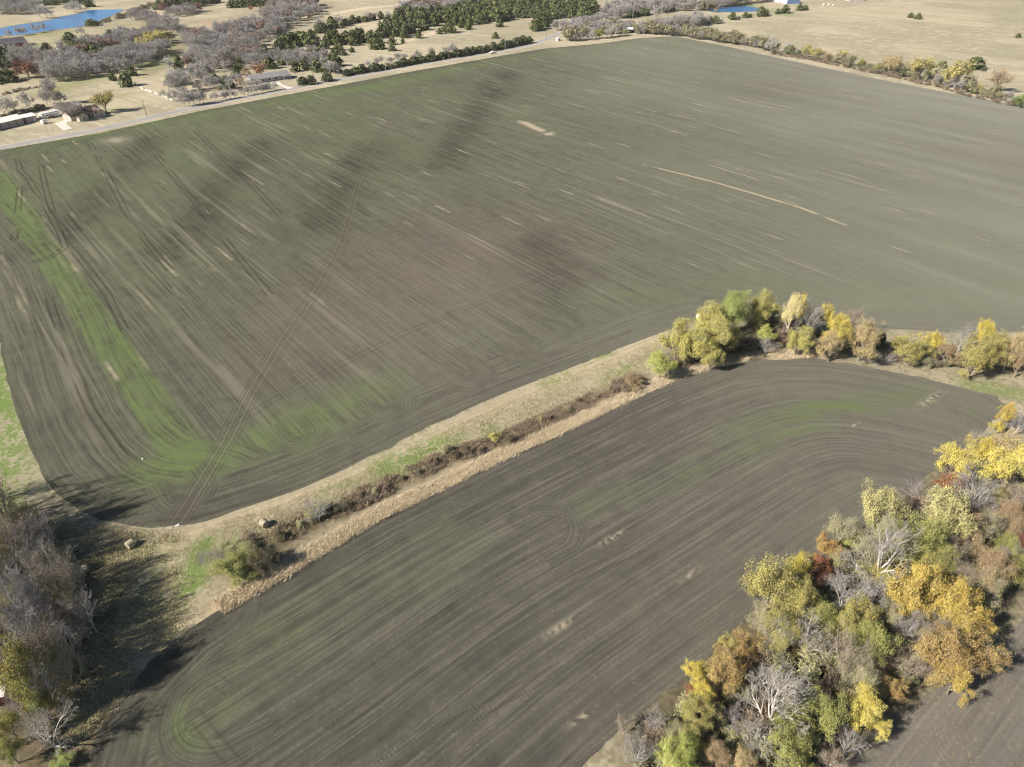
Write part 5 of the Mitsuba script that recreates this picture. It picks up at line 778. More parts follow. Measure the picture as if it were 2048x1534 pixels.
    ('barefar',-223.1,622.1,9.8,9.7), ('barefar',-212.7,620.7,8.8,9.8), ('barepfar',-270.5,722.6,7.3,8), ('barepfar',-257.9,733.3,10.1,10.9), ('barefar',-223,710.2,7.1,7.5), ('barefar',-225.2,645,10.7,10.6),
    ('barefar',-243.9,651.3,11,9.5), ('barefar',-257.3,766.8,10.1,10.9), ('barefar',-205.4,607.6,8.6,7.9), ('barefar',-243.2,719.6,10.3,11.2), ('barefar',-265.5,746.9,10.8,11.1), ('barefar',-236.9,662.5,8.5,7.6),
    ('barefar',-249.2,649.2,10.1,8.6), ('barefar',-227,771.4,6.7,6.7), ('redfar',-259.2,679.6,8.5,8.6), ('barefar',-216.1,741,7.8,6.8), ('barefar',-231.4,616,7.5,8), ('barefar',-240.6,678.4,9.9,11.1),
    ('barefar',-240.4,748.2,7.3,8.3), ('barefar',-266.2,704.9,7,7.2), ('barefar',-264.8,677.6,11.2,11.7), ('barepfar',-240.5,710.6,7.7,8.6), ('barefar',-261.8,700.2,7.7,6.3), ('redfar',-250.3,713.8,11.1,10.7),
    ('barefar',-246,709.8,6.7,7.6), ('barefar',-219.2,708.8,11.3,10.1), ('barefar',-264.2,753.7,8.8,7.6), ('barefar',-235.3,591.9,9.2,8.4), ('redfar',-255,654.2,6.6,6.9), ('redfar',-222.8,634.4,10.3,8.7),
    ('barepfar',-256.3,751,11.1,10), ('barefar',-227.5,702.6,9,7.8), ('barefar',-255.5,630.6,6.5,7.3), ('barefar',-234.7,623.6,9.6,10.5), ('barefar',-266.6,727.1,9.5,9.7), ('barefar',-222.2,652.1,8.9,7.4),
    ('barepfar',-221.5,754.2,8.9,7.5), ('barefar',-244.6,743.6,10.3,9.4), ('barepfar',-251.3,628.6,7.4,7.5), ('barefar',-250.6,765.2,11.6,12.6), ('barefar',-259.4,761.2,6.6,6.1), ('redfar',-225.1,580.5,9.1,7.7),
    ('barefar',-246.5,746.5,6.8,6.8), ('barepfar',-246.9,616.9,9.3,8.2), ('barefar',-226.4,648.2,7.6,7), ('barefar',-252.7,739,10.2,10.9), ('redfar',-230.4,713.9,7,6.9), ('barefar',-250.4,683.3,9.5,7.7),
    ('redfar',-217.7,612.7,8.8,8.5), ('redfar',-206.8,612.4,11.5,9.5), ('redfar',-259.3,712.5,9.5,8.4), ('redfar',-229.5,646.4,11.6,11.7), ('barepfar',-246.1,734.5,9.9,8.8), ('barefar',-254.2,757.9,10.9,10.6),
    ('barefar',-244.5,727.1,10.6,9.3), ('barefar',-273.2,729.2,9.3,8.2), ('redfar',-234,708.7,6.5,6.2), ('barefar',-270.1,680.3,7.1,6.1), ('redfar',-230.4,761.5,6.8,5.9), ('barefar',-216.1,653.6,9.4,10.4),
    ('barefar',-251.8,601.2,9.1,7.8), ('barefar',-239.9,665.2,9,8), ('barefar',-232.1,625.9,9.7,10.2), ('barefar',-223.6,698.1,8.5,6.9), ('barepfar',-254.6,627.1,8.8,7.5), ('barefar',-258.9,684,10.9,9.3),
    ('barefar',-268,730.8,10.9,10.7), ('barefar',-224.4,715,8.8,7.3), ('barepfar',-234.4,742.3,9.5,9.1), ('barepfar',-242.2,669.7,6.3,5.3), ('barefar',-241.1,596.2,8.5,7.5), ('redfar',-246.3,580.3,8,7.7),
    ('barefar',-239,605.2,8.7,7.7), ('barefar',-224.8,744.9,11.4,9.9), ('barepfar',-261.1,696.9,10.8,11), ('redfar',-234.2,697.3,8.1,7.1), ('barefar',-254.9,637.9,9.1,9.2), ('barefar',-236.6,644.9,10.2,9.1),
    ('barefar',-244.8,700.5,10.1,11.3), ('barefar',-256.9,641.8,11.3,11.7), ('barefar',-256,715.3,6.7,5.5), ('barefar',-270.8,675,8,7.2), ('barefar',-248.1,678.5,8,8.4), ('barefar',-262.2,656.9,9.7,9.5),
    ('barefar',-220.5,608.5,10.5,10.9), ('barefar',-247.2,776.9,8.8,7.5), ('barefar',-227,660.7,9,7.8), ('barefar',-229.7,749.4,10.7,10.3), ('redfar',-237.2,774.1,8.4,7.9), ('barefar',-251.4,772.7,9.7,9.5),
    ('barefar',-235.4,787.2,11.6,12.9), ('barefar',-212.8,642.2,6.4,5.3), ('barefar',-231.7,668.8,10.1,9.5), ('redfar',-266.1,715.5,6.8,7.3), ('barepfar',-249.5,732,7.2,6.4), ('redfar',-223.9,671.8,11.5,10.2),
    ('barepfar',-275.2,662.5,8.3,8.5), ('redfar',-233.5,736.5,10.1,9.9), ('barefar',-254.2,699.5,9.5,8.8), ('barefar',-247.6,588.9,10,9.6), ('barefar',-263.1,651.7,7,7), ('redfar',-253.7,673.1,8,8.8),
    ('redfar',-219.8,582.2,8.8,8.2), ('barepfar',-277.7,702.8,11,10.1), ('barefar',-234.1,685.2,9.5,8.1), ('barefar',-266.2,649.2,10.8,11.6), ('barefar',-246.3,714.2,8.8,8.2), ('barefar',-266.2,709.8,11.3,12.2),
    ('redfar',-258.9,648.4,6.4,5.4), ('barepfar',-242.1,607,7.5,7.3), ('barefar',-242,616.9,9.2,9), ('barefar',-279.7,695.1,7.9,7.3), ('barefar',-227.8,729.4,6.7,6.1), ('barefar',-225.7,736.9,8.6,8),
    ('barefar',-386.6,829,6.4,5.3), ('barefar',-359.1,805.6,8.1,6.4), ('barefar',-331.9,755.1,7.1,7), ('barefar',-380.1,818.8,10.2,8.5), ('barefar',-358.6,795.1,10.2,9.4), ('barepfar',-328.1,748.9,11.1,11.2),
    ('barefar',-383,813.2,9.3,7.5), ('barefar',-334.6,765.9,11.3,11.9), ('barepfar',-361.7,791.2,9.6,9.2), ('barefar',-332.4,760.8,10.3,9.4), ('barepfar',-356.2,790.2,7.7,7.2), ('barefar',-372.6,807.3,9.8,8),
    ('barefar',-368.2,799.4,8.5,7.7), ('barepfar',-359.2,799.1,7.8,7), ('barefar',-345.5,773,6.3,6.4), ('barefar',-366.2,804.8,8.8,8.2), ('barefar',-321.6,753.9,8,7.6), ('barepfar',-355.1,793.5,7.3,6.6),
    ('barepfar',-367,813.5,10,9.7), ('barefar',-394.6,820.3,11,8.6), ('barepfar',-391.1,822.8,10.7,10.9), ('barefar',-359.4,787.5,6.3,6), ('barefar',-354.6,798.7,9,7), ('barefar',-380.8,825.5,11.5,9.6),
    ('barefar',-341.5,764.4,9.3,9.6), ('barefar',-371.3,802.5,6.5,5.5), ('barefar',-388.4,819.9,8.9,8.9), ('barefar',-332.3,768.5,9.9,7.7), ('barefar',-343.9,783.8,8.1,8.3), ('barefar',-392.6,833.2,6.7,5.1),
    ('barefar',-396.2,824.7,8.5,7.1), ('barefar',-377.1,815.6,6.8,5.7), ('barefar',-352.1,789.1,9.3,7.4), ('barefar',-326,761.4,11.1,11.7), ('barefar',-336.2,760.5,11.1,9.2), ('barefar',-376.9,821.1,10.1,8.9),
    ('barefar',-372.4,821.3,7.5,7.9), ('barefar',-367.7,794.6,8.2,6.9), ('barefar',-336.5,775.6,10.4,10.7), ('barefar',-344.2,787.6,6.9,6.3), ('barefar',-393.9,828.7,9.9,8.8), ('barepfar',-364.2,799.7,6.4,5.3),
    ('barefar',-348.1,781,6.7,6.7), ('barepfar',-370.6,813.6,7,7.5), ('barepfar',-355.1,784.2,7.2,6.4), ('barepfar',-327.6,754.4,10.2,10.9), ('barepfar',-349.9,774.1,8.3,6.9), ('barepfar',-339.2,777.7,7.9,7.1),
    ('barefar',-320.1,745.3,8.4,8), ('barefar',-345.6,776.6,9.5,8.9), ('barefar',-319.6,740.5,8.3,8.1), ('barefar',-340.6,782.1,10.7,11.1), ('barefar',-316.7,744.6,11.1,9.7), ('barefar',-374.9,801.3,6.3,6.7),
    ('barepfar',-378.1,808,7.8,8.4), ('barefar',-363.1,813.6,8.1,6.3), ('barepfar',-351.7,777.9,8.3,8.2), ('barefar',-582.5,907.7,10.8,9.5), ('barefar',-524.8,879.4,11.4,11.7), ('barefar',-540.8,877.5,7.8,7.7),
    ('barefar',-576.4,933.7,10.9,10.3), ('barefar',-528.9,876.3,9.5,8.8), ('barepfar',-553.7,915.8,9.3,8.1), ('barefar',-584,928.8,10.4,8.5), ('barefar',-583.7,923.7,12.9,10.2), ('barepfar',-612.9,960,7.4,7.7),
    ('barefar',-593.8,931,11.5,9.6), ('barefar',-541.1,889.9,9.6,9.5), ('barefar',-553,886.2,10.6,9.1), ('barefar',-538.5,906.8,11.9,9.7), ('barepfar',-603.6,947.2,9.1,7.8), ('barefar',-565.4,912.5,10.6,10.6),
    ('barefar',-576.9,922.2,11.2,11.3), ('barefar',-539.3,861,10.7,9.6), ('barefar',-566.3,889.1,7.3,7.5), ('barefar',-567.1,874.8,9.8,7.6), ('barefar',-587.4,935.4,7.6,7.2), ('barefar',-560.4,911.5,12.2,10.8),
    ('barefar',-531.1,880.4,11.2,10.1), ('barefar',-581.7,933.2,8.8,8.5), ('barefar',-578.1,891.7,12.5,9.7), ('barefar',-534.4,872.3,12.1,10.1), ('barefar',-564.2,928.1,9.2,7.1), ('barefar',-577.5,940.6,12.6,12.6),
    ('barefar',-573.8,929,11.3,8.8), ('barefar',-548.7,904.3,12.9,11.5), ('barepfar',-544.7,867.8,11.2,11.6), ('barefar',-558.6,892.6,8.9,7.5), ('barefar',-560.1,918.9,7.8,8.4), ('barefar',-595.3,950.2,8.9,7.2),
    ('barepfar',-558.2,873.1,9,9.5), ('barefar',-527.7,871.5,9.5,9.3), ('barefar',-564.6,867.6,11.8,11), ('barefar',-591,943.9,7.1,7.5), ('barepfar',-531.7,861.3,11.2,9.9), ('barefar',-546.3,895.6,11.7,10.5),
    ('barefar',-566.8,925.1,7.3,6.8), ('barefar',-590.9,917,7.7,7.8), ('barefar',-564.4,907.1,9,9.3), ('barefar',-603.1,956.9,9.7,7.7), ('barefar',-579.2,944.9,10.3,8.4), ('barefar',-567.1,936.7,8.6,6.9),
    ('barefar',-584.5,947.5,11.7,11.3), ('barefar',-543,901.8,11.8,9.3), ('barefar',-555.4,908.1,7.5,6.1), ('barefar',-583.6,913.8,8.2,8.1), ('barepfar',-542.6,862.7,11.4,10.5), ('barefar',-595.4,926.8,9.9,10.5),
    ('barepfar',-533.7,884,11.5,10.1), ('barepfar',-551.6,919.4,7.3,7.7), ('barepfar',-595.4,946.3,11,9.5), ('barefar',-593.8,937.5,10.8,9.4), ('barefar',-600.4,938.3,11.5,11.4), ('barepfar',-560.7,903.5,11.9,11.7),
    ('barefar',-566.1,878.6,10.7,9), ('barepfar',-575.2,945.3,13,10.1), ('barefar',-550.8,894.6,9.7,7.7), ('barefar',-558.3,860,11.6,11.6), ('barefar',-573.4,941.1,9.7,7.5), ('barefar',-526,861.7,8.9,8.1),
    ('barefar',-567.2,896,10.6,8.6), ('barefar',-598.5,932.2,11.4,10.3), ('barepfar',-579.4,925.9,11.8,11), ('barefar',-519.1,872.6,10,8.6), ('barefar',-591.9,920.8,9.8,7.8), ('barefar',-570.5,910.9,7.3,6.6),
    ('barefar',-608.9,958.3,7.5,6.1), ('barefar',-549.7,868.1,9.8,9.2), ('barefar',-569.8,892.4,10.3,10.7), ('barefar',-591.6,953.2,8.4,7.7), ('barefar',-545.9,912.5,8.4,6.8), ('barefar',-596.7,955.3,12.6,12.1),
    ('barefar',-527.5,889,9.5,7.7), ('barefar',-522.5,869.7,8.6,7.7), ('barefar',-548.2,860,9.2,8.4), ('barefar',-555.6,925.1,8,6.3), ('barefar',-520.5,879.6,7.4,5.9), ('barefar',-575.4,909.7,9.6,8.6),
    ('barefar',-557.1,901.4,11.4,8.9), ('barepfar',-588.6,912.8,11.5,12), ('barepfar',-535.2,864.2,7.8,7.6), ('barefar',-542.1,912.1,12,12), ('barefar',-366.1,863.3,10.8,8), ('barepfar',-352.9,856.1,9.2,8.4),
    ('barefar',-358.4,846.1,10.1,8.1), ('barepfar',-362.9,852.3,6.8,5.3), ('barefar',-368.4,854.3,9.4,7.7), ('barefar',-354.8,885.8,9.1,7.2), ('barefar',-351.2,873.3,9.5,6.6), ('barepfar',-363.3,870.3,7.4,5.6),
    ('barefar',-348.7,863,8,6.4), ('barefar',-366,848.5,6.3,4.7), ('barefar',-351.5,868.6,6.5,5.7), ('barefar',-354.5,860.1,9.4,8.9), ('barepfar',-354,879.6,9.4,7.3), ('barepfar',-367,870.4,11.1,7.8),
    ('barefar',-359.1,879.4,7.2,6.3), ('barefar',-362.5,861.7,9.2,7.7), ('barefar',-355.1,849.2,10.8,8.4), ('barefar',-354.9,866.1,8.1,7.4), ('barepfar',-359.9,884.2,9.9,9.4), ('barefar',-356,891.2,7.3,5.1),
    ('barepfar',-368.9,858.7,6.7,6.2), ('barefar',-347.1,868.9,8.3,7.4), ('barepfar',-356.8,871.7,7.6,5.2), ('barefar',-244.6,741.5,9.1,8.8), ('barefar',-248.1,873.9,7.7,7.2), ('redfar',-273,936.6,12,13.1),
    ('barefar',-242.8,856.6,8.7,9.7), ('barefar',-245.3,779.7,10.2,8.7), ('barefar',-262.5,901,8.2,9), ('redfar',-265,888,8.8,9.1), ('barefar',-255.3,839,12.6,12.1), ('barefar',-230.4,771.5,9.8,9.5),
    ('barefar',-233.8,870,12.9,10.7), ('barefar',-250.6,804.9,11,9.4), ('redfar',-225.3,916.4,11.7,12.8), ('barepfar',-234.4,858.1,11.2,9.4), ('barefar',-240.3,846.5,12.6,12.3), ('barefar',-217.1,796.9,10.8,11.4),
    ('redfar',-243,863.8,8.4,8.8), ('redfar',-231.5,934.4,12,9.9), ('barepfar',-218.5,878.9,11.3,11.7), ('barepfar',-235.1,782.7,7.9,8.7), ('barefar',-270.7,904.7,13.1,14.6), ('barepfar',-231.5,905.2,11.5,10.6),
    ('barefar',-244.2,760.3,7.8,6.5), ('barefar',-232.6,744.7,9.9,10.6), ('barefar',-221.5,861.9,11.5,11.1), ('barefar',-263.1,894.9,9.3,8.3), ('barefar',-238.5,743.4,13,13.3), ('barefar',-244.7,905.5,10.2,8.3),
    ('barefar',-233.4,890.4,12,10.6), ('barefar',-230.8,737.7,12.2,11.2), ('barepfar',-258.3,889.2,7.4,6.6), ('barefar',-280.1,946,7.6,6.3), ('barefar',-232.2,916.2,9.2,8.8), ('barefar',-218,780.5,10.8,10),
    ('barefar',-218.3,819.3,8.6,8.7), ('barefar',-246.3,929.1,9.6,7.8), ('barepfar',-222.1,827.8,7.7,7.6), ('barefar',-254.7,895.7,11.4,11.7), ('barepfar',-242.5,791.5,12.4,13.5), ('barefar',-209,863.5,7.7,8.1),
    ('barefar',-230,929.2,11.1,9.4), ('barefar',-232.2,797.5,7.6,6.3), ('barefar',-247.6,868.4,10.3,9.2), ('barepfar',-245.8,838.5,8,6.7), ('redfar',-249.2,924,9.2,9), ('barepfar',-239.9,758.1,8.4,7),
    ('barefar',-275.2,950.9,12.4,13.7), ('barefar',-261,925,12.7,10.6), ('redfar',-233.6,769.2,12.5,10.1), ('barepfar',-259.1,875.9,11.7,10), ('barefar',-216.5,837,10.2,11.1), ('barefar',-268.6,932.7,11.5,11),
    ('barefar',-251,936.5,9.7,10.5), ('barefar',-246.3,861,12,13.1), ('barepfar',-239.1,809.3,10.7,11.8), ('redfar',-230.9,877.7,7.8,7.3), ('barefar',-232.3,940.6,10.4,9.9), ('redfar',-246.2,792.3,9.9,9.6),
    ('barefar',-222.6,781.4,8.3,8.3), ('redfar',-215.9,861.6,7.5,7.1), ('barefar',-245.5,822.4,8.3,8.3), ('barefar',-230.1,895.7,8.4,7.9), ('redfar',-255.1,855,8.2,8.5), ('barefar',-248.7,767.1,8,6.8),
    ('barefar',-250.8,870.9,7.6,6.9), ('barefar',-254.8,862.8,7.5,8.1), ('barefar',-279,958.9,7.2,7.9), ('barefar',-212.5,855,10.4,10.7), ('barepfar',-227.4,778.4,11.5,9.3), ('redfar',-233.1,822.8,10.3,10.3),
    ('redfar',-263.5,878.1,11.9,11.5), ('barefar',-223.7,869.6,7.6,8.6), ('barefar',-224.1,763.7,10,11.3), ('barefar',-239.7,735.8,9.7,9.2), ('barefar',-256.3,903.6,11.8,11), ('barepfar',-274.4,911.6,9,7.9),
    ('barefar',-258.3,820.2,11.4,10.5), ('barepfar',-256.1,849.5,7.3,6), ('barefar',-253.6,816.9,8.4,7), ('barefar',-230.5,760,10,9.9), ('barefar',-261.4,884.5,7.6,7.8), ('barefar',-222.4,802.2,7.3,6.7),
    ('barefar',-263.8,943.6,11.5,9.5), ('barepfar',-251.3,914.8,7.3,7.2), ('barefar',-233.3,848.9,9.9,11.2), ('barepfar',-242,797.9,8.2,7.2), ('barefar',-245.7,910.5,9.3,7.5), ('barefar',-240.2,817.5,11.9,13.4),
    ('redfar',-224,814.4,11.1,10.3), ('barepfar',-242.2,835.3,7.3,6.8), ('barepfar',-255.2,880,10.9,11.5), ('redfar',-256.7,949.9,9.1,8.1), ('barefar',-227.9,852.7,7.7,7.2), ('barefar',-236.7,905.3,7.3,6.5),
    ('barepfar',-229.3,792.7,12.1,13.1), ('barefar',-224.5,855.1,12.4,12), ('barefar',-249.3,849.3,11,9.3), ('barefar',-267.6,957.8,9,7.8), ('barefar',-254.5,868.5,7.6,7), ('barefar',-232.6,777.1,8.8,7.2),
    ('redfar',-258.4,833.3,9.6,8.9), ('barefar',-232.8,808.5,11.8,11.8), ('barefar',-246.4,942.4,7.5,6.1), ('barefar',-267.8,915.2,9.8,9.5), ('barefar',-237.1,867.6,8.9,7.8), ('barepfar',-226.7,767.8,7.4,7.5),
    ('barefar',-226.7,904.5,12.3,13.8), ('redfar',-237.8,926.1,11.2,11), ('redfar',-228.3,882.6,12.9,14.5), ('barefar',-214.8,842.2,10.3,9.7), ('barefar',-250.4,810.7,8.2,8), ('barepfar',-241.4,891,11.3,11.7),
    ('barefar',-270.8,910.5,8.2,7.2), ('barefar',-251.9,859.9,10.2,10), ('barefar',-256.5,919.9,10.2,11.1), ('barefar',-260.3,956.7,8.3,8.9), ('barepfar',-226.1,744.7,7.8,7), ('barefar',-221.8,852,9.1,7.5),
    ('barefar',-251.1,930.2,11.5,10.1), ('barefar',-265.4,871.3,9.2,9.1), ('barepfar',-66.2,928.3,12.6,11.8), ('barefar',-99.5,852.2,10,10.3), ('barefar',-55.5,947.6,12.3,9.6), ('barefar',-47.1,962,9.8,8.4),
    ('barefar',-29.5,906.9,8.5,7.3), ('barepfar',-26,925.9,8.9,9.4), ('barefar',-83.3,914.8,10.9,11.6), ('barefar',-19.3,947.2,8.3,7), ('barefar',-66.3,889,12.4,10.3), ('barepfar',-38.1,960.8,9.2,7.7),
    ('barefar',-68.8,902.7,12.3,10.2), ('barefar',-115.3,862.8,7.7,8), ('barefar',-38.2,911.7,9.5,7.5), ('barefar',-16.4,942.6,8.9,8.4), ('barefar',-94.5,906.7,12.4,10.7), ('barepfar',-103.6,868.2,9.2,9),
    ('redfar',-109.4,829.8,10.9,9.9), ('barefar',-60.9,932,12.1,10.5), ('barepfar',-26.7,957.3,8.6,7.7), ('barepfar',-44.2,919.9,7.2,6.6), ('redfar',-42.5,943.7,11.2,11.7), ('redfar',-16.7,926.7,10.7,9.5),
    ('barepfar',-105,875,8.9,7), ('barefar',-112.2,868.7,11.1,9.7), ('barefar',-36.1,933.6,12.3,11.7), ('barefar',-69.6,938.8,10.3,10), ('barefar',-106.6,844.2,8.5,8.6), ('redfar',-54.4,919.2,12.1,10.4),
    ('barefar',-32.6,936.1,12.9,11.4), ('barefar',-90.7,901.6,8.4,8.9), ('barefar',-81.6,875.2,9.9,8.9), ('barepfar',-72.9,928.6,13,10.1), ('barepfar',-88.6,862,10.1,8.7), ('redfar',-102,881.8,7.6,7.1),
    ('redfar',-34,907.1,12.5,11.1), ('barefar',-92.4,890,12.5,10.7), ('barefar',-107.1,887.7,10.8,9.9), ('barefar',-73.8,877,10.5,9.2), ('redfar',-28.8,952.5,10.9,10.2), ('redfar',-44.6,911,10,9.4),
    ('barefar',-34.7,926,12.2,11.3), ('barefar',-55.7,886.2,13,13.7), ('barepfar',-51.1,953.5,8.9,8.3), ('redfar',-103.6,837.4,9,9), ('redfar',-92.8,923.2,9.3,7.7), ('barefar',-108.2,871.3,7.6,8.1),
    ('barefar',-18.4,921.8,8.4,6.4), ('barefar',-73.5,937.3,8,7), ('barefar',-115.5,844.1,10.6,10.7), ('barepfar',-73.5,902,11.2,10.5), ('barefar',-103.9,854,10.1,9.7), ('barepfar',-48.3,936.5,9.5,8.4),
    ('barefar',-88.9,852,10.3,8.4), ('barefar',-98.8,891.5,7.2,6.9), ('barefar',-82.4,866.1,7.6,6.6), ('barefar',-22.4,952.5,11,9.8), ('barefar',-128.5,820.1,7.7,7.7), ('barefar',-85.9,889.4,9.9,9.1),
    ('barefar',-69,917.8,12,10.1), ('barepfar',-15,960.8,8.9,7.4), ('barefar',-73,942.5,12.5,9.8), ('barefar',-36.1,940.7,10.9,9.6), ('redfar',-86.1,921.4,11.9,12.3), ('barefar',-27.7,911.7,9,7),
    ('barepfar',-33.5,930.4,12.2,10.7), ('barefar',-52.3,939.6,12.2,12.3), ('redfar',-86.4,873.7,11.8,12.2), ('barefar',-90.7,895.2,12.1,9.6), ('barefar',-60.2,882.8,11.1,11.2), ('barepfar',-18.7,959.2,12.8,9.9),
    ('barepfar',-106.7,893.9,7.7,7.5), ('barefar',-89.2,848,10.3,11), ('barepfar',-89.3,911.8,8.4,6.7), ('redfar',-60.9,915,12.7,11.3), ('barefar',-26.7,922,12,11.9), ('redfar',-116.2,825.4,7.1,6.8),
    ('barefar',-47.6,955.8,12,11.4), ('redfar',-81.2,918,12.1,12.7), ('barefar',-105.5,848.6,8.6,8.3), ('barefar',-50.1,929.8,7.9,7.9), ('barefar',-44.2,891.6,9.5,7.6), ('barepfar',-98.7,872.9,11.8,11.6),
    ('barefar',-31.3,959.1,10.8,10), ('barefar',-45.6,949.9,11.5,12.3), ('barefar',-17.5,938.3,10.3,8.6), ('barefar',-118.7,836.2,11.7,11.8), ('barefar',-55.9,927.2,12.2,10.2), ('barefar',-85.3,896.9,7.2,6.3),
    ('barefar',-35.9,915.9,10.5,10.8), ('redfar',-90.4,881.6,11,8.6), ('barefar',-96.9,916.4,12.7,13.6), ('redfar',-28.2,935.2,10,8.8), ('barefar',-121.2,827.2,7.8,6.7), ('barefar',-92.3,859.2,10.6,10.5),
    ('barefar',-29.7,924.9,11.6,9.3), ('redfar',-44.6,937.4,12.7,10.6), ('barefar',-111.7,876,7.9,6.2), ('redfar',-30.9,901.2,9.1,7.1), ('redfar',-23.6,915.2,12,12.4), ('barefar',-60.1,905.4,8.2,6.9),
    ('barepfar',-48.8,896.2,7.9,6.4), ('redfar',-49.5,906.3,9.2,7.2), ('barepfar',-27.5,945.6,9.9,10.1), ('barefar',-87.9,905.7,9.7,9.7), ('redfar',-96.3,877.6,12.6,13.4), ('redfar',-111.6,896.1,13,11),
    ('barepfar',-37.6,904.9,9.9,10.2), ('barefar',-11.1,954.2,7.2,7.5), ('barefar',-98.6,906.8,10.3,11), ('redfar',-47.8,941.2,10.6,10.8), ('redfar',-121.1,846.5,7.3,6.9), ('redfar',-80,906,7.7,8),
    ('barepfar',-63.1,908.3,9.7,9), ('barepfar',-73,908.7,11.5,9.7), ('barefar',-34.5,944.7,9.7,9.7), ('barefar',-106.7,903.2,8.2,6.9), ('barefar',-73.8,882.3,9.7,10.2), ('barepfar',-113.4,851.6,12.3,13.1),
    ('redfar',-82.3,891.2,11.6,9.7), ('barefar',-38.8,945.6,10.1,9.2), ('barefar',-40.8,936.6,10.6,9.9), ('barefar',-73.8,924.2,12.2,12.8), ('barefar',-73.9,898.1,11,9.2), ('barefar',-94,884.9,12.8,9.9),
    ('redfar',-95.7,895.8,11.8,10.6), ('barepfar',-117.6,870.8,12.1,13), ('barepfar',-91.8,918.1,10,9.7), ('redfar',-40.2,952.5,8.8,7.9), ('barefar',-95.5,844.4,12.1,10.9), ('barefar',-67.1,893.7,11.6,10.6),
    ('barefar',-95.9,863.9,11,8.5), ('barepfar',-85.5,856.9,10.5,9.9), ('barefar',-109.3,851.5,7.5,7.2), ('redfar',-111.2,882.4,10.4,8), ('barepfar',-58.7,909.8,13,11.1), ('barefar',-40.3,922.7,11,9.8),
    ('barefar',25.5,961.6,6.5,5.7), ('barefar',137.2,910.4,7.2,6.3), ('barefar',110.5,836.1,10.7,10), ('barefar',189.9,949.6,9.5,9.7), ('barefar',144.7,962.3,11.9,10.5), ('barefar',112.4,879.5,11.7,11.7),
    ('barefar',138.5,935.7,11.2,11), ('barefar',182.4,928.5,8.6,8.7), ('barefar',103.6,829,8.8,9.3), ('barefar',198.7,976.6,9.5,10.5), ('barepfar',131.2,924.8,8.4,9.2), ('barepfar',194.9,988.2,9.7,10.4),
    ('barefar',156.7,948.5,11.5,10), ('barefar',162.4,907.9,12.6,11.5), ('barefar',122.7,901.1,10.2,10.5), ('barefar',193.6,917.6,11,11.4), ('barefar',142.3,946.7,12.9,12.7), ('barefar',127.9,937.7,8.8,7.1),
    ('barepfar',136.5,948.1,10.2,10.1), ('barepfar',120.7,877.9,8.8,7.2), ('barefar',133.1,921,12.2,12.5), ('barefar',169.4,944.5,12,12.8), ('barefar',175.9,889.9,9.3,9.4), ('barefar',163.1,928.9,9.4,8.2),
    ('barefar',181.5,965.9,7.4,6.5), ('barefar',106,810.8,8.8,9.8), ('barepfar',198.9,970.4,10.4,10.4), ('barepfar',135.4,851,8.1,6.6), ('barefar',136.1,876.1,7.5,7.6), ('barefar',174.2,905.2,8.9,8.1),
    ('barefar',190.9,944.9,8.9,8.6), ('barepfar',157.3,940.3,9.2,10.1), ('barefar',100.3,821.4,8.6,7.9), ('barepfar',158.7,916.1,8.2,8.8), ('barefar',155.7,879.5,12.1,12.9), ('barepfar',124.4,840.9,11.6,12),
    ('barefar',144.9,910.7,7.2,7.4), ('barefar',157.8,904.2,9.2,9.2), ('barefar',135.7,927.9,10.2,11.1), ('barefar',176.9,980.6,11,12.6), ('barepfar',162.8,919.9,12.3,10.4), ('barepfar',110,864,10.2,8.5),
    ('barepfar',148.4,875.9,8.7,9.8), ('barefar',94.1,822.2,11.2,11.5), ('barefar',108.4,854.4,8,6.5), ('barefar',122.1,907.4,10.6,8.9), ('barefar',175.2,915.9,10.5,10.1), ('barefar',195.8,961.7,12.6,11.1),
    ('barefar',118.1,891.2,10.2,8.4), ('barepfar',173.7,977,10.3,9.8), ('barepfar',91.4,801.8,9,8.9), ('barefar',186.1,892.1,7.8,7), ('barefar',121.4,864.2,13.1,11.4), ('barefar',129.9,908.9,12,12.6),
    ('barepfar',113.6,832,11.8,11.1), ('barepfar',149.9,935.3,7.4,6.7), ('barefar',130.9,940.1,11.3,10.6), ('barefar',154.4,964.3,7.6,8.5), ('barefar',209.1,942.6,10.9,10), ('barefar',137.4,963.3,7.7,6.8),
    ('barefar',196.5,979.7,7.2,7.1), ('barefar',179.6,891.6,10,10.3), ('barefar',156.4,955.5,7.2,6), ('barefar',147.9,949.6,8.3,7.6), ('barepfar',172.7,941.9,8.6,9.2), ('barefar',107.7,832.3,10.2,9),
    ('barefar',117.3,897,11.9,9.8), ('barefar',191.5,966.5,10.6,8.8), ('barefar',200.1,945.5,10.4,10.5), ('barefar',144.2,905.7,8.6,7.2), ('barefar',188.7,901.2,8.7,7.3), ('barefar',180.6,949,8,8.3),
    ('barefar',105.5,869.1,8.3,8.8), ('barefar',169.5,881.9,8.4,7.5), ('barefar',151,903.4,8.9,9.4), ('barefar',140.6,921,12.1,10.7), ('barepfar',213.7,937.7,9,7.9), ('barefar',196.3,909.4,9.8,9.5),
    ('barepfar',125,878.9,10.5,8.8), ('barefar',188.4,914.9,12.9,14.4), ('barepfar',172.5,878.7,9.4,7.8), ('barepfar',114.9,887,12.1,12), ('barefar',111.3,860.1,8.5,8.5), ('barefar',158.4,965.3,12.4,11.7),
    ('barefar',115,851.3,10,9.3), ('barefar',131.8,954.1,11.1,9.6), ('barefar',132.6,858.3,9,8.7), ('barefar',166.7,969.4,11,11.4), ('barepfar',99.5,846.6,11.2,12.5), ('barefar',129.6,918.9,10.3,8.7),
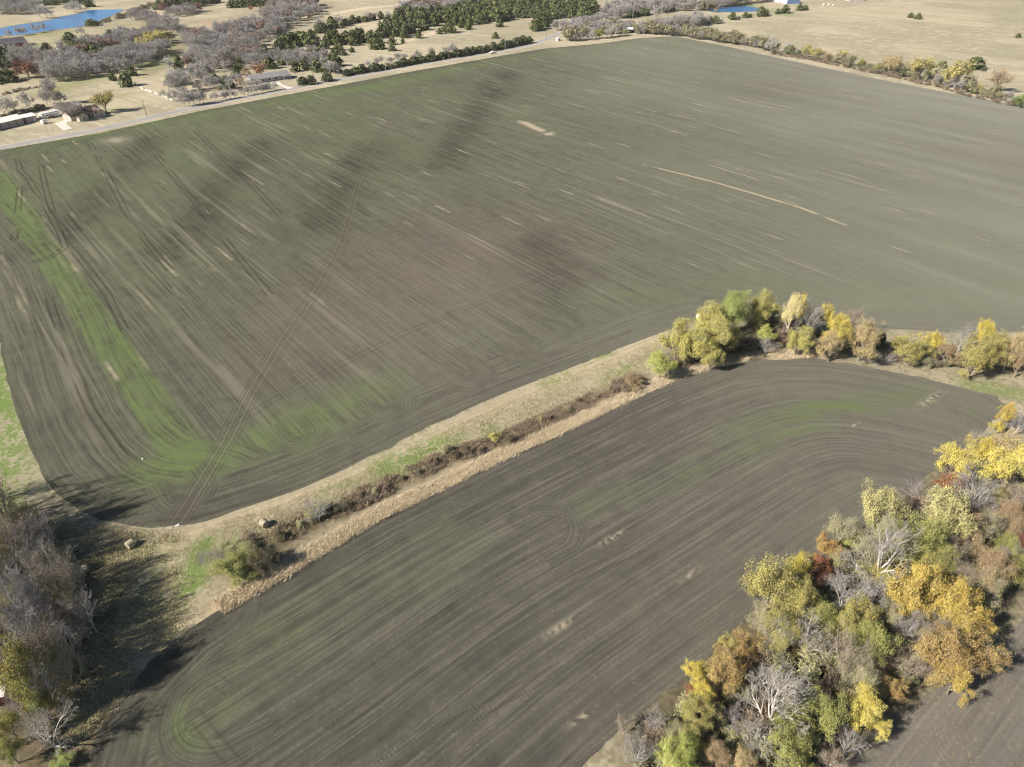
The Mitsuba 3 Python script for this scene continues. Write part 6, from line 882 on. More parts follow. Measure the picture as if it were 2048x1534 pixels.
    ('barefar',143.8,873.5,11.1,9.8), ('barefar',105.4,873.2,10,10.8), ('barefar',155.6,920.1,7.6,8.2), ('barefar',115.6,846.2,10.7,10.8), ('barefar',133.7,882.4,13,13.9), ('barefar',173.3,921.9,10.1,9.5),
    ('barefar',112.1,868.3,10.4,10.4), ('barefar',144.8,898.1,11,10.7), ('barefar',138.4,867.6,8.4,8.9), ('barefar',171.7,970.5,10.8,10.5), ('barepfar',99.1,830.5,8.5,8.2), ('barefar',201.5,954.6,9.5,8.9),
    ('barepfar',136.4,954.7,11.6,9.4), ('barefar',185.8,919.2,10.9,10.2), ('barefar',104.7,847.2,10.4,11.6), ('barepfar',128.3,854.3,8.7,7.4), ('barefar',198.7,923.2,8.9,7.2), ('barepfar',133.6,959.8,10,11.4),
    ('barefar',184.1,953,7.8,7.7), ('barefar',169.1,975.9,8.4,8.7), ('barefar',187.9,970.1,10.2,9.3), ('barefar',162.1,900.6,8,6.7), ('barefar',170.3,899.5,9.7,9.1), ('barepfar',142.6,942.5,8.1,7.1),
    ('barefar',159.4,881.4,11.3,12.9), ('barefar',161.8,884.7,8.4,8.9), ('barefar',175.4,961.5,12.4,12.1), ('barepfar',115.4,841.8,11.7,13.2), ('barefar',168.2,893.7,11.9,9.6), ('barefar',163.2,870.3,10.2,9.3),
    ('barefar',142.7,894.6,10.3,9.8), ('barefar',121.4,897.3,7.7,8), ('barefar',191.6,904.6,11.3,12.4), ('barefar',167.3,948.9,10.8,10.4), ('barefar',137.6,863.4,8.1,8.3), ('barepfar',135,914.2,9.4,8.9),
    ('barefar',163.2,964.2,10.1,8.4), ('barefar',171,950,7.3,6.3), ('barefar',164,941.5,8.7,7.8), ('barefar',101.7,850.8,10.1,10.6), ('barefar',171.4,966.5,9.9,9.2), ('barefar',177.8,951.5,13.1,14.2),
    ('barepfar',130.5,850.4,8.6,7.2), ('barefar',176,900.2,9.7,10.5), ('barefar',149.1,867.5,7.6,7.9), ('barepfar',153.5,939.3,10.3,8.3), ('barepfar',124.7,847.3,9.7,9.5), ('barefar',167.3,904.6,10.8,11.9),
    ('barefar',155.7,973.4,7.9,7.6), ('barepfar',168.9,908.3,12.3,11.2), ('barefar',161.1,936.6,10.9,11), ('barepfar',174.5,884,8.5,9.2), ('barepfar',204.4,943.6,7.4,7.6), ('barefar',178,931,9.4,7.6),
    ('barepfar',205.9,935.9,12.4,14), ('barepfar',164.9,975.3,8.8,8.5), ('barefar',151.3,885.4,11.2,9.4), ('barefar',108.5,880.3,7.7,8), ('barefar',176.1,937.1,10,10.4), ('barepfar',132.8,863.4,12.7,11.1),
    ('barefar',148.8,964.5,11,11.3), ('barepfar',173.1,894.8,10.9,10), ('barefar',96.2,810.7,9.2,7.7), ('barefar',156.6,935.2,7.6,7.7), ('oliveuf',228.3,915.7,8,7), ('barefar',321.3,981.8,9.6,8.6),
    ('barefar',284.4,956.8,13.2,12.1), ('barefar',247.3,921.3,10,9.4), ('oliveuf',253.1,933.9,9.5,7.4), ('barefar',205.1,896.9,9.8,8.6), ('barepfar',321.1,976.4,10.4,7.7), ('oliveuf',299,975.2,9.2,8.4),
    ('oliveuf',337.9,997.4,13.1,11.3), ('barepfar',280,962.1,8.6,6.9), ('barefar',242.4,927.7,10.1,8.7), ('oliveuf',213.5,892.7,10.4,9.8), ('barepfar',235.8,921.4,13.3,10.4), ('barefar',305.6,968.4,13.9,10.6),
    ('barepfar',267.7,952.1,12.9,11.2), ('barefar',250.7,929.6,13.4,12.8), ('oliveuf',333.8,995.9,8.2,7), ('barefar',192.4,889.9,10.6,8.2), ('barefar',272.8,953.6,12.8,10.8), ('barefar',231.1,907.3,10.5,7.4),
    ('barefar',325.9,994.1,8.7,6.6), ('barefar',261.3,942.8,11.2,9.6), ('barefar',275,946.2,8.2,7.7), ('oliveuf',259.9,934.4,14,13.1), ('barefar',314,978.5,9.6,8.2), ('barefar',292,960.4,10.1,9),
    ('barefar',328.2,982.7,11.3,8.2), ('barefar',258.5,939.4,14.3,13.3), ('barefar',330.6,992.6,8.5,7.8), ('barepfar',262.3,947.6,8.4,7.2), ('barefar',318.9,988.4,12.8,9.2), ('barefar',313.7,985,11.8,8.9),
    ('barefar',231.7,918.6,8.6,8), ('barefar',285.2,967.4,10.5,8.5), ('oliveuf',226.6,902,10.9,7.8), ('barefar',215.9,899.7,10,8.1), ('barefar',256.4,929.2,10.3,9.8), ('oliveuf',241.3,922.8,9.7,8.7),
    ('barefar',267.6,940.5,14.2,11.5), ('barepfar',234,912.2,8.8,8), ('barefar',305.6,976.7,10.5,8.3), ('barefar',224.6,911,13,10.6), ('oliveuf',237.8,926.1,13.8,13.1), ('barefar',239.8,915.9,8.1,7.6),
    ('oliveuf',297.4,966.9,13.9,12.5), ('barefar',331,987.1,14.4,10.8), ('barefar',220.8,902.8,9.1,6.4), ('barefar',285.4,961.2,10.4,8.1), ('oliveuf',196.7,890.8,10.1,7), ('barefar',323.4,986,11.6,9.6),
    ('oliveuf',220.1,895,9.3,8.1), ('barepfar',335.6,987.4,14.2,13.5), ('barefar',274.9,957.4,9.5,8), ('barefar',290.7,968,10.6,8.5), ('oliveuf',253.6,925.8,14,9.7), ('barefar',245.6,933.3,10.4,8.4),
    ('barefar',279.3,957.2,10.4,9.5), ('barefar',313.9,972.8,13.8,11.8), ('barefar',212.4,897.1,11.4,9.9), ('oliveuf',252.7,938.2,10.4,8.2), ('barefar',201.2,894.5,12.6,10.9), ('barefar',278.7,951.3,10.9,9),
    ('barefar',341.8,1000.4,12.7,9.8), ('barefar',266.4,945.6,7.9,7), ('barefar',263.1,937.3,13.9,10.8), ('barefar',208.3,891.1,9.3,7), ('barefar',211,901.5,11.6,9), ('barepfar',307.4,982.1,13.3,11.1),
    ('barefar',83.5,799.1,9.9,8.1), ('barefar',40.9,757,8.1,8.2), ('barepfar',78.2,790.3,6.4,6.1), ('barefar',56.1,764.1,6.3,5.2), ('barefar',61.4,769.3,9.7,9), ('barefar',58.4,758.6,6.5,6.7),
    ('barefar',69.3,784.3,9.9,8.4), ('barepfar',81.1,801.8,6.7,5.5), ('barefar',61,781.2,8.8,7), ('barefar',50.9,770.1,9.1,7.9), ('barefar',85.6,808.3,7,7.3), ('barefar',78.1,796.9,7.9,6.2),
    ('barepfar',60.4,772.2,6.7,7.1), ('barefar',40.9,753.4,7.6,7.8), ('barefar',68.6,779,6.9,6.2), ('barefar',85.7,797,8.2,7.3), ('barefar',78.4,782.2,9.3,8.6), ('barefar',74.6,787.8,8.5,7.9),
    ('barefar',72.1,783.2,8.9,8.9), ('barefar',71.9,793.5,7.2,6.4), ('barefar',73.7,799.7,5.6,4.6), ('barefar',82.7,786.6,8.5,7), ('barefar',59.1,766.9,8.6,7), ('barefar',52,761.7,7.3,6.6),
    ('barefar',75.1,791.7,6.6,6), ('barefar',54.9,754.2,6.4,5.4), ('barepfar',50.1,755,8.5,8), ('barefar',189.6,801.7,8.2,7.3), ('barefar',187.5,795.9,9.9,10.5), ('barefar',170.3,765.5,7.4,6.5),
    ('barefar',192.8,792.8,7.8,6.1), ('barefar',161.8,777.3,11.1,9.9), ('barefar',186.1,805.8,10.3,10.8), ('oliveuf',155.1,754.8,8.3,7.8), ('barefar',190.4,809,6.8,6.4), ('barefar',184.1,793.1,9.3,8.2),
    ('barefar',180,788.9,6.5,5), ('barepfar',146.2,747,11.2,8.7), ('barefar',134.6,745.3,8.2,6.8), ('barepfar',140.5,745.1,9.5,8.3), ('oliveuf',157.1,764.2,9.3,7.9), ('barefar',179.8,799.7,7.3,6.3),
    ('barefar',160.1,755.9,10.6,9.5), ('barefar',147.1,751,11.4,11.1), ('barefar',172.6,787.3,10.5,8.9), ('barefar',179.7,778.4,10,8.9), ('barefar',159.6,768.2,10.3,8.6), ('barepfar',143.2,754.1,10.6,9.2),
    ('barepfar',165.6,765.4,10,9.1), ('barepfar',158.5,759.9,7.3,7.1), ('barepfar',128.3,742.3,9.7,9.9), ('barefar',167,785,10.9,10.3), ('barepfar',179.4,774.1,7.2,5.6), ('barepfar',151.3,750.5,7.3,5.7),
    ('barepfar',166.4,775,10.7,10.3), ('barepfar',186.1,787.3,8.2,8.6), ('barefar',137.1,750.7,10.9,10.3), ('barepfar',177.8,786.1,9.5,8.4), ('barefar',166.7,779.8,11.3,9.1), ('barefar',150.3,754.8,9.4,9.2),
    ('barefar',188.8,785.3,9.1,8.5), ('barefar',181.6,785.2,8,6.2), ('barefar',185.6,780.3,11.6,10.2), ('barefar',129.3,747.2,9.1,8.6), ('oliveuf',146.5,755.6,8.9,7.8), ('barefar',129.4,738.7,9.6,10.4),
    ('barepfar',177.5,792.8,7.7,7.8), ('barefar',170,772,8.4,6.4), ('barepfar',153.2,764,8.7,7.7), ('oliveuf',163.2,760.5,10.8,10), ('barefar',161.4,772.3,6.5,6.6), ('barepfar',123.9,738.2,11.3,10.3),
    ('barefar',120.7,737,10.6,10.7), ('barefar',132.7,739.6,7.8,7.4), ('barepfar',187,791.1,10.4,9.6), ('barefar',157.2,771.2,7,7), ('barefar',148.5,760.1,11.2,10.8), ('barefar',182.4,803.7,8.2,6.3),
    ('barefar',176.3,776,8.4,6.7), ('oliveuf',138.5,754.8,11.6,9.7), ('barepfar',191.9,788.8,7.5,6.7), ('oliveuf',175,783.3,7.5,6.9), ('barefar',183.2,797.2,8.6,6.7), ('barefar',175.6,795.9,7.4,6.6),
    ('barefar',167.3,769.9,9.6,9.4), ('oliveuf',174.7,790.1,7.7,7.8), ('oliveuf',171.2,783.3,9.6,8.3), ('barefar',155.1,760.5,8.1,7.9), ('oliveuf',172,776.5,6.6,6.2), ('barefar',141.2,757.1,10.7,8.9),
    ('oliveuf',116.6,736.4,7.2,6.3), ('barepfar',171.3,768.9,6.6,5.6), ('barefar',179.9,795.5,9.4,7.9), ('barefar',140.6,750,8.4,8.3), ('oliveuf',125.2,744,8.2,7.3), ('barefar',137.7,742.5,9.2,9.4),
    ('barepfar',189.9,805.1,8.3,8.1), ('barepfar',176.3,771.9,7,6.7), ('barefar',144.3,743.6,8.2,6.5), ('barepfar',190.4,812.6,6.4,6), ('barefar',158.4,775,9.8,10.3), ('barepfar',-167,615.1,8.8,7.3),
    ('barepfar',-148.5,584.9,9.1,9.5), ('barepfar',-175,607.1,8,6.5), ('barepfar',-156.6,581,6.3,5.2), ('barefar',-178.4,593,8.7,7.7), ('barepfar',-171.9,602.6,8.1,7), ('barefar',-183.4,599.9,7.3,6),
    ('barepfar',-167,585.8,8.1,7.3), ('barepfar',-146.2,598.2,9.4,10), ('barepfar',-146.5,593.9,7.6,6), ('barefar',-148.1,602.6,5.5,5.1), ('barefar',-174.1,616.4,6.5,5.9), ('barepfar',-187.9,600.5,9.4,8.2),
    ('barepfar',-178.5,614.2,7.1,6.3), ('barepfar',-163.5,608,7.2,6.7), ('barepfar',-139.3,588,6.3,6.5), ('barepfar',-170.7,591.4,7.7,6.6), ('barepfar',-197.5,605.8,9.8,10.1), ('barepfar',-150.9,597.1,6.2,5.1),
    ('barepfar',-166.1,588.8,6,5.2), ('barepfar',-160.5,594.4,9.7,8.8), ('barefar',-185.5,614.9,8.2,8.1), ('barefar',-158.8,584.3,9.1,9.5), ('barefar',-185.5,595.1,5.7,4.6), ('barepfar',-153,592.5,6.1,5.7),
    ('barepfar',-176.7,602.8,6.3,5.2), ('barefar',-155.3,590.1,10,9.3), ('barefar',-173.2,610,6.7,5.2), ('barepfar',-161.3,580.7,7,7.5), ('barepfar',-195.6,609.2,7,7), ('barepfar',-193.1,599.5,7.3,6.5),
    ('barepfar',-186.1,603.5,9.1,8.7), ('barefar',-158.4,609,9.8,10.4), ('barepfar',-169.8,612.6,9.7,7.6), ('barepfar',-189.2,607.8,6,5.9), ('barepfar',-153.7,609.8,10,9.9), ('barefar',-140,572,8.5,8.9),
    ('barefar',-198.3,510.4,8.6,7.3), ('barefar',-227.6,521.8,7.5,7.4), ('barefar',-191.6,524.6,8,6.8), ('barefar',-196.2,520.6,5.8,6.6), ('barefar',-215.1,490.5,6,5.4), ('barepfar',-227.7,531.4,6.6,7.2),
    ('barefar',-224,497.4,7.6,7.9), ('barefar',-202.7,513.8,6.8,7.2), ('barepfar',-208.7,500.9,6.7,5.4), ('barepfar',-205.9,511.9,5.1,5.5), ('barefar',-188,521.3,7.7,6.9), ('barepfar',-222,539.9,6,6.3),
    ('barefar',-218,541.1,8.5,9), ('barepfar',-225,525.5,5.8,6), ('barefar',-218.7,500.8,8.6,7.4), ('barefar',-213.7,538.6,7.6,7.4), ('barefar',-221,545.2,6.3,5.8), ('barefar',-228.1,528.1,6.4,6.2),
    ('barefar',-216.2,527.5,8.9,7.4), ('barefar',-189.2,504.8,8.8,7.7), ('barefar',-225.4,575.7,9.3,9.3), ('barepfar',-208.3,594.3,6.1,5.5), ('barefar',-220.8,590.3,8.5,9.9), ('barepfar',-190.6,577.3,6.2,7.2),
    ('barefar',-199.4,598.9,7.1,6.3), ('barefar',-204,580.8,6.1,6), ('barepfar',-213.3,580.2,5.7,5.9), ('barefar',-219.3,576,7.6,7.4), ('barepfar',-219.8,568.3,9.4,10.6), ('barepfar',-212.7,603.4,8.3,7.4),
    ('barefar',-210.7,591.3,8.7,9.4), ('barefar',-194.7,590.3,8.4,8.5), ('barefar',-200.5,578.9,6.9,6.3), ('barefar',-225.5,584.2,6.8,5.9), ('barefar',-225,592.1,7.9,9.4), ('barefar',-228.4,572.2,6.4,7.1),
    ('barefar',-216.5,595.2,6,6), ('barepfar',-212.8,597.6,5.8,6.2), ('barefar',-203.3,589.2,9,8.2), ('barepfar',-219,561.4,6.1,6.3), ('barefar',-224.1,563,5.2,5.2), ('barefar',-195.4,578.5,9.3,10.3),
    ('barepfar',-211.7,563.3,7.7,8.1), ('barepfar',-362.1,588.5,8.1,8.3), ('barefar',-372.2,595.9,9.7,10.7), ('barepfar',-368.3,594.7,6.6,5.8), ('barefar',-388.5,607,8.4,9.4), ('barefar',-377.1,578.5,10.3,10.8),
    ('barefar',-393.1,607.1,10.3,8.4), ('barepfar',-389.3,619.7,9.7,9.3), ('barefar',-380.6,611.9,7.2,8.1), ('barefar',-376.5,592.9,6.7,6.4), ('barefar',-381.6,605.2,8.8,8.5), ('barepfar',-366.9,580.7,8.1,8.2),
    ('barefar',-363.5,583.1,7.6,8.4), ('barefar',-384.4,618.3,10.7,10.6), ('barefar',-393.8,611.6,10.4,10.8), ('barefar',-392.9,622.4,10,8.4), ('barepfar',-357.6,583.3,8.9,8.3), ('barefar',-348.3,571.8,9.7,9.5),
    ('barepfar',-346.3,557,7.9,7.2), ('barefar',-388.6,600.2,7.8,8.8), ('barepfar',-370,604.8,9.9,10), ('barefar',-354.9,571.7,5.9,5.5), ('barefar',-349.3,559.6,9.3,7.8), ('barefar',-381.9,595.4,7.9,7),
    ('barefar',-343.3,551.6,9.2,9.8), ('barepfar',-344.6,563.5,7.8,7.5), ('barepfar',-388.5,614.4,8.1,8.8), ('barefar',-379.3,586.3,6.3,6.3), ('barefar',-389.5,624.2,8.7,9.1), ('barefar',-340.4,549.1,9.4,9.1),
    ('barefar',-379.7,599.3,6.6,5.4), ('barepfar',-354.4,673.1,7.9,7.6), ('redfar',-358.1,620.6,8.1,7.9), ('redfar',-360.9,638.1,10.2,8.4), ('barefar',-343.9,649.5,10.8,9.9), ('barefar',-346.3,666,7.7,7),
    ('redfar',-349.5,631.2,10.2,8.4), ('barefar',-344.4,677.7,7,7), ('barefar',-354.9,633.2,8.2,7.3), ('barefar',-349,638.1,10.9,11.6), ('barefar',-357.5,653.8,8.8,9.3), ('barefar',-354.5,668.5,9.5,9.4),
    ('barefar',-358.7,643.9,9.9,10.8), ('barepfar',-359.8,661.3,9.5,10.8), ('barefar',-359.5,666.5,7.8,8.6), ('barefar',-356.3,625.1,6.5,6.6), ('barefar',-350.4,675.1,7.9,8.8), ('barefar',-367.9,662,8.5,8.1),
    ('barefar',-341.3,642.8,8.4,8.8), ('barepfar',-335.7,672.1,8.8,7.9), ('redfar',-339.3,659.7,6.2,6.5), ('barepfar',-355.3,646.3,10,9.3), ('barepfar',-349.6,670.8,7.6,8), ('barefar',-340.4,685.5,9.4,8.7),
    ('barefar',-341.8,670.1,8.4,7), ('redfar',-340.2,681.5,6.9,6.2), ('redfar',-339.2,651.7,10.1,8.2), ('barefar',-347.7,642.2,10.3,9.7), ('barefar',-179,606.2,7.4,7.3), ('barefar',-170.8,618.7,6.9,7),
    ('barefar',-162.5,582.2,6,6.1), ('barefar',-158.2,614.9,8.5,7.9), ('barefar',-154.2,599.6,7,7.4), ('barefar',-173.2,602.1,8.6,8.7), ('barefar',-144,576.4,5.1,5), ('barefar',-171.3,584,7.6,7.4),
    ('barefar',-150.6,582.9,8,7.4), ('barepfar',-152.6,596.2,7.8,7.4), ('barefar',-177.2,622,5.9,4.9), ('barefar',-162.5,604.6,8.5,8.1), ('barefar',-133.4,557.2,8.7,8.1), ('barefar',-130.2,556.9,8.3,8.1),
    ('barefar',-172,587.3,7.5,6.4), ('barefar',-156.7,596.5,7.2,7.5), ('barefar',-172.7,591.4,7.5,8), ('barefar',-172.2,607.1,6.4,5.9), ('barepfar',-174,617.9,6.4,5.7), ('barefar',-170.1,596.9,8.6,6.7),
    ('barefar',-151.9,573.7,5.7,5.6), ('barefar',-134.1,561.3,5,5.3), ('barepfar',-171.1,627.4,5.6,4.5), ('barepfar',-135.4,567.1,7.7,6.4), ('barefar',-158.4,606.8,6,6.4), ('barepfar',-158.6,587.5,5.7,5.7),
    ('barefar',-158.5,602,7.5,7.8), ('oliveuf2',104,744.1,5.7,5.5), ('barepfar',86.3,756.6,9.2,8.1), ('oliveuf2',95.1,738.4,8.3,6.6), ('oliveuf2',70.6,736.3,8.7,6.4), ('barepfar',108.4,756.8,8,6.2),
    ('barefar',81,737.5,7.2,5.8), ('barepfar',107.1,748.6,9.7,7.9), ('barefar',102,737,8.3,8.1), ('barefar',64.9,751.2,7.4,6.7), ('barefar',61.8,755.7,9.7,9.8), ('barefar',97.6,743.6,7.5,6.1),
    ('barefar',94.6,764.7,6.6,6.1), ('barefar',108.9,768.9,8.7,6.5), ('barepfar',105,762.8,9.5,8.8), ('oliveuf2',66.3,731.5,7.3,7.4), ('barefar',98.5,753.7,7.5,5.9), ('barefar',80.6,757.3,7.8,5.6),
    ('oliveuf2',114.8,753.9,7.4,6.1), ('barefar',62.3,747.4,9.1,8.5), ('barefar',89.9,765,9.8,7.8), ('oliveuf2',102.9,766.4,5.9,4.6), ('barepfar',92.3,745.7,5.9,5.6), ('barepfar',111.1,772.6,8.4,6.7),
    ('oliveuf2',67.9,723.6,8.6,7), ('barepfar',49.4,740.8,8.9,8), ('oliveuf2',76.6,746,7.2,7.3), ('barefar',80.6,730.6,9.5,7.2), ('oliveuf2',99.7,776.9,8.6,6.8), ('barefar',74.4,738.9,8.4,8.1),
    ('barefar',78.4,740.8,9.4,9.5), ('barepfar',56.4,759.3,8.9,7.5), ('barefar',58,743.7,8.9,6.5), ('barefar',67.5,769.7,7.7,7.3), ('barepfar',58.3,750.1,6.5,5.3), ('oliveuf2',72.5,753.8,9.1,7.5),
    ('barefar',115.5,767.8,9.2,7.4), ('barefar',55.3,729.9,8.9,8.6), ('barefar',89.1,733.9,6.4,4.6), ('barefar',56.8,735.2,8.7,6.3), ('barepfar',72.7,768.3,8.8,8.4), ('barefar',60,738.6,8.9,7.4),
    ('barefar',94,760.2,5.7,4.9), ('barepfar',87.2,775.6,6.3,5.6), ('barefar',100.8,745.6,5.7,5.4),
]
CEDARS = [
    ('cedar',-137.5,830.6,6.6,7), ('cedar',24.6,928,9.3,9.4), ('cedar',-110,834.9,11.3,13.3), ('cedar',-2.8,917.2,9.1,8.1), ('cedar',-53.2,835,10.6,10.5), ('cedar',-43.3,869.8,8.1,9.2),
    ('cedar',3.1,932.2,10.9,13.1), ('cedar',-11.1,832,11.4,12.4), ('cedar',27.5,920.8,11.3,12.8), ('cedar',35.1,923.4,10,9.4), ('cedar',-36.6,863.6,8.9,10.5), ('cedar',16.7,931.8,7.5,8.3),
    ('cedar',27.9,867.3,8.2,9.1), ('cedar',-23.2,923.1,8.9,10.2), ('cedar',-5.6,935.1,9.3,9.4), ('cedar',-47.3,852.5,8.8,10.2), ('cedar',-17,842.6,7.7,9.1), ('cedar',-55.9,859.3,7.7,8.8),
    ('cedar',-33.4,872.5,8.1,7.9), ('cedar',-59.1,841.9,11.1,10.2), ('cedar',-40.6,899.2,7.4,7.4), ('cedar',5.2,856.5,10.5,9.8), ('cedar',-23.9,913.3,7.3,8.1), ('cedar',-44.9,896.6,11.3,13.3),
    ('cedar',4.9,926.3,6.6,7.3), ('cedar',-16.2,849.9,7.2,8.8), ('cedar',-41.5,848.9,11.4,10.9), ('cedar',20.9,905.7,7,7.3), ('cedar',26.1,895.3,7.5,7.7), ('cedar',-14.8,924.4,7.2,7),
    ('cedar',-17.5,835.3,8.4,9), ('cedar',-24.6,930.1,11.2,10.8), ('cedar',-31,881.7,9.3,11.2), ('cedar',-16.9,893.5,8.1,7.9), ('cedar',-3.9,855.2,7.5,9.4), ('cedar',-40.3,837.7,6.2,7.2),
    ('cedar',-64.2,856.6,10.3,9.5), ('cedar',-3.8,842.1,7.3,8.6), ('cedar',-46.3,880.4,7.6,8.5), ('cedar',-7.1,928,9.5,9), ('cedar',-28.6,849.6,8.4,10), ('cedar',-99.2,833.1,9.4,10.6),
    ('cedar',1.3,913.8,6.8,8.4), ('cedar',8,920.3,8.3,8.9), ('cedar',-4.6,892.6,7.2,7.3), ('cedar',-35.2,904.5,10.6,11.3), ('cedar',-16.6,884.3,7.6,7.6), ('cedar',-70.1,842.7,10.6,10),
    ('cedar',-94.5,827.1,7.9,9.6), ('cedar',-11.4,889.1,8.6,10.3), ('cedar',-35.9,845.4,6.4,7), ('cedar',-46.9,832.4,10.9,13.6), ('cedar',33.3,858.3,8.7,9.9), ('cedar',-6.7,904,8.8,8.7),
    ('cedar',22.5,863.8,6.8,6.4), ('cedar',-53.8,874.6,9.4,11.4), ('cedar',-0.4,925.6,7.9,9.3), ('cedar',37.2,850.4,9.1,10.7), ('cedar',-7.9,866.1,8.7,9.5), ('cedar',-30.5,843.3,6.2,6.2),
    ('cedar',21.7,840.7,7.9,9.1), ('cedar',38.5,880.1,11.3,13.1), ('cedar',-34.5,858.7,11.1,10.3), ('cedar',-114.4,832.8,10.6,11.6), ('cedar',-75.2,852.1,8,9.2), ('cedar',31.4,885.3,10.3,10.5),
    ('cedar',19.2,920.1,9.6,10.1), ('cedar',-17.6,856.5,10.5,12.7), ('cedar',24.9,878.2,6.4,7.6), ('cedar',16.6,861,7.9,8.2), ('cedar',-0.5,871,10.8,10), ('cedar',5.3,878.5,8.7,9.1),
    ('cedar',-22.9,838.6,6.5,7.3), ('cedar',-46.4,886.8,11.3,13.2), ('cedar',14.9,939,7.8,8.1), ('cedar',-50.8,870.3,9.6,10.1), ('cedar',43.4,861.8,8.9,9.5), ('cedar',13.5,903.5,8.4,8.8),
    ('cedar',-10,909.3,8,8.3), ('cedar',-58.6,863.6,10,12.1), ('cedar',-64.6,832.6,7.4,9.1), ('cedar',-29.1,895,10.2,11.4), ('cedar',11.6,837.3,7.7,6.9), ('cedar',-10,825.4,9.7,9.5),
    ('cedar',42.9,874.2,7.1,7.3), ('cedar',27.8,858.9,7.1,7.5), ('cedar',-99,846.5,8.6,8.8), ('cedar',6.1,839.3,9.5,10), ('cedar',-24.9,832.5,10.3,11.6), ('cedar',-17.8,908.8,10.4,12.8),
    ('cedar',-52,850,7.8,9), ('cedar',-44.4,857,8.4,7.7), ('cedar',-49,860.5,6.9,7.7), ('cedar',-19.3,830.5,6.2,5.8), ('cedar',-23.7,881.2,9.6,9.3), ('cedar',13.3,883.4,7.6,8.2),
    ('cedar',7.6,845.9,10,10.9), ('cedar',-39.8,881.4,9.8,9), ('cedar',-70,832.8,10.5,9.5), ('cedar',-26.9,888.4,11.3,10.1), ('cedar',-112.2,825.6,6.6,5.9), ('cedar',9.4,886.8,10.6,13.4),
    ('cedar',-15.7,864,6.9,7.1), ('cedar',36.2,893.3,8.2,9.4), ('cedar',-77.6,837.7,10,11.8), ('cedar',-15,902.1,6.2,7.5), ('cedar',-8.4,860,10,11.9), ('cedar',-69.6,865.1,9.1,9.4),
    ('cedar',-30.3,915.3,10.9,10.4), ('cedar',-88.5,850.7,9.9,11.5), ('cedar',67.4,919.4,10,9.2), ('cedar',31.4,923.1,8.2,9.3), ('cedar',69.9,927.8,11.2,10.4), ('cedar',54.6,895.9,6.5,7.7),
    ('cedar',45,859.3,8.7,9.2), ('cedar',55.8,884.8,7.6,9.1), ('cedar',59.1,917.7,8.7,8.4), ('cedar',82.5,949.3,10.2,9.5), ('cedar',58.4,867.2,8.6,8.4), ('cedar',47,873.8,10.7,13.1),
    ('cedar',86.9,935.6,6.6,6.5), ('cedar',47.2,868.4,6.7,7.1), ('cedar',81.5,830,8.1,7.8), ('cedar',59.6,851.2,10.2,9.7), ('cedar',92,933.6,9.7,9.3), ('cedar',44.8,902.5,8.5,9.4),
    ('cedar',63,847.5,11.1,10), ('cedar',65.7,901.6,7.4,8.2), ('cedar',37.1,921.4,11.2,11.6), ('cedar',65.3,863.4,8.5,9.5), ('cedar',37.9,875.3,10.7,13.1), ('cedar',86.2,850.6,7.4,8.6),
    ('cedar',80.5,873.1,9.6,9.8), ('cedar',80.3,855.1,6.8,8.3), ('cedar',46.4,832.3,8.9,9.6), ('cedar',87,920.8,9,9.8), ('cedar',85.4,867,8.6,7.7), ('cedar',90.2,903.6,10.4,12.1),
    ('cedar',78.9,898,9.9,12.1), ('cedar',80.4,885.1,7.1,6.3), ('cedar',52.8,912.2,6.7,7.4), ('cedar',92.4,891.7,10.9,10), ('cedar',39.4,931.9,7.4,7.1), ('cedar',86,943.4,9.6,9.6),
    ('cedar',81.8,935.8,7.4,9.2), ('cedar',76.8,840.6,10.2,11), ('cedar',48,927.9,9.5,11.6), ('cedar',72.8,957.7,10.5,12.9), ('cedar',87.4,859.1,8.7,9.7), ('cedar',54.9,945.8,7.9,7.3),
    ('cedar',51,861.9,10.6,13.1), ('cedar',75.5,948.4,9.2,8.9), ('cedar',79.8,846.7,10.9,13.6), ('cedar',80.9,913.4,10.2,11), ('cedar',71,915.3,6.7,7.2), ('cedar',36,905,11.2,10.7),
    ('cedar',92.9,885,7.1,7.2), ('cedar',71,830.6,7.7,8.9), ('cedar',87.3,926.4,6.2,7.7), ('cedar',52.3,920.4,10.2,10.4), ('cedar',53.7,844.2,10.2,9.1), ('cedar',57.7,956.8,6.2,6),
    ('cedar',63.9,834.6,10.4,13), ('cedar',39.8,888.3,7.1,7), ('cedar',44.7,850.3,9.4,9.1),
]
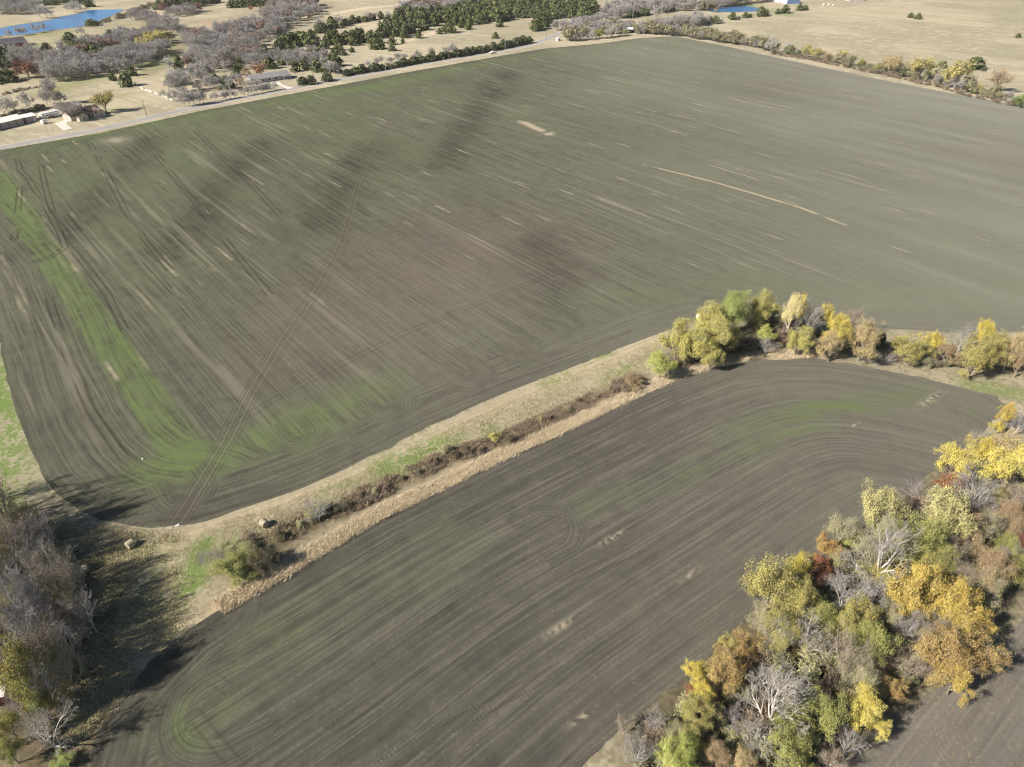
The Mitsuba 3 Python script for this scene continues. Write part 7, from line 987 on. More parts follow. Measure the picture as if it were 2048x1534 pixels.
UNDER_0 = [
    ('brush',75.7,100.4,3.8,3.1), ('brushg',98.2,103.5,3.7,2.7), ('brushg',115.2,116.3,3.2,2.5), ('brushg',80.2,104.9,5.1,4.2), ('brushg',47.6,64.2,5.5,3.9), ('brushg',80,91.4,4.6,3.3),
    ('brush',51.2,62.4,5.5,4.9), ('brush',41.1,66,3.7,2.6), ('palebush',73.7,76.4,4.8,3.3), ('brushg',43.1,57.1,3.7,2.6), ('brushg',19.6,56.7,4.1,3.2), ('brush',91.5,90.4,5.7,4.4),
    ('brushg',66.9,70.9,3.8,2.9), ('brushg',77.8,93.7,5.1,4.1), ('brush',91.5,101.3,3.3,2.3), ('brush',89.1,88.3,5.5,4.6), ('palebush',71.1,82.4,5.1,3.3), ('brush',100,117,5.2,3.5),
    ('brush',117.3,127.5,3.1,2.2), ('brushg',60.8,81,5.6,4.2), ('brushg',87.6,93.8,4,2.6), ('brushg',105.4,101.8,4.4,3.9), ('palebush',77.1,90.7,5.2,3.5), ('palebush',112.3,123.2,3.8,3),
    ('brushg',58.7,69.4,3.1,2.4), ('brushg',80.1,87.3,4.1,2.7), ('brushg',26.9,58.3,4.7,3.3), ('palebush',49.8,70.5,5.1,4.6), ('brush',87.4,110.5,5.2,3.6), ('brushg',58.3,90.4,5.1,4.3),
    ('brushg',86.3,97.3,3.3,2.4), ('brushg',30.8,62,5.4,4.8), ('palebush',83,89.6,3.7,2.5), ('brushg',119.7,125.1,3.2,2.8), ('brushg',75.8,103.8,4.7,3.7), ('brushg',38.1,67.3,4,3.5),
    ('palebush',44.3,70.1,4.9,3.8), ('brushg',100.5,97.5,3.2,2.1), ('brushg',103.1,114,4.1,3.3), ('brushg',98.6,108.4,4.8,3.3), ('palebush',68.7,76.8,4.1,2.7), ('palebush',61.8,68.8,3.5,2.3),
    ('brushg',108.5,114.2,4.3,3), ('palebush',90.7,96.1,5.1,3.9), ('brushg',94.5,105.9,4.5,3.8), ('palebush',42.8,59.6,3.7,2.9), ('brushg',45.5,72.7,4.8,3.6), ('brushg',108.3,105.1,3.1,2.3),
    ('palebush',112.8,115.6,5.2,4.3), ('brushg',85.6,102.1,3.4,2.6), ('brush',37.4,62.1,5.1,3.9), ('brushg',104.6,104.4,4.5,3.9), ('brushg',78.5,81.6,4.6,3.2), ('brushg',74.7,89.4,3.8,3.2),
    ('brush',53.6,69.3,4.9,4), ('palebush',65.3,80.3,4.4,3.4), ('brush',69,85,5.6,4.4), ('brush',101.4,111.9,5.2,3.5), ('brushg',55.8,82.3,3.9,2.6), ('palebush',63.4,84.8,3.6,2.5),
    ('brush',88.5,101.2,5.6,3.7), ('palebush',115.4,124.8,4.1,3), ('brushg',88.5,85.7,3.9,3.1), ('brushg',78.5,97.5,5,3.3), ('brushg',34.7,65.8,3.1,2.4), ('brushg',81.4,102.2,5,4.3),
    ('brushg',71.4,94.3,4.3,3.4), ('brushg',95,111.2,5.3,4.1), ('palebush',83.6,92.2,5.7,4), ('palebush',68.9,89.9,5.5,3.7), ('palebush',36.6,70.6,5,3.3), ('brushg',49.9,83.1,3.6,2.9),
    ('brush',97.3,112.8,5.6,4.7), ('brushg',66.1,76.9,4.1,2.7), ('brushg',97.8,98.8,5.3,3.4), ('brushg',96.5,115.8,4.4,3.5), ('palebush',68.2,81,5.1,3.8), ('palebush',94.6,92,5.5,4.6),
    ('brushg',62.1,73.1,3.9,3.2), ('brushg',75.6,95,3.7,2.9), ('palebush',107,121.2,5.2,3.9), ('brushg',91.6,104.3,4.1,3.2), ('brushg',83.9,104.6,4.2,3.4), ('brushg',83.1,80.6,4.4,3.7),
    ('brushg',66.3,86,3.4,2.3), ('palebush',54.5,85.7,3.5,3), ('brush',50.6,65,5,4.1), ('palebush',54.8,71.7,4,3.2), ('palebush',55.7,66.9,3.8,3.1), ('brush',54.1,78.5,4.2,3.3),
    ('brushg',56.3,75.7,4.3,3.4), ('palebush',30.2,57.4,4.1,2.9), ('brush',112.2,119.1,5.3,3.9), ('brushg',46.6,59.8,3.8,2.8), ('brush',42.3,72.5,4.8,4), ('palebush',48,67.2,3.4,2.4),
    ('brushg',105.3,106.9,3.9,3.5), ('palebush',68.5,96.8,3.2,2.7), ('palebush',28.5,64.1,5.1,4.6), ('brush',66,73.7,4.7,3.9), ('brush',92.2,110.2,4.6,3.5), ('brushg',56.7,87.5,3.8,2.6),
    ('brushg',73.4,97.8,3.7,2.9), ('brushg',49.8,79.1,5.3,4.3), ('palebush',84.2,85.1,4,3.6), ('brushg',45.8,76.1,4.1,3.5), ('brushg',63.9,94.4,4.1,3.3), ('brushg',43.1,62.1,3.9,2.8),
    ('brushg',103.2,98.9,4.7,3.9), ('palebush',68.5,93.3,5.6,3.7), ('brushg',97.6,94.1,3.3,2.7), ('palebush',69.3,72.4,4.3,3.6), ('brush',62.3,92.4,4.7,3.6), ('brush',94.3,99.2,3.3,2.3),
    ('brushg',110.1,110.8,4.3,3.4), ('palebush',35.2,60,4.8,3.1), ('brush',115.5,119.5,3.3,2.9), ('brushg',75.5,84.3,4.2,3.6), ('palebush',51.8,75.5,5.7,5.1), ('palebush',79.5,78.4,5.5,3.7),
    ('brushg',81.8,97.7,4.2,3), ('brush',85,99.4,3.5,2.5), ('brushg',76.7,78.8,3.3,2.5), ('brushg',64.4,90.1,3.1,2.2), ('palebush',54.1,74.4,5.6,4.3), ('brush',40.5,61.7,5.3,3.7),
    ('palebush',96.2,107.8,4.1,2.7), ('palebush',88.9,105.4,4.4,3.5), ('brushg',58.7,85.9,4.1,2.7), ('brush',22.9,59.3,5.2,3.9), ('palebush',61.3,78.4,4.5,3.4), ('brushg',72.6,79.9,3.2,2.1),
    ('brush',102.1,103.1,4.2,3.7), ('palebush',94,95,3.1,2.4), ('palebush',100.2,94,4.7,3.3), ('brushg',37.6,58.1,5.2,4), ('palebush',59.5,75.1,4.6,4), ('brushg',72.1,91.1,3.5,2.3),
    ('brushg',92.7,112.7,4.1,3.2), ('palebush',24.3,61.5,3.3,2.3), ('palebush',105.8,112.9,5.6,3.9), ('brushg',72.9,87.3,4,3.1), ('brush',61.2,89.3,3.9,2.9), ('brushg',116.9,122.7,3.6,2.3),
    ('palebush',84.2,95.9,3.6,2.9), ('brushg',24.3,56.2,5.5,3.8), ('palebush',57.8,78.9,3.2,2.1), ('palebush',32.9,57.2,4,3.2), ('brush',83.3,107.9,3.5,2.5), ('brushg',52.7,83.6,4.2,3),
]
UNDER_1 = [
    ('brushg',-82.5,86.6,3.8,3.6), ('darkbrush',-92.1,80.7,3.9,3.5), ('darkbrush',-79.2,72.4,4.3,3.2), ('darkbrush',-76.1,72.5,4.8,4.2), ('darkbrush',-103.1,102.9,4.3,3.4), ('brushg',-102.2,100.7,3.8,3.1),
    ('brushg',-85.8,84.5,5.3,4.5), ('darkbrush',-85.8,71.6,4.9,4.4), ('darkbrush',-87.5,92.7,4.9,4.2), ('brushg',-83,72.5,4.9,3.6), ('brushg',-83,81.2,3.2,2.7), ('darkbrush',-85.4,91.2,3.9,2.9),
    ('brushg',-101.3,97.4,3.8,3.1), ('darkbrush',-86.7,82,3.8,2.9), ('brushg',-105.8,103.5,4.7,3.4), ('darkbrush',-95,98.9,3.1,2.6), ('brushg',-81.7,83.3,4.3,3.3), ('darkbrush',-85.5,74.6,3.1,2.5),
    ('darkbrush',-82.2,70.1,5.2,4), ('darkbrush',-93,84.1,3.9,3.1), ('brushg',-82.8,77.7,3.3,2.7), ('darkbrush',-97.5,103.6,4.9,4.7), ('darkbrush',-89.1,86.9,3.6,2.5), ('brushg',-77.1,77.5,4.8,4.5),
    ('brushg',-85.4,78.5,5.4,4.5), ('darkbrush',-88.6,79.2,4.7,4.1), ('darkbrush',-86.5,87.8,4.8,4.4), ('darkbrush',-99.2,98.7,4.1,3.1), ('darkbrush',-93.1,96.6,3.5,2.8), ('darkbrush',-96.7,89.7,4.4,3.5),
    ('darkbrush',-88.9,90.8,3.8,3), ('darkbrush',-93,87.5,4.1,3.9), ('darkbrush',-82.3,75.1,5.4,4.1), ('darkbrush',-96.9,101,4.8,4.4), ('brushg',-97.9,95.4,4.4,3.3), ('darkbrush',-80.1,78.7,3.5,3.1),
    ('brushg',-91.8,91.6,3.1,2.9), ('darkbrush',-79.3,75.9,4.8,3.9), ('darkbrush',-90.6,94.3,3.6,3), ('brushg',-96.9,92.1,5.4,4.7), ('brushg',-100.5,103.4,3.3,3), ('brushg',-79.4,82,4.1,3.3),
    ('darkbrush',-90.6,77.3,4.5,3.8), ('darkbrush',-88.1,75.1,4.2,3), ('darkbrush',-90.5,84.6,3.5,3.2), ('darkbrush',-104.9,101.1,3.9,2.7), ('darkbrush',-94.7,95,3.6,2.8), ('darkbrush',-100.7,94.9,3.8,3.5),
    ('brushg',-90.6,88.7,5.2,4.6), ('brushg',-95.3,85.8,5.4,4.2), ('darkbrush',-94.4,92.3,4.6,4.2), ('brushg',-90.8,97.1,4.4,3.8), ('brushg',-76.2,70,2.9,2), ('brushg',-89.4,82.2,4.4,4.1),
    ('darkbrush',-83.8,88.6,4.3,3.4), ('darkbrush',-77,75.2,5.1,4), ('brushg',-99.6,92.3,4.6,3.3), ('darkbrush',-103.4,98.7,4.8,3.3), ('darkbrush',-94.3,89.7,3.5,3.1), ('darkbrush',-99.6,101.3,5.1,3.9),
    ('brushg',-79.2,69.7,5,4.7), ('darkbrush',-96.1,96.8,5.4,4.4), ('darkbrush',-88.2,84.4,4.6,4.3), ('brushg',-88,72.7,5.4,4.7),
]
UNDER_2 = [
    ('brush',48.8,168.4,6.2,5.8), ('brush',75,177.5,5.4,3.8), ('darkbrush',77.8,182.2,4.5,3.9), ('darkbrush',82.4,181.3,3.6,3.4), ('darkbrush',48.2,172.8,5.6,4), ('darkbrush',70.7,180.9,5.7,4.5),
    ('darkbrush',73.1,185,6.2,4.6), ('brush',68.8,175.6,5,4.3), ('brush',78.5,178.5,5.3,4.9), ('darkbrush',65.2,173.8,4.4,3.1), ('darkbrush',81.3,188.9,4.1,3), ('brush',85.6,183.7,3.8,3.4),
    ('darkbrush',55,173.5,4.8,3.6), ('darkbrush',51.7,169.9,5.2,3.6), ('darkbrush',58.3,171.5,5.6,4.9), ('brush',76.7,188.5,5.9,5.5), ('darkbrush',77.3,185.3,6,4.9), ('darkbrush',61.3,173.9,3.7,3.2),
    ('darkbrush',74.2,181.5,5.4,4.9), ('darkbrush',82.7,186.4,4.6,4.4), ('brush',81.5,184,6.2,5.7), ('darkbrush',73.9,189.8,4,3), ('darkbrush',88.2,184.1,6,5.1), ('darkbrush',51,173.4,5.7,5),
    ('darkbrush',71.6,177.3,4.2,3.6), ('darkbrush',58.3,174.5,4.8,3.5), ('darkbrush',63.5,176.3,4.7,3.5), ('brush',54.9,170.7,3.6,2.4), ('brush',66.2,176.9,4,2.9), ('brush',80,186.4,3.6,3),
    ('darkbrush',78.8,190.3,4.8,3.4), ('darkbrush',85.2,187.7,4.8,4.2), ('darkbrush',68.2,179,6.2,4.6), ('brush',46.9,170.3,4.8,3.4), ('brush',70.8,183.6,4.9,4.5), ('brushg',117.2,167.3,3.8,2.8),
    ('brush',129.7,166.6,3.4,2.5), ('brush',133.4,165.9,3.1,1.9), ('brush',139.6,165.9,3.4,2.6), ('brush',107.4,171.5,3,1.9), ('brushg',113.6,168.1,2.8,2.1), ('brushg',115.5,168.9,2.4,1.9),
    ('brush',126.1,169,3.6,2.5), ('brushg',105.6,172.3,3.4,2.2), ('brushg',139.8,168,3.4,2.2), ('brush',141.5,167.3,4,3.2), ('brushg',124.1,168.2,3.1,2.3), ('brush',133.3,168.8,4.1,3.3),
    ('brush',111.7,169,3.6,2.4), ('brush',120.3,167.3,2.7,1.8), ('brush',126.2,167.1,3.1,2.1), ('brush',120.6,169.8,2.4,1.7), ('brushg',141.6,165.3,4.1,2.7), ('brush',109.8,171.5,3.7,2.3),
    ('brushg',134.9,167.6,2.4,1.7), ('brush',129.1,169.3,3.3,2.4), ('brushg',131.6,166.4,3.1,2.3), ('brushg',122.2,167.3,2.4,1.8), ('brushg',130.8,168.3,3.2,2.1),
]
STUFFS = [('grey_wood', 'grey leafless woods beyond the road', STUFF), ('cedar_wood', 'dark green far mass of the cedar grove', CEDARS), ('undergrowth', 'low brown and grey green brush under the lower wood', UNDER_0), ('undergrowth_001', 'low brown and grey green brush under the left wood', UNDER_1), ('undergrowth_002', 'low brown and grey green brush under the creek thicket', UNDER_2)]

# ------------------------------------------------------------------ materials
def dline(x, y, pts):
    """distance to a polyline"""
    best = None
    for (ax, ay), (bx, by) in zip(pts[:-1], pts[1:]):
        ex, ey = bx - ax, by - ay; l2 = max(ex * ex + ey * ey, 1e-6)
        px, py = x - ax, y - ay
        h = dr.clip((px * ex + py * ey) * (1 / l2), 0, 1)
        qx, qy = px - h * ex, py - h * ey
        d = qx * qx + qy * qy
        best = d if best is None else dr.minimum(best, d)
    return dr.sqrt(best)

def dtrack(x, y, pts):
    """distance to a wheel track that simply stops at its ends"""
    best = None; n = len(pts) - 1
    for i, ((ax, ay), (bx, by)) in enumerate(zip(pts[:-1], pts[1:])):
        ex, ey = bx - ax, by - ay; l2 = max(ex * ex + ey * ey, 1e-6)
        px, py = x - ax, y - ay
        r = (px * ex + py * ey) * (1 / l2); h = dr.clip(r, 0, 1)
        qx, qy = px - h * ex, py - h * ey
        d = qx * qx + qy * qy
        if i == 0: d = dr.select(r < 0, 1e6, d)
        if i == n - 1: d = dr.select(r > 1, 1e6, d)
        best = d if best is None else dr.minimum(best, d)
    return dr.sqrt(best)

def blob(d, w): return dr.exp(-dr.square(d * (1 / w)))

ROW = math.radians(-50.5); RC, RS = math.cos(ROW), math.sin(ROW)
SOIL_D, SOIL_L, RESIDUE, SPROUT, LUSH = (.036, .035, .031), (.168, .159, .140), (.36, .34, .285), (.130, .147, .094), (.112, .160, .064)

def field_colour(x, y, s, t, green, pale, dry, far_scale=1.0):
    """rows along t at distance s: soil, crop residue in streaks, green shoots"""
    a = noise(s * .42 + 3, t * .014); b = noise(s * 1.2, t * .03 + 5); c = noise(s * 2.9 + 9, t * .05)
    spk = noise(x * 2.9, y * 2.9); mot = fbm(x * .35, y * .35, octaves=3)
    e = noise(s * 2.2 + 40, t * .10)
    k = .05 * a + .09 * b + .30 * c + .28 * e + .28 * mot
    soil = mix(SOIL_D, SOIL_L, dr.clip((k - .5) * .62 + .44 + dry, 0, 1.5))
    res = smoothstep(.56, .86, .06 * b + .38 * c + .30 * e + .34 * spk + pale) * .09
    soil = mix(soil, RESIDUE, res)
    soil = mix(soil, RESIDUE, smoothstep(.88, .98, spk) * .12)
    g = dr.clip(green * (.62 + .55 * (mot - .5) + .75 * (c - .4)), 0, 1)
    gc = mix(SPROUT, LUSH, smoothstep(.35, .9, green))
    return mix(soil, gc, g)

def big_field(p, n, uv):
    x, y = p.x, p.y
    u = -RS * x + RC * y; v = RC * x + RS * y
    dL, dW, dF = dline(x, y, D['LOWER_EDGE']), dline(x, y, D['LEFT_EDGE']), dline(x, y, D['FAR_EDGE'])
    wob = (noise(x * .07, y * .07) - .5) * 5
    low, left, far = dL < 15 + wob, (dW < 30 + wob) & (y < 330), dF < 13 + wob * .5
    s = dr.select(far, dF, dr.select(low, dL, dr.select(left, dW, u)))
    t = dr.select(far | low, .79 * x + .62 * y, v)
    # turning loops of the drill at the end of the rows
    for cx, cy, r in D['ARCS1']:
        ex, ey = x - cx, y - cy; rr = dr.sqrt(ex * ex + ey * ey)
        al, ac = ex * RC + ey * RS, dr.abs(ey * RC - ex * RS)
        inside = (dr.select(al > 0, rr, ac) < r * .62 + 2.5 * (noise(x * .3, y * .3) - .5)) & (al > -7) & (dr.select(al > 0, rr, ac) > 1.5)
        s = dr.select(inside, dr.select(al > 0, rr, ac) * 1.4, s); t = dr.select(inside, al * 1.5, t)
    large = fbm(x * .012 + 7, y * .012, octaves=3)
    green = .50 + .30 * (large - .5) + .10 * noise(u * .09, v * .006)
    # the lush drill strip near the left side
    strip_m = smoothstep(u1 - 1.2, u1 + 1.2, u) * (1 - smoothstep(u0 - 1.2, u0 + 1.2, u)) * smoothstep(118, 128, y) * (1 - smoothstep(372, 390, y))
    green += strip_m * (.36 + .22 * (noise(u * .5, v * .02) - .4))
    for a, b, w, k in D['GREENS']:
        m = blob(dline(x, y, [a, b]), w) * (.55 + .9 * noise(u * .3, v * .05))
        green += .30 * k * m
    far_dark = blob(dF - 4, 5.)
    green -= .12 * blob(dL - 5, 5) + .1 * blob(dW - 8, 7)
    damp = 0
    for q in D['DARKS']: damp = dr.maximum(damp, .85 * blob(dline(x, y, q), 8 + 7 * noise(x * .05, y * .05)))
    brown = blob(dline(x, y, [BROWN_A, BROWN_B]), 42.)
    green -= .28 * brown
    pale = .07 * (noise(u * .03, v * .004) - .5) - .1 * damp + .03 * brown
    dry = .30 * (large - .5) - .38 * damp + .10 * brown + smoothstep(-150, 420, x) * .55 - .10 - .12 * far_dark  # besides damp and soil patches: opposition brightening painted in, rising to the right
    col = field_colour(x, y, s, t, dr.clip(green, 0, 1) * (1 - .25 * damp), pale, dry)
    spk_ = noise(x * .8, y * .8)
    col = mix(col, (.190, .160, .125), dr.clip(.26 * brown * (.4 + .9 * noise(u * .2, v * .02)), 0, .6))
    col = mix(col, (.28, .255, .205), .32 * smoothstep(.62, .9, .45 * noise(u * .25 + 7, v * .014) + .55 * noise(u * 1.1, v * .035)) * smoothstep(15, 40, dL))
    # backscattered sunlight brightening the right side, painted into the field colour
    lit_tint = smoothstep(-80, 380, x + 120 * (large - .5)) * (.55 + .5 * noise(u * .12, v * .012))
    col = mix(col, (.30, .305, .275), dr.clip(.55 * lit_tint, 0, .6))
    # short pale streaks where seed drills scraped chalky subsoil
    uu = u + .5 * noise(v * .2, u * .2); cu = dr.floor(uu * .5); st = noise(v * .05 + 31 * cell_rand(cu, 3), cu * 1.7)
    streak = smoothstep(.80, .97, st) * smoothstep(.5, .05, dr.abs(uu * .5 - cu - .5)) * smoothstep(.3, .6, cell_rand(cu, 9)) * smoothstep(25, 40, dL) * (.4 + .8 * spk_)
    col = mix(col, (.40, .35, .27), .55 * streak)
    li = dline(x, y, D['LIGHTS'][1]); col = mix(col, (.46, .40, .30), .75 * blob(li, .8) * smoothstep(1300 * 0 + 20, 90, x) * smoothstep(.1, .5, noise(x * .15, y * .15)))
    li = dline(x, y, D['LIGHTS'][0]); col = mix(col, (.46, .40, .30), .75 * blob(li, 2.6) * smoothstep(.2, .5, noise(x * .3, y * .3)))
    for cx, cy, r in D['LIGHTPATCH']: col = mix(col, (.34, .32, .25), .55 * blob(dr.sqrt(dr.square(x - cx) + dr.square(y - cy)), r) * (.4 + noise(x * .3, y * .3)))
    # wheel tracks: pairs of dark ruts
    for i, q in enumerate(D['TRACKS']):
        d = dtrack(x, y, q)
        if i == 0:
            m = blob(d - .4, .3) + blob(d - 1.5, .3) + blob(d - 2.4, .25) * .7
            col = mix(col, (.22, .21, .165), .20 * blob(d - 1., 1.3)); m *= .7
        else:
            m = blob(d - 1.0, .36)
        col = mix(col, (.035, .032, .028), dr.clip(m, 0, 1) * (.62 if i != 7 else .22) * (1. if i == 0 else smoothstep(.1, .4, noise(x * .06 + i, y * .06))))
    return col

def mid_field(p, n, uv):
    x, y = p.x, p.y
    s = dline(x, y, UP2); t = .80 * x + .60 * y; dl = dline(x, y, LEFT2)
    s = dr.select(dl < 9 + 3 * (noise(x * .2, y * .2) - .5), dl, s)
    for cx, cy, r in D['ARCS2']:
        ex, ey = x - cx, y - cy; rr = dr.sqrt(ex * ex + ey * ey)
        al, ac = (ex * .8 + ey * .6) * (1 if r < 9 else -1), dr.abs(ey * .8 - ex * .6)
        q = dr.select(al > 0, rr, ac) + .8 * (noise(x * .25, y * .25) - .5); inside = (q < r) & (al > -6) & (q > r * .5)
        s = dr.select(inside, q * 1.3, s); t = dr.select(inside, al, t)
    large = fbm(x * .014 + 2, y * .014 + 8, octaves=3)
    green = .14 + .35 * (large - .45)
    gm = 0
    for q, w, k in D['GREENS2']:
        gm = dr.maximum(gm, .8 * k * blob(dline(x, y, q), w * 1.25) * (.35 + .7 * noise(s * .45, t * .02)) * (.3 + 1.1 * fbm(x * .1, y * .1)))
    green += gm
    dry = .3 * (large - .5) + smoothstep(-60, 130, x) * .50 - .22  # soil patches plus painted sunlight: dark at the left, brighter to the right
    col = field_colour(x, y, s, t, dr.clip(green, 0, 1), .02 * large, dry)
    for cx, cy, r in D['SPOTS2']:
        ex, ey = x - cx, y - cy; a, b = ex * .8 + ey * .6, ey * .8 - ex * .6
        col = mix(col, (.42, .37, .28), .6 * blob(dr.sqrt(a * a * .12 + b * b * 3), r * .6) * smoothstep(.25, .8, noise(x * 1.5, y * 1.5)))
    for i, q in enumerate(D['TR2']):
        d = dtrack(x, y, q); m = blob(d - .95, .3) * ((.5 + .5 * dr.sin(t * 9)) if i < 2 else .8)
        col = mix(col, (.040, .036, .032), dr.clip(m, 0, 1) * (.65 if i < 2 else .4) * smoothstep(.15, .5, noise(x * .07 + i, y * .07)))
    return col

def low_field(p, n, uv):
    x, y = p.x, p.y
    s = .62 * x - .78 * y; t = .78 * x + .62 * y
    col = field_colour(x, y, s, t, .05, .0, .42)
    lf = smoothstep(.78, .92, noise(x * 5 + 4, y * 5)) * smoothstep(.25, .7, fbm(x * .12, y * .12))
    return mix(col, (.36, .27, .12), .6 * lf)

def rows_bump(fn):
    def f(p, n, uv):
        x, y = p.x, p.y; s = fn(x, y)
        return (.026 * noise(s * 2.6, 0) + .07 * fbm(x * 1.7, y * 1.7, octaves=3))
    return f

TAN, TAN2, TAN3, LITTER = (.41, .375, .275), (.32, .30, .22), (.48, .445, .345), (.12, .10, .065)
def ground_colour(p, n, uv):
    x, y = p.x, p.y
    a = fbm(x * .02, y * .02, octaves=4); b = fbm(x * .22 + 3, y * .22, octaves=3); c = noise(x * 1.6, y * 1.6)
    e = noise((x * .6 + y * .8) * .35, (x * .8 - y * .6) * .02)
    near = 1 - smoothstep(230, 300, y)
    big = fbm(x * .009 + 4, y * .009 + 2, octaves=3)
    col = mix(mix(TAN, TAN2, smoothstep(.35, .65, a)), TAN3, smoothstep(.45, .75, b) * .6)
    col = mix(col, (.26, .235, .165), smoothstep(.5, .75, .6 * e + .4 * b) * .45)
    col = mix(col, (.155, .135, .085), near * dr.clip(smoothstep(.35, .75, .5 * c + .5 * b) * .55 + .12, 0, 1))
    col = mix(col, (.235, .23, .15), .55 * smoothstep(.48, .72, big) * (.5 + .8 * (b - .3)))
    for q, w, k in D['LAWNS']: col = mix(col, (.20, .23, .075), k * blob(dline(x, y, q), w) * (.4 + b))
    for q, w, k in D['DARKGROUND']: col = mix(col, (.19, .165, .125), k * blob(dline(x, y, q), w) * (.6 + .7 * (b - .3)))
    for q, w, k in D['PALETRACK']: col = mix(col, (.60, .52, .40), k * blob(dline(x, y, q), w))
    for q, w, k in D['BARE_SOIL']: col = mix(col, (.36, .22, .15), k * blob(dline(x, y, q), w))
    for q in (POND_RIM, POND2_RIM): col = mix(col, (.15, .125, .09), .75 * blob(dline(x, y, q), 3.2))
    # strip between the fields
    d = dline(x, y, D['TRACKPATH'])
    col = mix(col, (.47, .405, .285), near * .75 * blob(d, 2.6) * (.65 + .6 * (b - .3)))
    col = mix(col, (.30, .26, .18), near * .5 * blob(d - 1.0, .28))
    w_ = dline(x, y, D['WEEDBAND']); col = mix(col, (.11, .08, .055), near * .9 * blob(w_, 2.6))
    g_ = dline(x, y, D['GRASSBAND']); col = mix(col, (.43, .35, .22), near * .85 * blob(g_, 2.4))
    for q, w, k in D['VERGE']:
        m = k * blob(dline(x, y, q), w) * smoothstep(.25, .6, .6 * b + .4 * c)
        col = mix(col, (.145, .215, .065), dr.clip(1.2 * m, 0, 1))
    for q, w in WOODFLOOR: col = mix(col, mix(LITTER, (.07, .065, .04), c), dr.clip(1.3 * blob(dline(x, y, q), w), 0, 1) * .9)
    return col

def ground_bump(p, n, uv): return .12 * fbm(p.x * .9, p.y * .9, octaves=3)

def rgb(*c): return {'type': 'rgb', 'value': list(c)}
def diffuse(*c): return {'type': 'diffuse', 'reflectance': rgb(*c)}
def two(b): return {'type': 'twosided', 'bsdf': b}
def bump(tex, b, scale=1.0): return {'type': 'bumpmap', 'arbitrary': proc(tex, eps=.12), 'scale': scale, 'bsdf': b}
VC = {'type': 'mesh_attribute', 'name': 'vertex_color'}

def speckle(c1, c2, f=2.0, g=.15):
    def fn(p, n, uv): return mix(c1, c2, dr.clip(.6 * fbm(p.x * f, p.y * f, p.z * f) + .6 * noise(p.x * g, p.y * g, p.z * g) - .1, 0, 1))
    return {'type': 'diffuse', 'reflectance': proc(fn)}

def materials():
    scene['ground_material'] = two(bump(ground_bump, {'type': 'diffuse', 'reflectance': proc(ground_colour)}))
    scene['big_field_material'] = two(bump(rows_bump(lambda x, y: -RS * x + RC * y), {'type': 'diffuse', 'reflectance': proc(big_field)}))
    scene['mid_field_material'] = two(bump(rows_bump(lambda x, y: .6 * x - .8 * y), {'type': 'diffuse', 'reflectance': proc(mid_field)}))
    scene['low_field_material'] = two(bump(rows_bump(lambda x, y: .62 * x - .78 * y), {'type': 'diffuse', 'reflectance': proc(low_field)}))
    def road(p, n, uv): return mix((.27, .27, .27), (.36, .355, .35), fbm(p.x * .25, p.y * .25) * .7 + .3 * noise(p.x * 2, p.y * 2))
    scene['asphalt'] = two({'type': 'diffuse', 'reflectance': proc(road)})
    scene['gravel'] = two(speckle((.38, .37, .33), (.48, .465, .42), 1.3))
    scene['concrete'] = two(speckle((.52, .50, .46), (.66, .64, .60), .8))
    def ripple(p, n, uv): return .06 * fbm(p.x * .5, p.y * .9, octaves=3)
    scene['water'] = {'type': 'twosided', 'bsdf': {'type': 'bumpmap', 'arbitrary': proc(ripple, eps=.2), 'scale': 1.0,
                      'bsdf': {'type': 'principled', 'base_color': rgb(.035, .14, .33), 'roughness': .09, 'specular': .6}}}
    scene['bark'] = two({'type': 'diffuse', 'reflectance': VC})
    scene['foliage'] = two({'type': 'diffuse', 'reflectance': VC}) if not THIN else {'type': 'principledthin', 'base_color': VC, 'roughness': .6, 'spec_trans': 0.0, 'diff_trans': .7, 'eta': 1.3}
    scene['far_plant'] = two({'type': 'diffuse', 'reflectance': VC})
    scene['dry_plant'] = two({'type': 'diffuse', 'reflectance': VC})
    for k, c in dict(white_paint=(.78, .78, .76), white_metal=(.82, .82, .82), mauve_wall=(.42, .37, .37), grey_wall=(.45, .44, .45), brown_trim=(.10, .075, .06), dark_glass=(.02, .022, .026), tyre=(.02, .02, .02),
                     red_brick=(.28, .12, .085), pale_brick=(.50, .45, .40), wood_pole=(.17, .13, .10), grey_metal=(.40, .41, .43), blue_metal=(.16, .28, .55), dark_navy=(.035, .045, .075), straw=(.40, .34, .22), yellow_paint=(.65, .5, .12), post_wood=(.22, .18, .14)).items():
        if k == 'dark_glass': scene[k] = {'type': 'twosided', 'bsdf': {'type': 'principled', 'base_color': rgb(*c), 'roughness': .15, 'specular': .5}}
        elif k in ('white_metal', 'grey_metal', 'blue_metal'): scene[k] = {'type': 'twosided', 'bsdf': {'type': 'principled', 'base_color': proc(_wear(c)), 'roughness': .45, 'specular': .4}}
        else: scene[k] = two(speckle(tuple(.9 * q for q in c), tuple(1.08 * q for q in c), 3.0))
    scene['brown_roof'] = two(speckle((.11, .085, .075), (.18, .145, .13), 1.6)); scene['grey_roof'] = two(speckle((.20, .205, .22), (.30, .30, .31), 1.6)); scene['dark_roof'] = two(speckle((.085, .09, .105), (.14, .14, .155), 1.6))
    def hay(p, n, uv): return mix((.30, .27, .20), (.46, .43, .34), .55 * noise(p.x * 9, p.y * 9, p.z * 9) + .45 * noise(p.x * 2, p.y * 2, p.z * 14))
    scene['hay'] = {'type': 'diffuse', 'reflectance': proc(hay)}

def _wear(c): return lambda p, n, uv: mix(tuple(.86 * q for q in c), c, fbm(p.x * .7, p.y * .7, p.z * .7))

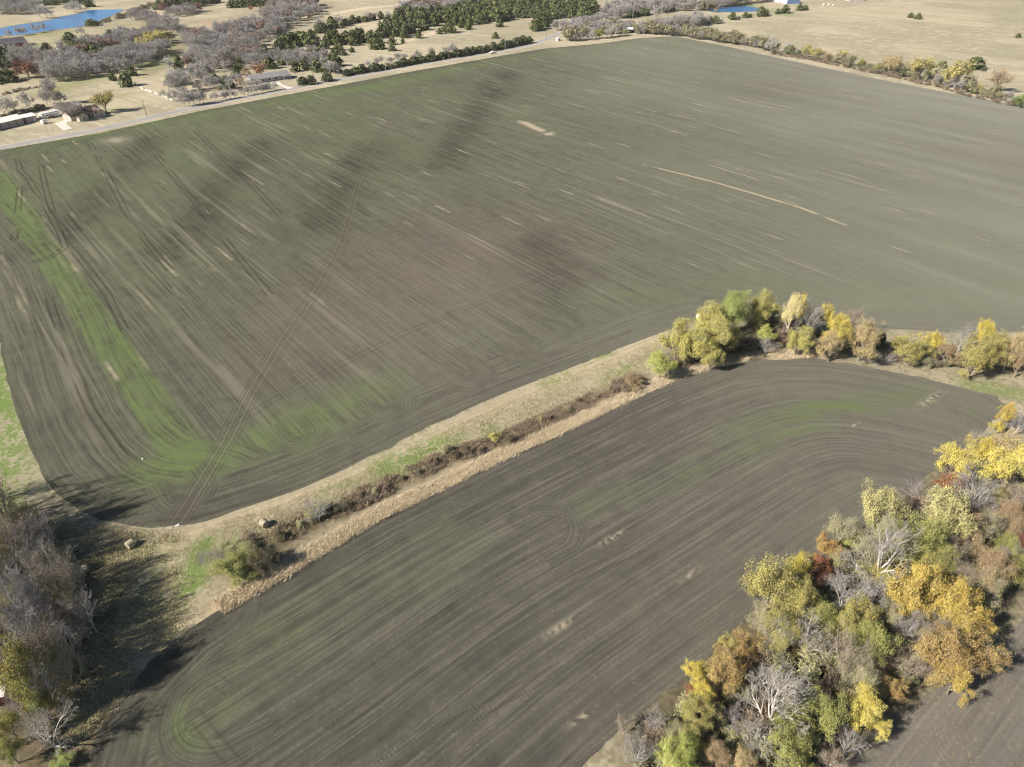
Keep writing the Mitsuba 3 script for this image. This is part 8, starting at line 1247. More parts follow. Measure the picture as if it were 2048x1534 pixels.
# ------------------------------------------------------------------ setting
def setting():
    v = [(-6000, -3000, 0), (6000, -3000, 0), (6000, 9000, 0), (-6000, 9000, 0)]
    # one sheet with finer cells near the camera
    g = np.unique(np.r_[-6000, -2500, np.arange(-1200, 1201, 100), 2500, 6000]); h = np.unique(np.r_[-3000, -500, np.arange(0, 1601, 100), 3000, 9000])
    X, Yy = np.meshgrid(g, h, indexing='ij'); V = np.c_[X.ravel(), Yy.ravel(), np.zeros(X.size)]
    i, j = np.meshgrid(np.arange(len(g) - 1), np.arange(len(h) - 1), indexing='ij'); a = (i * len(h) + j).ravel(); b = a + len(h)
    struct('ground', (V, np.vstack([np.c_[a, b, b + 1], np.c_[a, b + 1, a + 1]])), 'ground_material', 'dry tan grass land with mown lawns and pasture reaching to the far edge')
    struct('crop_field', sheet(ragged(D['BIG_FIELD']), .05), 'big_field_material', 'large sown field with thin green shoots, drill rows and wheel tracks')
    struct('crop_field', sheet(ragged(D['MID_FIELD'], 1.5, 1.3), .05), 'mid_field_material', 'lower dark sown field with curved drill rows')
    struct('crop_field', sheet(ragged(D['LOW_FIELD']), .05), 'low_field_material', 'brown field corner scattered with fallen leaves')
    struct('road', strip(D['ROAD'], 3.4, 3.0, .09), 'asphalt', 'pale grey country road along the far edge of the large field')
    struct('road_shoulder', strip(D['ROAD'], 4.3, 4.2, .05), 'gravel', 'pale gravel shoulder of the country road')
    struct('driveway', sheet(D['DRIVE'], .13), 'concrete', 'white concrete driveway of the brown roofed house')
    struct('driveway', sheet(D['DRIVE2'], .13), 'concrete', 'pale driveway of the long low house')
    struct('pond', sheet(smoothline(D['POND'] + D['POND'][:1], 8)[:-1], .06), 'water', 'long blue pond at the upper left')
    struct('pond', sheet(smoothline(D['POND2'] + D['POND2'][:1], 8)[:-1], .06), 'water', 'small blue pond at the upper right')

# ------------------------------------------------------------------ things
def heading(a, b): return math.degrees(math.atan2(b[1] - a[1], b[0] - a[0]))

def window(root, x, y, z, w, h, ang=0, holder=None):
    """frame and pane on a wall facing -y (turned by ang about the house origin)"""
    fr = cat(box(x, y, z, w, .08, .08), box(x, y, z + h - .08, w, .08, .08), box(x - w / 2 + .04, y, z + .08, .08, .08, h - .16), box(x + w / 2 - .04, y, z + .08, .08, .08, h - .16))
    k = part(root, 'window', turned(fr, ang), 'white_paint', PL[root]); part(k, 'pane', turned(box(x, y + .02, z + .08, w - .16, .03, h - .16), ang), 'dark_glass', PL[root])
PL = {}

def thing(name, label, category, place, group=None):
    k = number(name); tag(k, label, category, group); PL[k] = place
    return k

def barns():
    a, b, c, d = D['BARN']; an = heading(a, b)
    L = math.dist(a, b); r = thing('barn', 'long metal barn with white roof and mauve walls, cut by the left frame edge', 'barn', at(b[0], b[1], an))
    s, p = 11.0, PL[r]
    part(r, 'wall', gable_wall(-L / 2, s / 2, 0, L, s, 3.4, 1.4), 'mauve_wall', p)
    part(r, 'roof', gable(-L / 2, s / 2, 3.42, L, s, 1.4, .12, .35), 'white_metal', p)
    for i in range(int(L / 4.4)):
        x = -2.4 - i * 4.4
        part(r, 'door', cat(box(x, -.06, .05, 3.9, .08, 2.9)), 'mauve_wall', p)
        part(r, 'post', box(x + 2.2, -.09, 0, .22, .16, 3.35), 'brown_trim', p)
    L = math.dist(c, d); r = thing('barn', 'short barn with white roof standing beside the long barn', 'barn', at(c[0], c[1], heading(c, d))); p = PL[r]
    part(r, 'wall', gable_wall(L / 2, 4, 0, L, 8, 3.0, 1.0), 'mauve_wall', p); part(r, 'roof', gable(L / 2, 4, 3.02, L, 8, 1.0, .12, .3), 'white_metal', p)
    part(r, 'door', box(L - 1.2, -.06, .05, 1.0, .08, 2.1), 'white_paint', p); part(r, 'post', box(.3, -.08, 0, .4, .14, 2.95), 'brown_trim', p); part(r, 'panel', box(L / 2 - .6, -.05, .1, L - 3.6, .06, 2.7), 'mauve_wall', p)

def cottage(r, p, L, W_, h, rise, wall, roof):
    part(r, 'wall', gable_wall(L / 2, W_ / 2, 0, L, W_, h, rise), wall, p); part(r, 'roof', gable(L / 2, W_ / 2, h + .02, L, W_, rise, .16, .5), roof, p)

def houses():
    # brown roofed house with two gabled front wings
    a, b, c, d = D['HOUSE1']; an = heading(a, d); r = thing('house', 'brown roofed house with two pale gabled wings beside the white driveway', 'house', at(a[0], a[1], an)); p = PL[r]
    L = math.dist(a, d) + 5
    part(r, 'wall', gable_wall(L / 2 - 2.5, 8, 0, L, 9, 2.8, 2.6), 'pale_brick', p); rf = part(r, 'roof', gable(L / 2 - 2.5, 8, 2.82, L, 9, 2.6, .18, .5), 'brown_roof', p)
    part(rf, 'chimney', box(L * .52, 7.6, 4.6, 1.0, .8, 1.9), 'pale_brick', p)
    for x0, w in ((1.0, 5.2), (L - 6.2, 4.8)):
        wing = turned(gable_wall(0, 0, 0, 5.5, w, 2.75, 1.9), 90); wing.apply_translation((x0 + w / 2 - 1.2, 1.4, 0)); part(r, 'wing_wall', wing, 'pale_brick', p)
        wr = turned(gable(1.0, 0, 2.77, 7.6, w, 1.9, .17, .4), 90); wr.apply_translation((x0 + w / 2 - 1.2, 1.4, 0)); part(r, 'wing_roof', wr, 'brown_roof', p)
        window(r, x0 + w / 2 - 1.2, -1.42, .9, 1.6, 1.2)
    part(r, 'door', box(L * .46, 3.44, .05, 1.0, .08, 2.1), 'brown_trim', p); window(r, L * .56, 3.44, .9, 1.4, 1.2); part(r, 'gable_trim', box(-2.6, 5.4, .1, .3, 2.6, 2.4), 'white_paint', p)
    # long low house with grey roof
    a, b, c = D['HOUSE2']; an = heading(a, c); L = math.dist(a, c) + 3; r = thing('house', 'long low house with grey roof and pale walls by the roadside trees', 'house', at(a[0], a[1], an)); p = PL[r]
    cottage(r, p, L, 10.5, 2.6, 2.1, 'grey_wall', 'grey_roof')
    for x in np.linspace(3, L - 6, 5): window(r, x, -.05, .8, 1.7, 1.3)
    part(r, 'door', box(L * .5, -.06, .05, 1.0, .08, 2.05), 'white_paint', p); part(r, 'porch_roof', box(L - 3.5, -1.0, 2.35, 6, 2.2, .14), 'grey_roof', p)
    for x in (L - 6.2, L - .8): part(r, 'porch_post', box(x, -1.9, 0, .16, .16, 2.35), 'white_paint', p)
    # dark roofed brick house by the pond
    a, b, c = D['HOUSE0']; an = heading(a, c); L = math.dist(a, c) + 4; r = thing('house', 'dark grey roofed red brick house near the pond at the left frame edge', 'house', at(a[0], a[1], an)); p = PL[r]
    cottage(r, p, L, 13, 3.0, 3.6, 'red_brick', 'dark_roof')
    w = turned(gable_wall(0, 0, 0, 7, 6.5, 3.0, 2.2), 90); w.apply_translation((5, -2.0, 0)); part(r, 'wing_wall', w, 'white_paint', p); w = turned(gable(1.5, 0, 3.02, 10, 6.5, 2.2, .17, .5), 90); w.apply_translation((5, -2., 0)); part(r, 'wing_roof', w, 'dark_roof', p)
    for x in (11, 15, 19): window(r, x, -.05, .9, 1.6, 1.3)
    part(r, 'fence_wall', box(L + 3, 1.5, 0, 6, .2, 1.6), 'white_paint', p)
    # house in the thicket at the far field corner
    a, b = D['HOUSE3']; r = thing('house', 'small blue shaded house with pale roof in the thicket at the far field corner', 'house', at(a[0], a[1], heading(a, b))); p = PL[r]; L = math.dist(a, b) + 2
    cottage(r, p, L, 7, 3.0, 1.3, 'dark_navy', 'white_metal'); window(r, 2.5, -.05, .9, 1.4, 1.2); window(r, 6, -.05, .9, 1.4, 1.2); part(r, 'door', box(4.3, -.06, .05, 1, .08, 2.1), 'white_paint', p)
    # blue and white metal building at the top
    a, b, c = D['BLUEBARN']; r = thing('metal_building', 'white metal building with blue side at the top right', 'building', at(b[0], b[1], heading(a, b))); p = PL[r]; L = math.dist(a, b)
    part(r, 'wall', gable_wall(-L / 2, 9, 0, L, 18, 6, 2), 'white_metal', p); part(r, 'roof', gable(-L / 2, 9, 6.02, L, 18, 2, .2, .4), 'white_metal', p); part(r, 'side_panel', box(.08, 9, .1, .12, 17.6, 5.8), 'blue_metal', p); part(r, 'door', box(-L * .4, -.08, .05, 4, .1, 4.2), 'grey_metal', p)
    a, b = D['DARKHOUSE']; r = thing('house', 'low dark roofed house at the very top right of the pasture', 'house', at(a[0], a[1], heading(a, b))); p = PL[r]; cottage(r, p, math.dist(a, b), 12, 3, 2.6, 'grey_wall', 'dark_roof'); window(r, 5, -.05, .9, 1.6, 1.3); window(r, 12, -.05, .9, 1.6, 1.3)
    a, b = D['SHED0']; r = thing('shed', 'white metal shed at the top beside the far grey wood', 'shed', at(a[0], a[1], heading(a, b))); p = PL[r]; cottage(r, p, math.dist(a, b), 8, 4.2, 1.2, 'white_metal', 'white_metal'); part(r, 'door', box(3, -.07, .05, 3, .1, 3.2), 'grey_metal', p)
    a, b = D['TRAILER']; r = thing('shed', 'low white roofed shed half hidden by cedars behind the long low house', 'shed', at(a[0], a[1], heading(a, b))); p = PL[r]; cottage(r, p, math.dist(a, b), 5, 2.4, .8, 'grey_wall', 'white_metal'); part(r, 'door', box(3, -.07, .05, 1, .1, 2), 'brown_trim', p)
    x, y = D['POINTS']['shed']; r = thing('shed', 'pale roofed brick shed under bare branches at the left frame edge', 'shed', at(x, y, 22)); p = PL[r]
    part(r, 'wall', box(-1.5, 0, 0, 7.4, 4.6, 2.5), 'red_brick', p); part(r, 'roof', box(-1.5, 0, 2.5, 8.0, 5.2, .14), 'concrete', p); part(r, 'gutter', box(-1.5, -2.68, 2.42, 8.0, .12, .16), 'white_paint', p); part(r, 'door', box(.6, -2.33, .05, .9, .07, 2.0), 'white_paint', p)
    x, y = D['POINTS']['whitebox']; r = thing('utility_box', 'white roadside box at the far field corner beside the thicket', 'box', at(x, y, 40)); p = PL[r]
    part(r, 'body', box(0, 0, .1, 3.0, 2.4, 2.3), 'white_paint', p); part(r, 'lid', box(0, 0, 2.4, 3.2, 2.6, .12), 'white_metal', p); part(r, 'door', box(0, -1.23, .2, 1.2, .06, 2.0), 'grey_metal', p)
    x, y = D['BOAT'][0]; r = thing('utility_box', 'tiny pale blue box at the end of the dark clump below the right pond', 'box', at(x, y, 60)); p = PL[r]; part(r, 'body', box(0, 0, .1, 3.2, 2.2, 2.0), 'white_metal', p); part(r, 'lid', box(0, 0, 2.1, 3.4, 2.4, .15), 'grey_metal', p)

def wheel(x, y, r, w):
    m = trimesh.creation.cylinder(r, w, sections=18); m.apply_transform(trimesh.transformations.rotation_matrix(math.pi / 2, (1, 0, 0))); m.apply_translation((x, y, r)); return m

def prism_y(pts, w):
    """side outline in x, z pulled across the width w"""
    from shapely.geometry import Polygon
    m = trimesh.creation.extrude_polygon(Polygon(pts), w, engine='earcut'); m.apply_transform(trimesh.transformations.rotation_matrix(math.pi / 2, (1, 0, 0))); m.apply_translation((0, w / 2, 0)); return m

def car(name, label, x, y, ang, paint, category='car', truck=True):
    r = thing(name, label, category, at(x, y, ang, .1)); p = PL[r]
    if truck:
        body = prism_y([(-2.8, .45), (2.75, .45), (2.8, .75), (2.65, 1.05), (1.2, 1.12), (-2.8, 1.12), (-2.85, .7)], 1.95); cab = prism_y([(-.75, 1.12), (1.25, 1.12), (.65, 1.8), (-.55, 1.84)], 1.7)
        bed = cat(box(-1.8, .9, 1.12, 2.0, .12, .28), box(-1.8, -.9, 1.12, 2.0, .12, .28), box(-2.75, 0, 1.12, .1, 1.68, .28)); part(r, 'cargo_bed', bed, paint, p)
        gl = [prism_y([(-.6, 1.2), (.98, 1.2), (.58, 1.66), (-.5, 1.7)], 1.74)]; wx = (1.75, -1.75)
    else:
        body = prism_y([(-2.2, .4), (2.2, .4), (2.25, .75), (1.2, .95), (-2.2, 1.0), (-2.25, .7)], 1.8); cab = prism_y([(-1.9, 1.0), (1.0, .97), (.4, 1.45), (-1.4, 1.48)], 1.55)
        gl = [prism_y([(-1.6, 1.06), (.75, 1.04), (.32, 1.36), (-1.3, 1.38)], 1.6)]; wx = (1.4, -1.4)
    part(r, 'body', body, paint, p); part(r, 'cabin', cab, paint, p); part(r, 'window', gl[0], 'dark_glass', p)
    for wxx in wx:
        for s in (-.86, .86): part(r, 'wheel', wheel(wxx, s, .38, .26), 'tyre', p)
    for s in (-.65, .65): part(r, 'headlight', box(2.77 if truck else 2.22, s, .72, .06, .35, .16), 'white_paint', p)

def vehicles():
    x, y = D['POINTS']['car']; ra = heading(D['ROAD'][7], D['ROAD'][9])
    nx, ny = -math.sin(math.radians(ra)), math.cos(math.radians(ra))
    car('pickup_truck', 'white pickup truck driving on the country road', x, y, ra + 180, 'white_paint', 'truck')
    for (x, y), l in zip(D['CARS3'], ('white car parked in the thicket left of the blue shaded house', 'white car parked right beside the blue shaded house', 'white van seen between far thicket and grove')): car('parked_car', l, x, y, 20, 'white_paint', 'car', False)
    a, b = D['CARAVAN']; r = thing('caravan', 'long white caravan with grey roof panel behind the driveway', 'caravan', at(a[0], a[1], heading(a, b))); p = PL[r]; L = math.dist(a, b) + 2
    part(r, 'body', box(L / 2, 1.6, .5, L, 3.0, 2.4), 'white_paint', p); part(r, 'roof', gable(L / 2, 1.6, 2.92, L, 3.0, .5, .1, .15), 'white_metal', p); part(r, 'awning', box(L / 2 + .4, -.75, 2.35, L - 1.6, 1.7, .08), 'grey_metal', p)
    part(r, 'door', box(L * .7, .07, .6, .8, .06, 1.9), 'grey_wall', p); window(r, L * .3, .07, 1.3, 1.2, .7); window(r, L * .5, .07, 1.3, 1.2, .7)
    for wx in (L * .35, L * .55): part(r, 'wheel', wheel(wx, .3, .38, .25), 'tyre', p)
    a, b = D['UTIL']; r = thing('cargo_trailer', 'small white cargo trailer on the grass in front of the caravan', 'trailer', at(a[0], a[1], heading(a, b) + 15)); p = PL[r]
    part(r, 'body', box(0, 0, .5, 3.0, 1.9, 1.7), 'white_paint', p); part(r, 'roof', box(0, 0, 2.2, 3.1, 2.0, .08), 'grey_metal', p); part(r, 'drawbar', box(-2.2, 0, .5, 1.5, .12, .12), 'white_paint', p)
    for s in (-1, 1): part(r, 'wheel', wheel(0, s * 1.02, .33, .2), 'tyre', p)

def bale(label, x, y, ang, mat='hay', group=None, r_=.85, w_=1.5):
    r = thing('hay_bale', label, 'hay bale', at(x, y, ang, 0), group); p = PL[r]
    rng = np.random.default_rng(int(abs(x * 10)) + 3)
    n, k = 48, 13; prof = [(0, -w_ / 2 - .02), (r_ * .35, -w_ / 2 + .03), (r_ * .7, -w_ / 2), (r_ * .93, -w_ / 2 + .03), (r_, -w_ / 2 + .12)] + [(r_ * (1 + .012 * math.sin(i * 3)), -w_ / 2 + .12 + (w_ - .24) * i / 6) for i in range(1, 6)] + [(r_, w_ / 2 - .12), (r_ * .93, w_ / 2 - .03), (r_ * .7, w_ / 2), (r_ * .35, w_ / 2 - .03), (0, w_ / 2 + .02)]
    m = trimesh.creation.revolve(prof, sections=n); m.vertices *= (1 + .035 * (meshkit.fbm(m.vertices * 2.5, seed=4) - .5))[:, None]
    m.apply_transform(trimesh.transformations.rotation_matrix(math.pi / 2, (0, 1, 0))); m.apply_translation((0, 0, r_ * .965))
    part(r, 'hay_roll', m, mat, p, smooth=40)
    for i in range(7):
        t = trimesh.creation.torus(r_ * 1.008, .014, major_sections=40, minor_sections=4); t.apply_transform(trimesh.transformations.rotation_matrix(math.pi / 2, (0, 1, 0))); t.apply_translation((-w_ / 2 + .2 + i * (w_ - .4) / 6, 0, r_ * .965)); part(r, 'binding', t, 'straw' if mat == 'hay' else mat, p)

def bales():
    P = D['POINTS']
    bale('round hay bale in the sun on the clearing, its flat end turned to the front', *P['bale1'], 62); bale('round hay bale on the grass strip above the pale green bush', *P['bale2'], -38); bale('dark round hay bale in the tree shade beside the left wood', *P['bale3'], 40)
    bale('white wrapped hay bale at the far end of the grass strip behind the creek thicket', *P['balew'], 20, 'white_paint', None, .75, 1.3)
    for x, y in D['WBALES']: bale('small white wrapped bale at the fence of the far upper right pasture', x, y, 30, 'white_paint', 'wrapped bales on the far pasture', .9, 2.2)
    x, y = P['scrap']; r = thing('scrap_sheet', 'small white bent sheet lying at the lower edge of the large field', 'scrap', at(x, y, 20)); m = cat(box(0, 0, .12, .9, .3, .04), turned(box(.35, .2, .1, .4, .2, .04), 30)); part(r, 'sheet', m, 'white_paint', PL[r])
    x, y = P['white']; r = thing('bucket', 'tiny white bucket left in the large field near the lush green patch', 'bucket', at(x, y, 0, .05)); m = trimesh.creation.cylinder(.17, .38, sections=16); m.apply_translation((0, 0, .19)); part(r, 'body', m, 'white_paint', PL[r]); t = trimesh.creation.torus(.175, .02, major_sections=16, minor_sections=5); t.apply_translation((0, 0, .38)); part(r, 'rim', t, 'grey_wall', PL[r])

def poles():
    ra = heading(D['ROAD'][3], D['ROAD'][6])
    labs = ['utility pole at the road right of the golden tree', 'slim pale road pole beside the driveway of the brown roofed house', 'wooden utility pole behind the slim pale road pole', 'utility pole with pale top at the middle of the roadside hedge', 'utility pole along the roadside hedge, between two others', 'utility pole with pale top ahead of the white pickup truck', 'utility pole between the two round dark roadside bushes', 'utility pole at the driveway of the long low house', 'utility pole at the field corner left of the white box', 'tall yard pole with lamp above the far thicket']
    for (x, y), l in zip(D['POLES'] + D['POLES2'] + D['POLES3'], labs):
        h = 9.3 if 'slim' not in l else 7.5
        r = thing('utility_pole', l, 'pole', at(x, y, ra)); p = PL[r]
        m = trimesh.creation.cone(.2, 1) ; q = np.linspace(0, h, 5); v, f = tubes(np.c_[0 * q[:-1], 0 * q[:-1], q[:-1]], np.c_[0 * q[1:], 0 * q[1:], q[1:]], .17 - .012 * np.arange(4), .158 - .012 * np.arange(4), 10)
        part(r, 'shaft', (v, f), 'grey_wall' if 'slim' in l or 'lamp' in l or 'pale' in l else 'wood_pole', p)
        part(r, 'crossarm', box(0, 0, h - .55, .12, 2.0, .14), 'wood_pole', p)
        for s in (-.85, 0, .85):
            c = trimesh.creation.cylinder(.06, .22, sections=8); c.apply_translation((0, s, h - .3 + (.3 if s == 0 else 0))); part(r, 'insulator', c, 'white_paint', p)
        if 'pale top' in l or 'lamp' in l or 'corner' in l:
            c = trimesh.creation.cylinder(.3, .85, sections=14); c.apply_translation((.42, 0, h - 1.2)); part(r, 'transformer', c, 'white_metal', p)

def fences():
    pts = smoothline(D['FENCE'], 2.2); r = thing('white_fence', 'broken white rail fence climbing the lawn above the roadside row', 'fence', T())
    for i, (x, y) in enumerate(pts):
        part(r, 'post', box(0, 0, 0, .16, .16, 1.3), 'white_paint', at(x, y, 0))
        if i + 1 < len(pts) and i % 5 != 3:
            a = pts[i]; b = pts[i + 1]; L = math.dist(a, b); part(r, 'rail', cat(box(L / 2, 0, .45, L, .08, .28), box(L / 2, 0, .95, L, .08, .28)), 'white_paint', at(a[0], a[1], heading(a, b)))
    pts = smoothline(D['RFENCE'], 4.0); r = thing('wire_fence', 'wire fence with thin pale posts along the road right of the brown roofed house', 'fence', T())
    for i, (x, y) in enumerate(pts):
        part(r, 'post', box(0, 0, 0, .14, .14, 1.3), 'grey_wall', at(x, y, 0))
    P0, P1 = [], []
    for a, b in zip(pts[:-1], pts[1:]):
        for z in (.4, .8, 1.2): P0.append((*a, z)); P1.append((*b, z))
    part(r, 'wire', tubes(np.array(P0), np.array(P1), np.full(len(P0), .012), np.full(len(P0), .012), 3), 'grey_metal')

# ------------------------------------------------------------------ plants
def tubes(p0, p1, r0, r1, sides):
    """one open prism per segment, all segments at once"""
    d = p1 - p0; d /= np.linalg.norm(d, axis=1, keepdims=True) + 1e-9
    h = np.where(np.abs(d[:, 2:]) < .9, [[0, 0, 1.]], [[1., 0, 0]])
    a = np.cross(d, h); a /= np.linalg.norm(a, axis=1, keepdims=True); b = np.cross(d, a)
    th = np.arange(sides) * 2 * np.pi / sides
    ring = np.cos(th)[None, :, None] * a[:, None] + np.sin(th)[None, :, None] * b[:, None]
    v = np.concatenate([p0[:, None] + ring * r0[:, None, None], p1[:, None] + ring * r1[:, None, None]], 1).reshape(-1, 3)
    i = np.arange(sides); j = (i + 1) % sides
    f = np.vstack([np.c_[i, j, j + sides], np.c_[i, j + sides, i + sides]])
    return v, (f[None] + (np.arange(len(p0)) * 2 * sides)[:, None, None]).reshape(-1, 3)

def grow(rng, form, depth):
    """branch segments of a tree about 10 m tall and 10 m wide: p0, p1, r0, r1, level; and the ends of the last twigs"""
    S, tips = [], []
    def branch(p, d, ln, r, lev, n=3):
        q = p.copy(); dd = d / np.linalg.norm(d)
        pts = [q]
        for k in range(n):
            dd = dd + rng.normal(0, .16, 3) + np.array([0, 0, .10 if lev < 3 else .05]); dd /= np.linalg.norm(dd)
            w = q + dd * ln / n
            S.append((q, w, r * (1 - .55 * k / n), r * (1 - .55 * (k + 1) / n), lev)); q = w; pts.append(q)
        if lev >= depth:
            tips.append((q, dd)); return
        m = {0: 0, 1: 5, 2: 4, 3: 4, 4: 2}[lev] + int(rng.integers(0, 2))
        for k in range(m):
            t = .35 + .65 * (k + rng.uniform(.2, .8)) / m
            i = min(int(t * n), n - 1); o = pts[i] + (pts[i + 1] - pts[i]) * (t * n - i)
            ax = rng.normal(0, 1, 3); ax -= ax @ dd * dd; ax /= np.linalg.norm(ax)
            sp = rng.uniform(.45, 1.0)
            branch(o, dd + ax * sp, ln * rng.uniform(.42, .64), r * (.5 if lev < 3 else .6) * (1 - .3 * t), lev + 1, 2 if lev > 1 else 3)
    if form == 'bush':
        for k in range(9):
            az = k * 2.4 + rng.uniform(-.4, .4); el = rng.uniform(.35, 1.3)
            branch(np.array([rng.normal(0, .5), rng.normal(0, .5), 0]), np.array([math.cos(az) * math.cos(el), math.sin(az) * math.cos(el), math.sin(el)]), rng.uniform(4, 6), .12, 1)
    else:
        tall = form == 'tall'
        lean = rng.normal(0, .06, 2); top = np.array([lean[0] * 4, lean[1] * 4, 6.5 if tall else 3.2])
        S.append((np.zeros(3), top * .35, .34, .27, 0)); S.append((top * .35, top, .27, .2, 0))
        nl = 10 if tall else 7
        for k in range(nl):
            f = (k + .5) / nl; o = top * (.38 + .62 * f); az = k * 2.4 + rng.uniform(-.5, .5)
            el = math.radians(rng.uniform(25, 50) + 32 * f)
            branch(o, np.array([math.cos(az) * math.cos(el), math.sin(az) * math.cos(el), math.sin(el)]), (3.0 if tall else 4.2) * rng.uniform(.8, 1.15), .17, 1)
    p0, p1 = np.array([s[0] for s in S]), np.array([s[1] for s in S])
    r0, r1, lv = (np.array([s[i] for s in S]) for i in (2, 3, 4))
    tp = np.array([t[0] for t in tips])
    k = 5.0 / np.percentile(np.hypot(tp[:, 0], tp[:, 1]), 94); kz = 9.7 / np.percentile(tp[:, 2], 97)
    s = np.array([k, k, kz])
    return p0 * s, p1 * s, r0, r1, lv, tp * s

def leaf_quads(c, nrm, size, rng, along_=None):
    """bent rhombic leaf sprays at the points c facing nrm"""
    n = nrm / (np.linalg.norm(nrm, axis=1, keepdims=True) + 1e-9)
    a = np.cross(n, rng.normal(0, 1, n.shape)) if along_ is None else along_ - n * (n * along_).sum(1, keepdims=True); a /= np.linalg.norm(a, axis=1, keepdims=True) + 1e-9; b = np.cross(n, a)
    l = (size * rng.uniform(.45, 1.55, len(c)))[:, None]
    v = np.stack([c - a * l, c - b * l * .5 + n * l * .16, c + a * l, c + b * l * .5 + n * l * .16], 1).reshape(-1, 3)
    f = np.array([[0, 1, 2], [0, 2, 3]])
    return v, (f[None] + (np.arange(len(c)) * 4)[:, None, None]).reshape(-1, 3)

def shade(rng, pal, n, clump=None):
    """n colours from a palette, drifting per clump"""
    pal = np.array(pal); w = rng.uniform(0, 1, n) if clump is None else np.clip(.65 * clump + .35 * rng.uniform(0, 1, n), 0, .999)
    i = np.minimum((w * len(pal)).astype(int), len(pal) - 1)
    c = pal[i] * rng.uniform(.83, 1.25, (n, 1))
    dull = rng.uniform(0, 1, n) < .12
    c[dull] = .5 * c[dull] + .5 * np.array((.27, .24, .16))
    return c

Y = dict(
    yellow=[(.54, .46, .09), (.58, .50, .12), (.44, .39, .10), (.36, .34, .11)], bright=[(.58, .51, .12), (.62, .56, .17), (.50, .46, .14), (.42, .40, .15)],
    gold=[(.48, .37, .10), (.53, .44, .13), (.40, .29, .09), (.42, .37, .13)], goldbrown=[(.40, .29, .11), (.35, .25, .12), (.45, .37, .14), (.29, .24, .13)],
    orange=[(.40, .25, .10), (.40, .29, .11), (.31, .22, .10)], orangesparse=[(.44, .30, .15), (.42, .33, .19), (.36, .28, .20)], rust=[(.31, .145, .08), (.26, .12, .07), (.36, .18, .09)],
    darkred=[(.19, .085, .065), (.22, .10, .08), (.14, .075, .06)], redtree=[(.25, .13, .11), (.21, .11, .10), (.23, .16, .14)],
    olive=[(.30, .32, .11), (.24, .27, .10), (.36, .36, .12), (.17, .20, .075)], yelolive=[(.44, .40, .13), (.36, .35, .13), (.28, .28, .11), (.50, .43, .12), (.32, .28, .15)],
    yelgreen=[(.50, .47, .16), (.43, .42, .14), (.33, .34, .12), (.54, .50, .19), (.30, .27, .14)], yelbr=[(.50, .45, .06), (.42, .41, .07), (.28, .30, .06)], yelbush=[(.46, .46, .16), (.36, .36, .14)],
    lime=[(.42, .46, .13), (.35, .40, .12), (.46, .48, .17)], paleyel=[(.48, .46, .22), (.42, .41, .19), (.38, .38, .20), (.50, .48, .19)], palegold=[(.68, .62, .33), (.60, .55, .27)],
    green=[(.33, .40, .13), (.27, .33, .11), (.40, .43, .15)], green2=[(.14, .21, .07), (.18, .25, .08)], brown=[(.34, .26, .16), (.29, .22, .14), (.39, .32, .19), (.25, .22, .13)],
    tan=[(.46, .37, .20), (.41, .34, .20), (.48, .41, .19), (.34, .31, .19)], taupe=[(.34, .29, .24), (.29, .26, .20), (.29, .28, .17)], palesparse=[(.40, .39, .25), (.35, .34, .22), (.41, .40, .19), (.26, .27, .14)],
    yellowfar=[(.47, .43, .16), (.43, .40, .16), (.36, .34, .15)], paleyelfar=[(.36, .37, .17), (.30, .30, .15)], oliveuf=[(.22, .21, .14), (.26, .245, .17), (.17, .17, .12)], oliveuf2=[(.27, .265, .16), (.21, .215, .135), (.31, .29, .18), (.26, .23, .17)],
    redfar=[(.28, .19, .17), (.25, .18, .16)], cedar=[(.085, .115, .048), (.105, .135, .052), (.06, .082, .04), (.125, .145, .062)], hedge=[(.055, .075, .040), (.07, .092, .045), (.045, .06, .036)],
    brush=[(.22, .17, .13), (.27, .215, .16), (.17, .135, .10)], brushfar=[(.25, .20, .155), (.29, .24, .185), (.20, .185, .135)], brushg=[(.23, .235, .14), (.18, .19, .105), (.29, .27, .18)], darkbrush=[(.13, .12, .08), (.105, .105, .065), (.17, .15, .10)], palebush=[(.38, .40, .20), (.32, .33, .18), (.42, .39, .24)])
WOOD = dict(bare=(.43, .42, .41), barewhite=(.56, .54, .50), barep=(.39, .36, .37), barefar=(.36, .355, .35), barepfar=(.35, .33, .335), taupe=(.34, .29, .25), palesparse=(.42, .39, .34), palegold=(.55, .52, .46), orangesparse=(.32, .29, .27))
# kind: (form, leaf density, key name, category)
BARE = ('bare', 'barewhite', 'barep', 'barefar', 'barepfar')
BUSHY = ('brush', 'brushfar', 'brushg', 'darkbrush', 'palebush', 'yelbush')
TALL = ('palegold', 'green')
DENS = dict(bright=.85, yellow=.85, gold=.9, goldbrown=.85, taupe=.22, palesparse=.45, orangesparse=.4, brush=.6, brushfar=.8, brushg=.9, darkbrush=.8, palebush=.9, oliveuf=.8, oliveuf2=.85, paleyel=.85, tan=.75, yelolive=.85, brown=.85, redfar=.7)
NAMES = {**{k: 'bare_tree' for k in BARE}, **{k: 'brush_shrub' for k in BUSHY}, 'cedar': 'cedar_tree', 'hedge': 'hedge_tree', 'oliveuf2': 'hedge_shrub', 'oliveuf': 'scrub_shrub', 'yelbush': 'brush_shrub'}

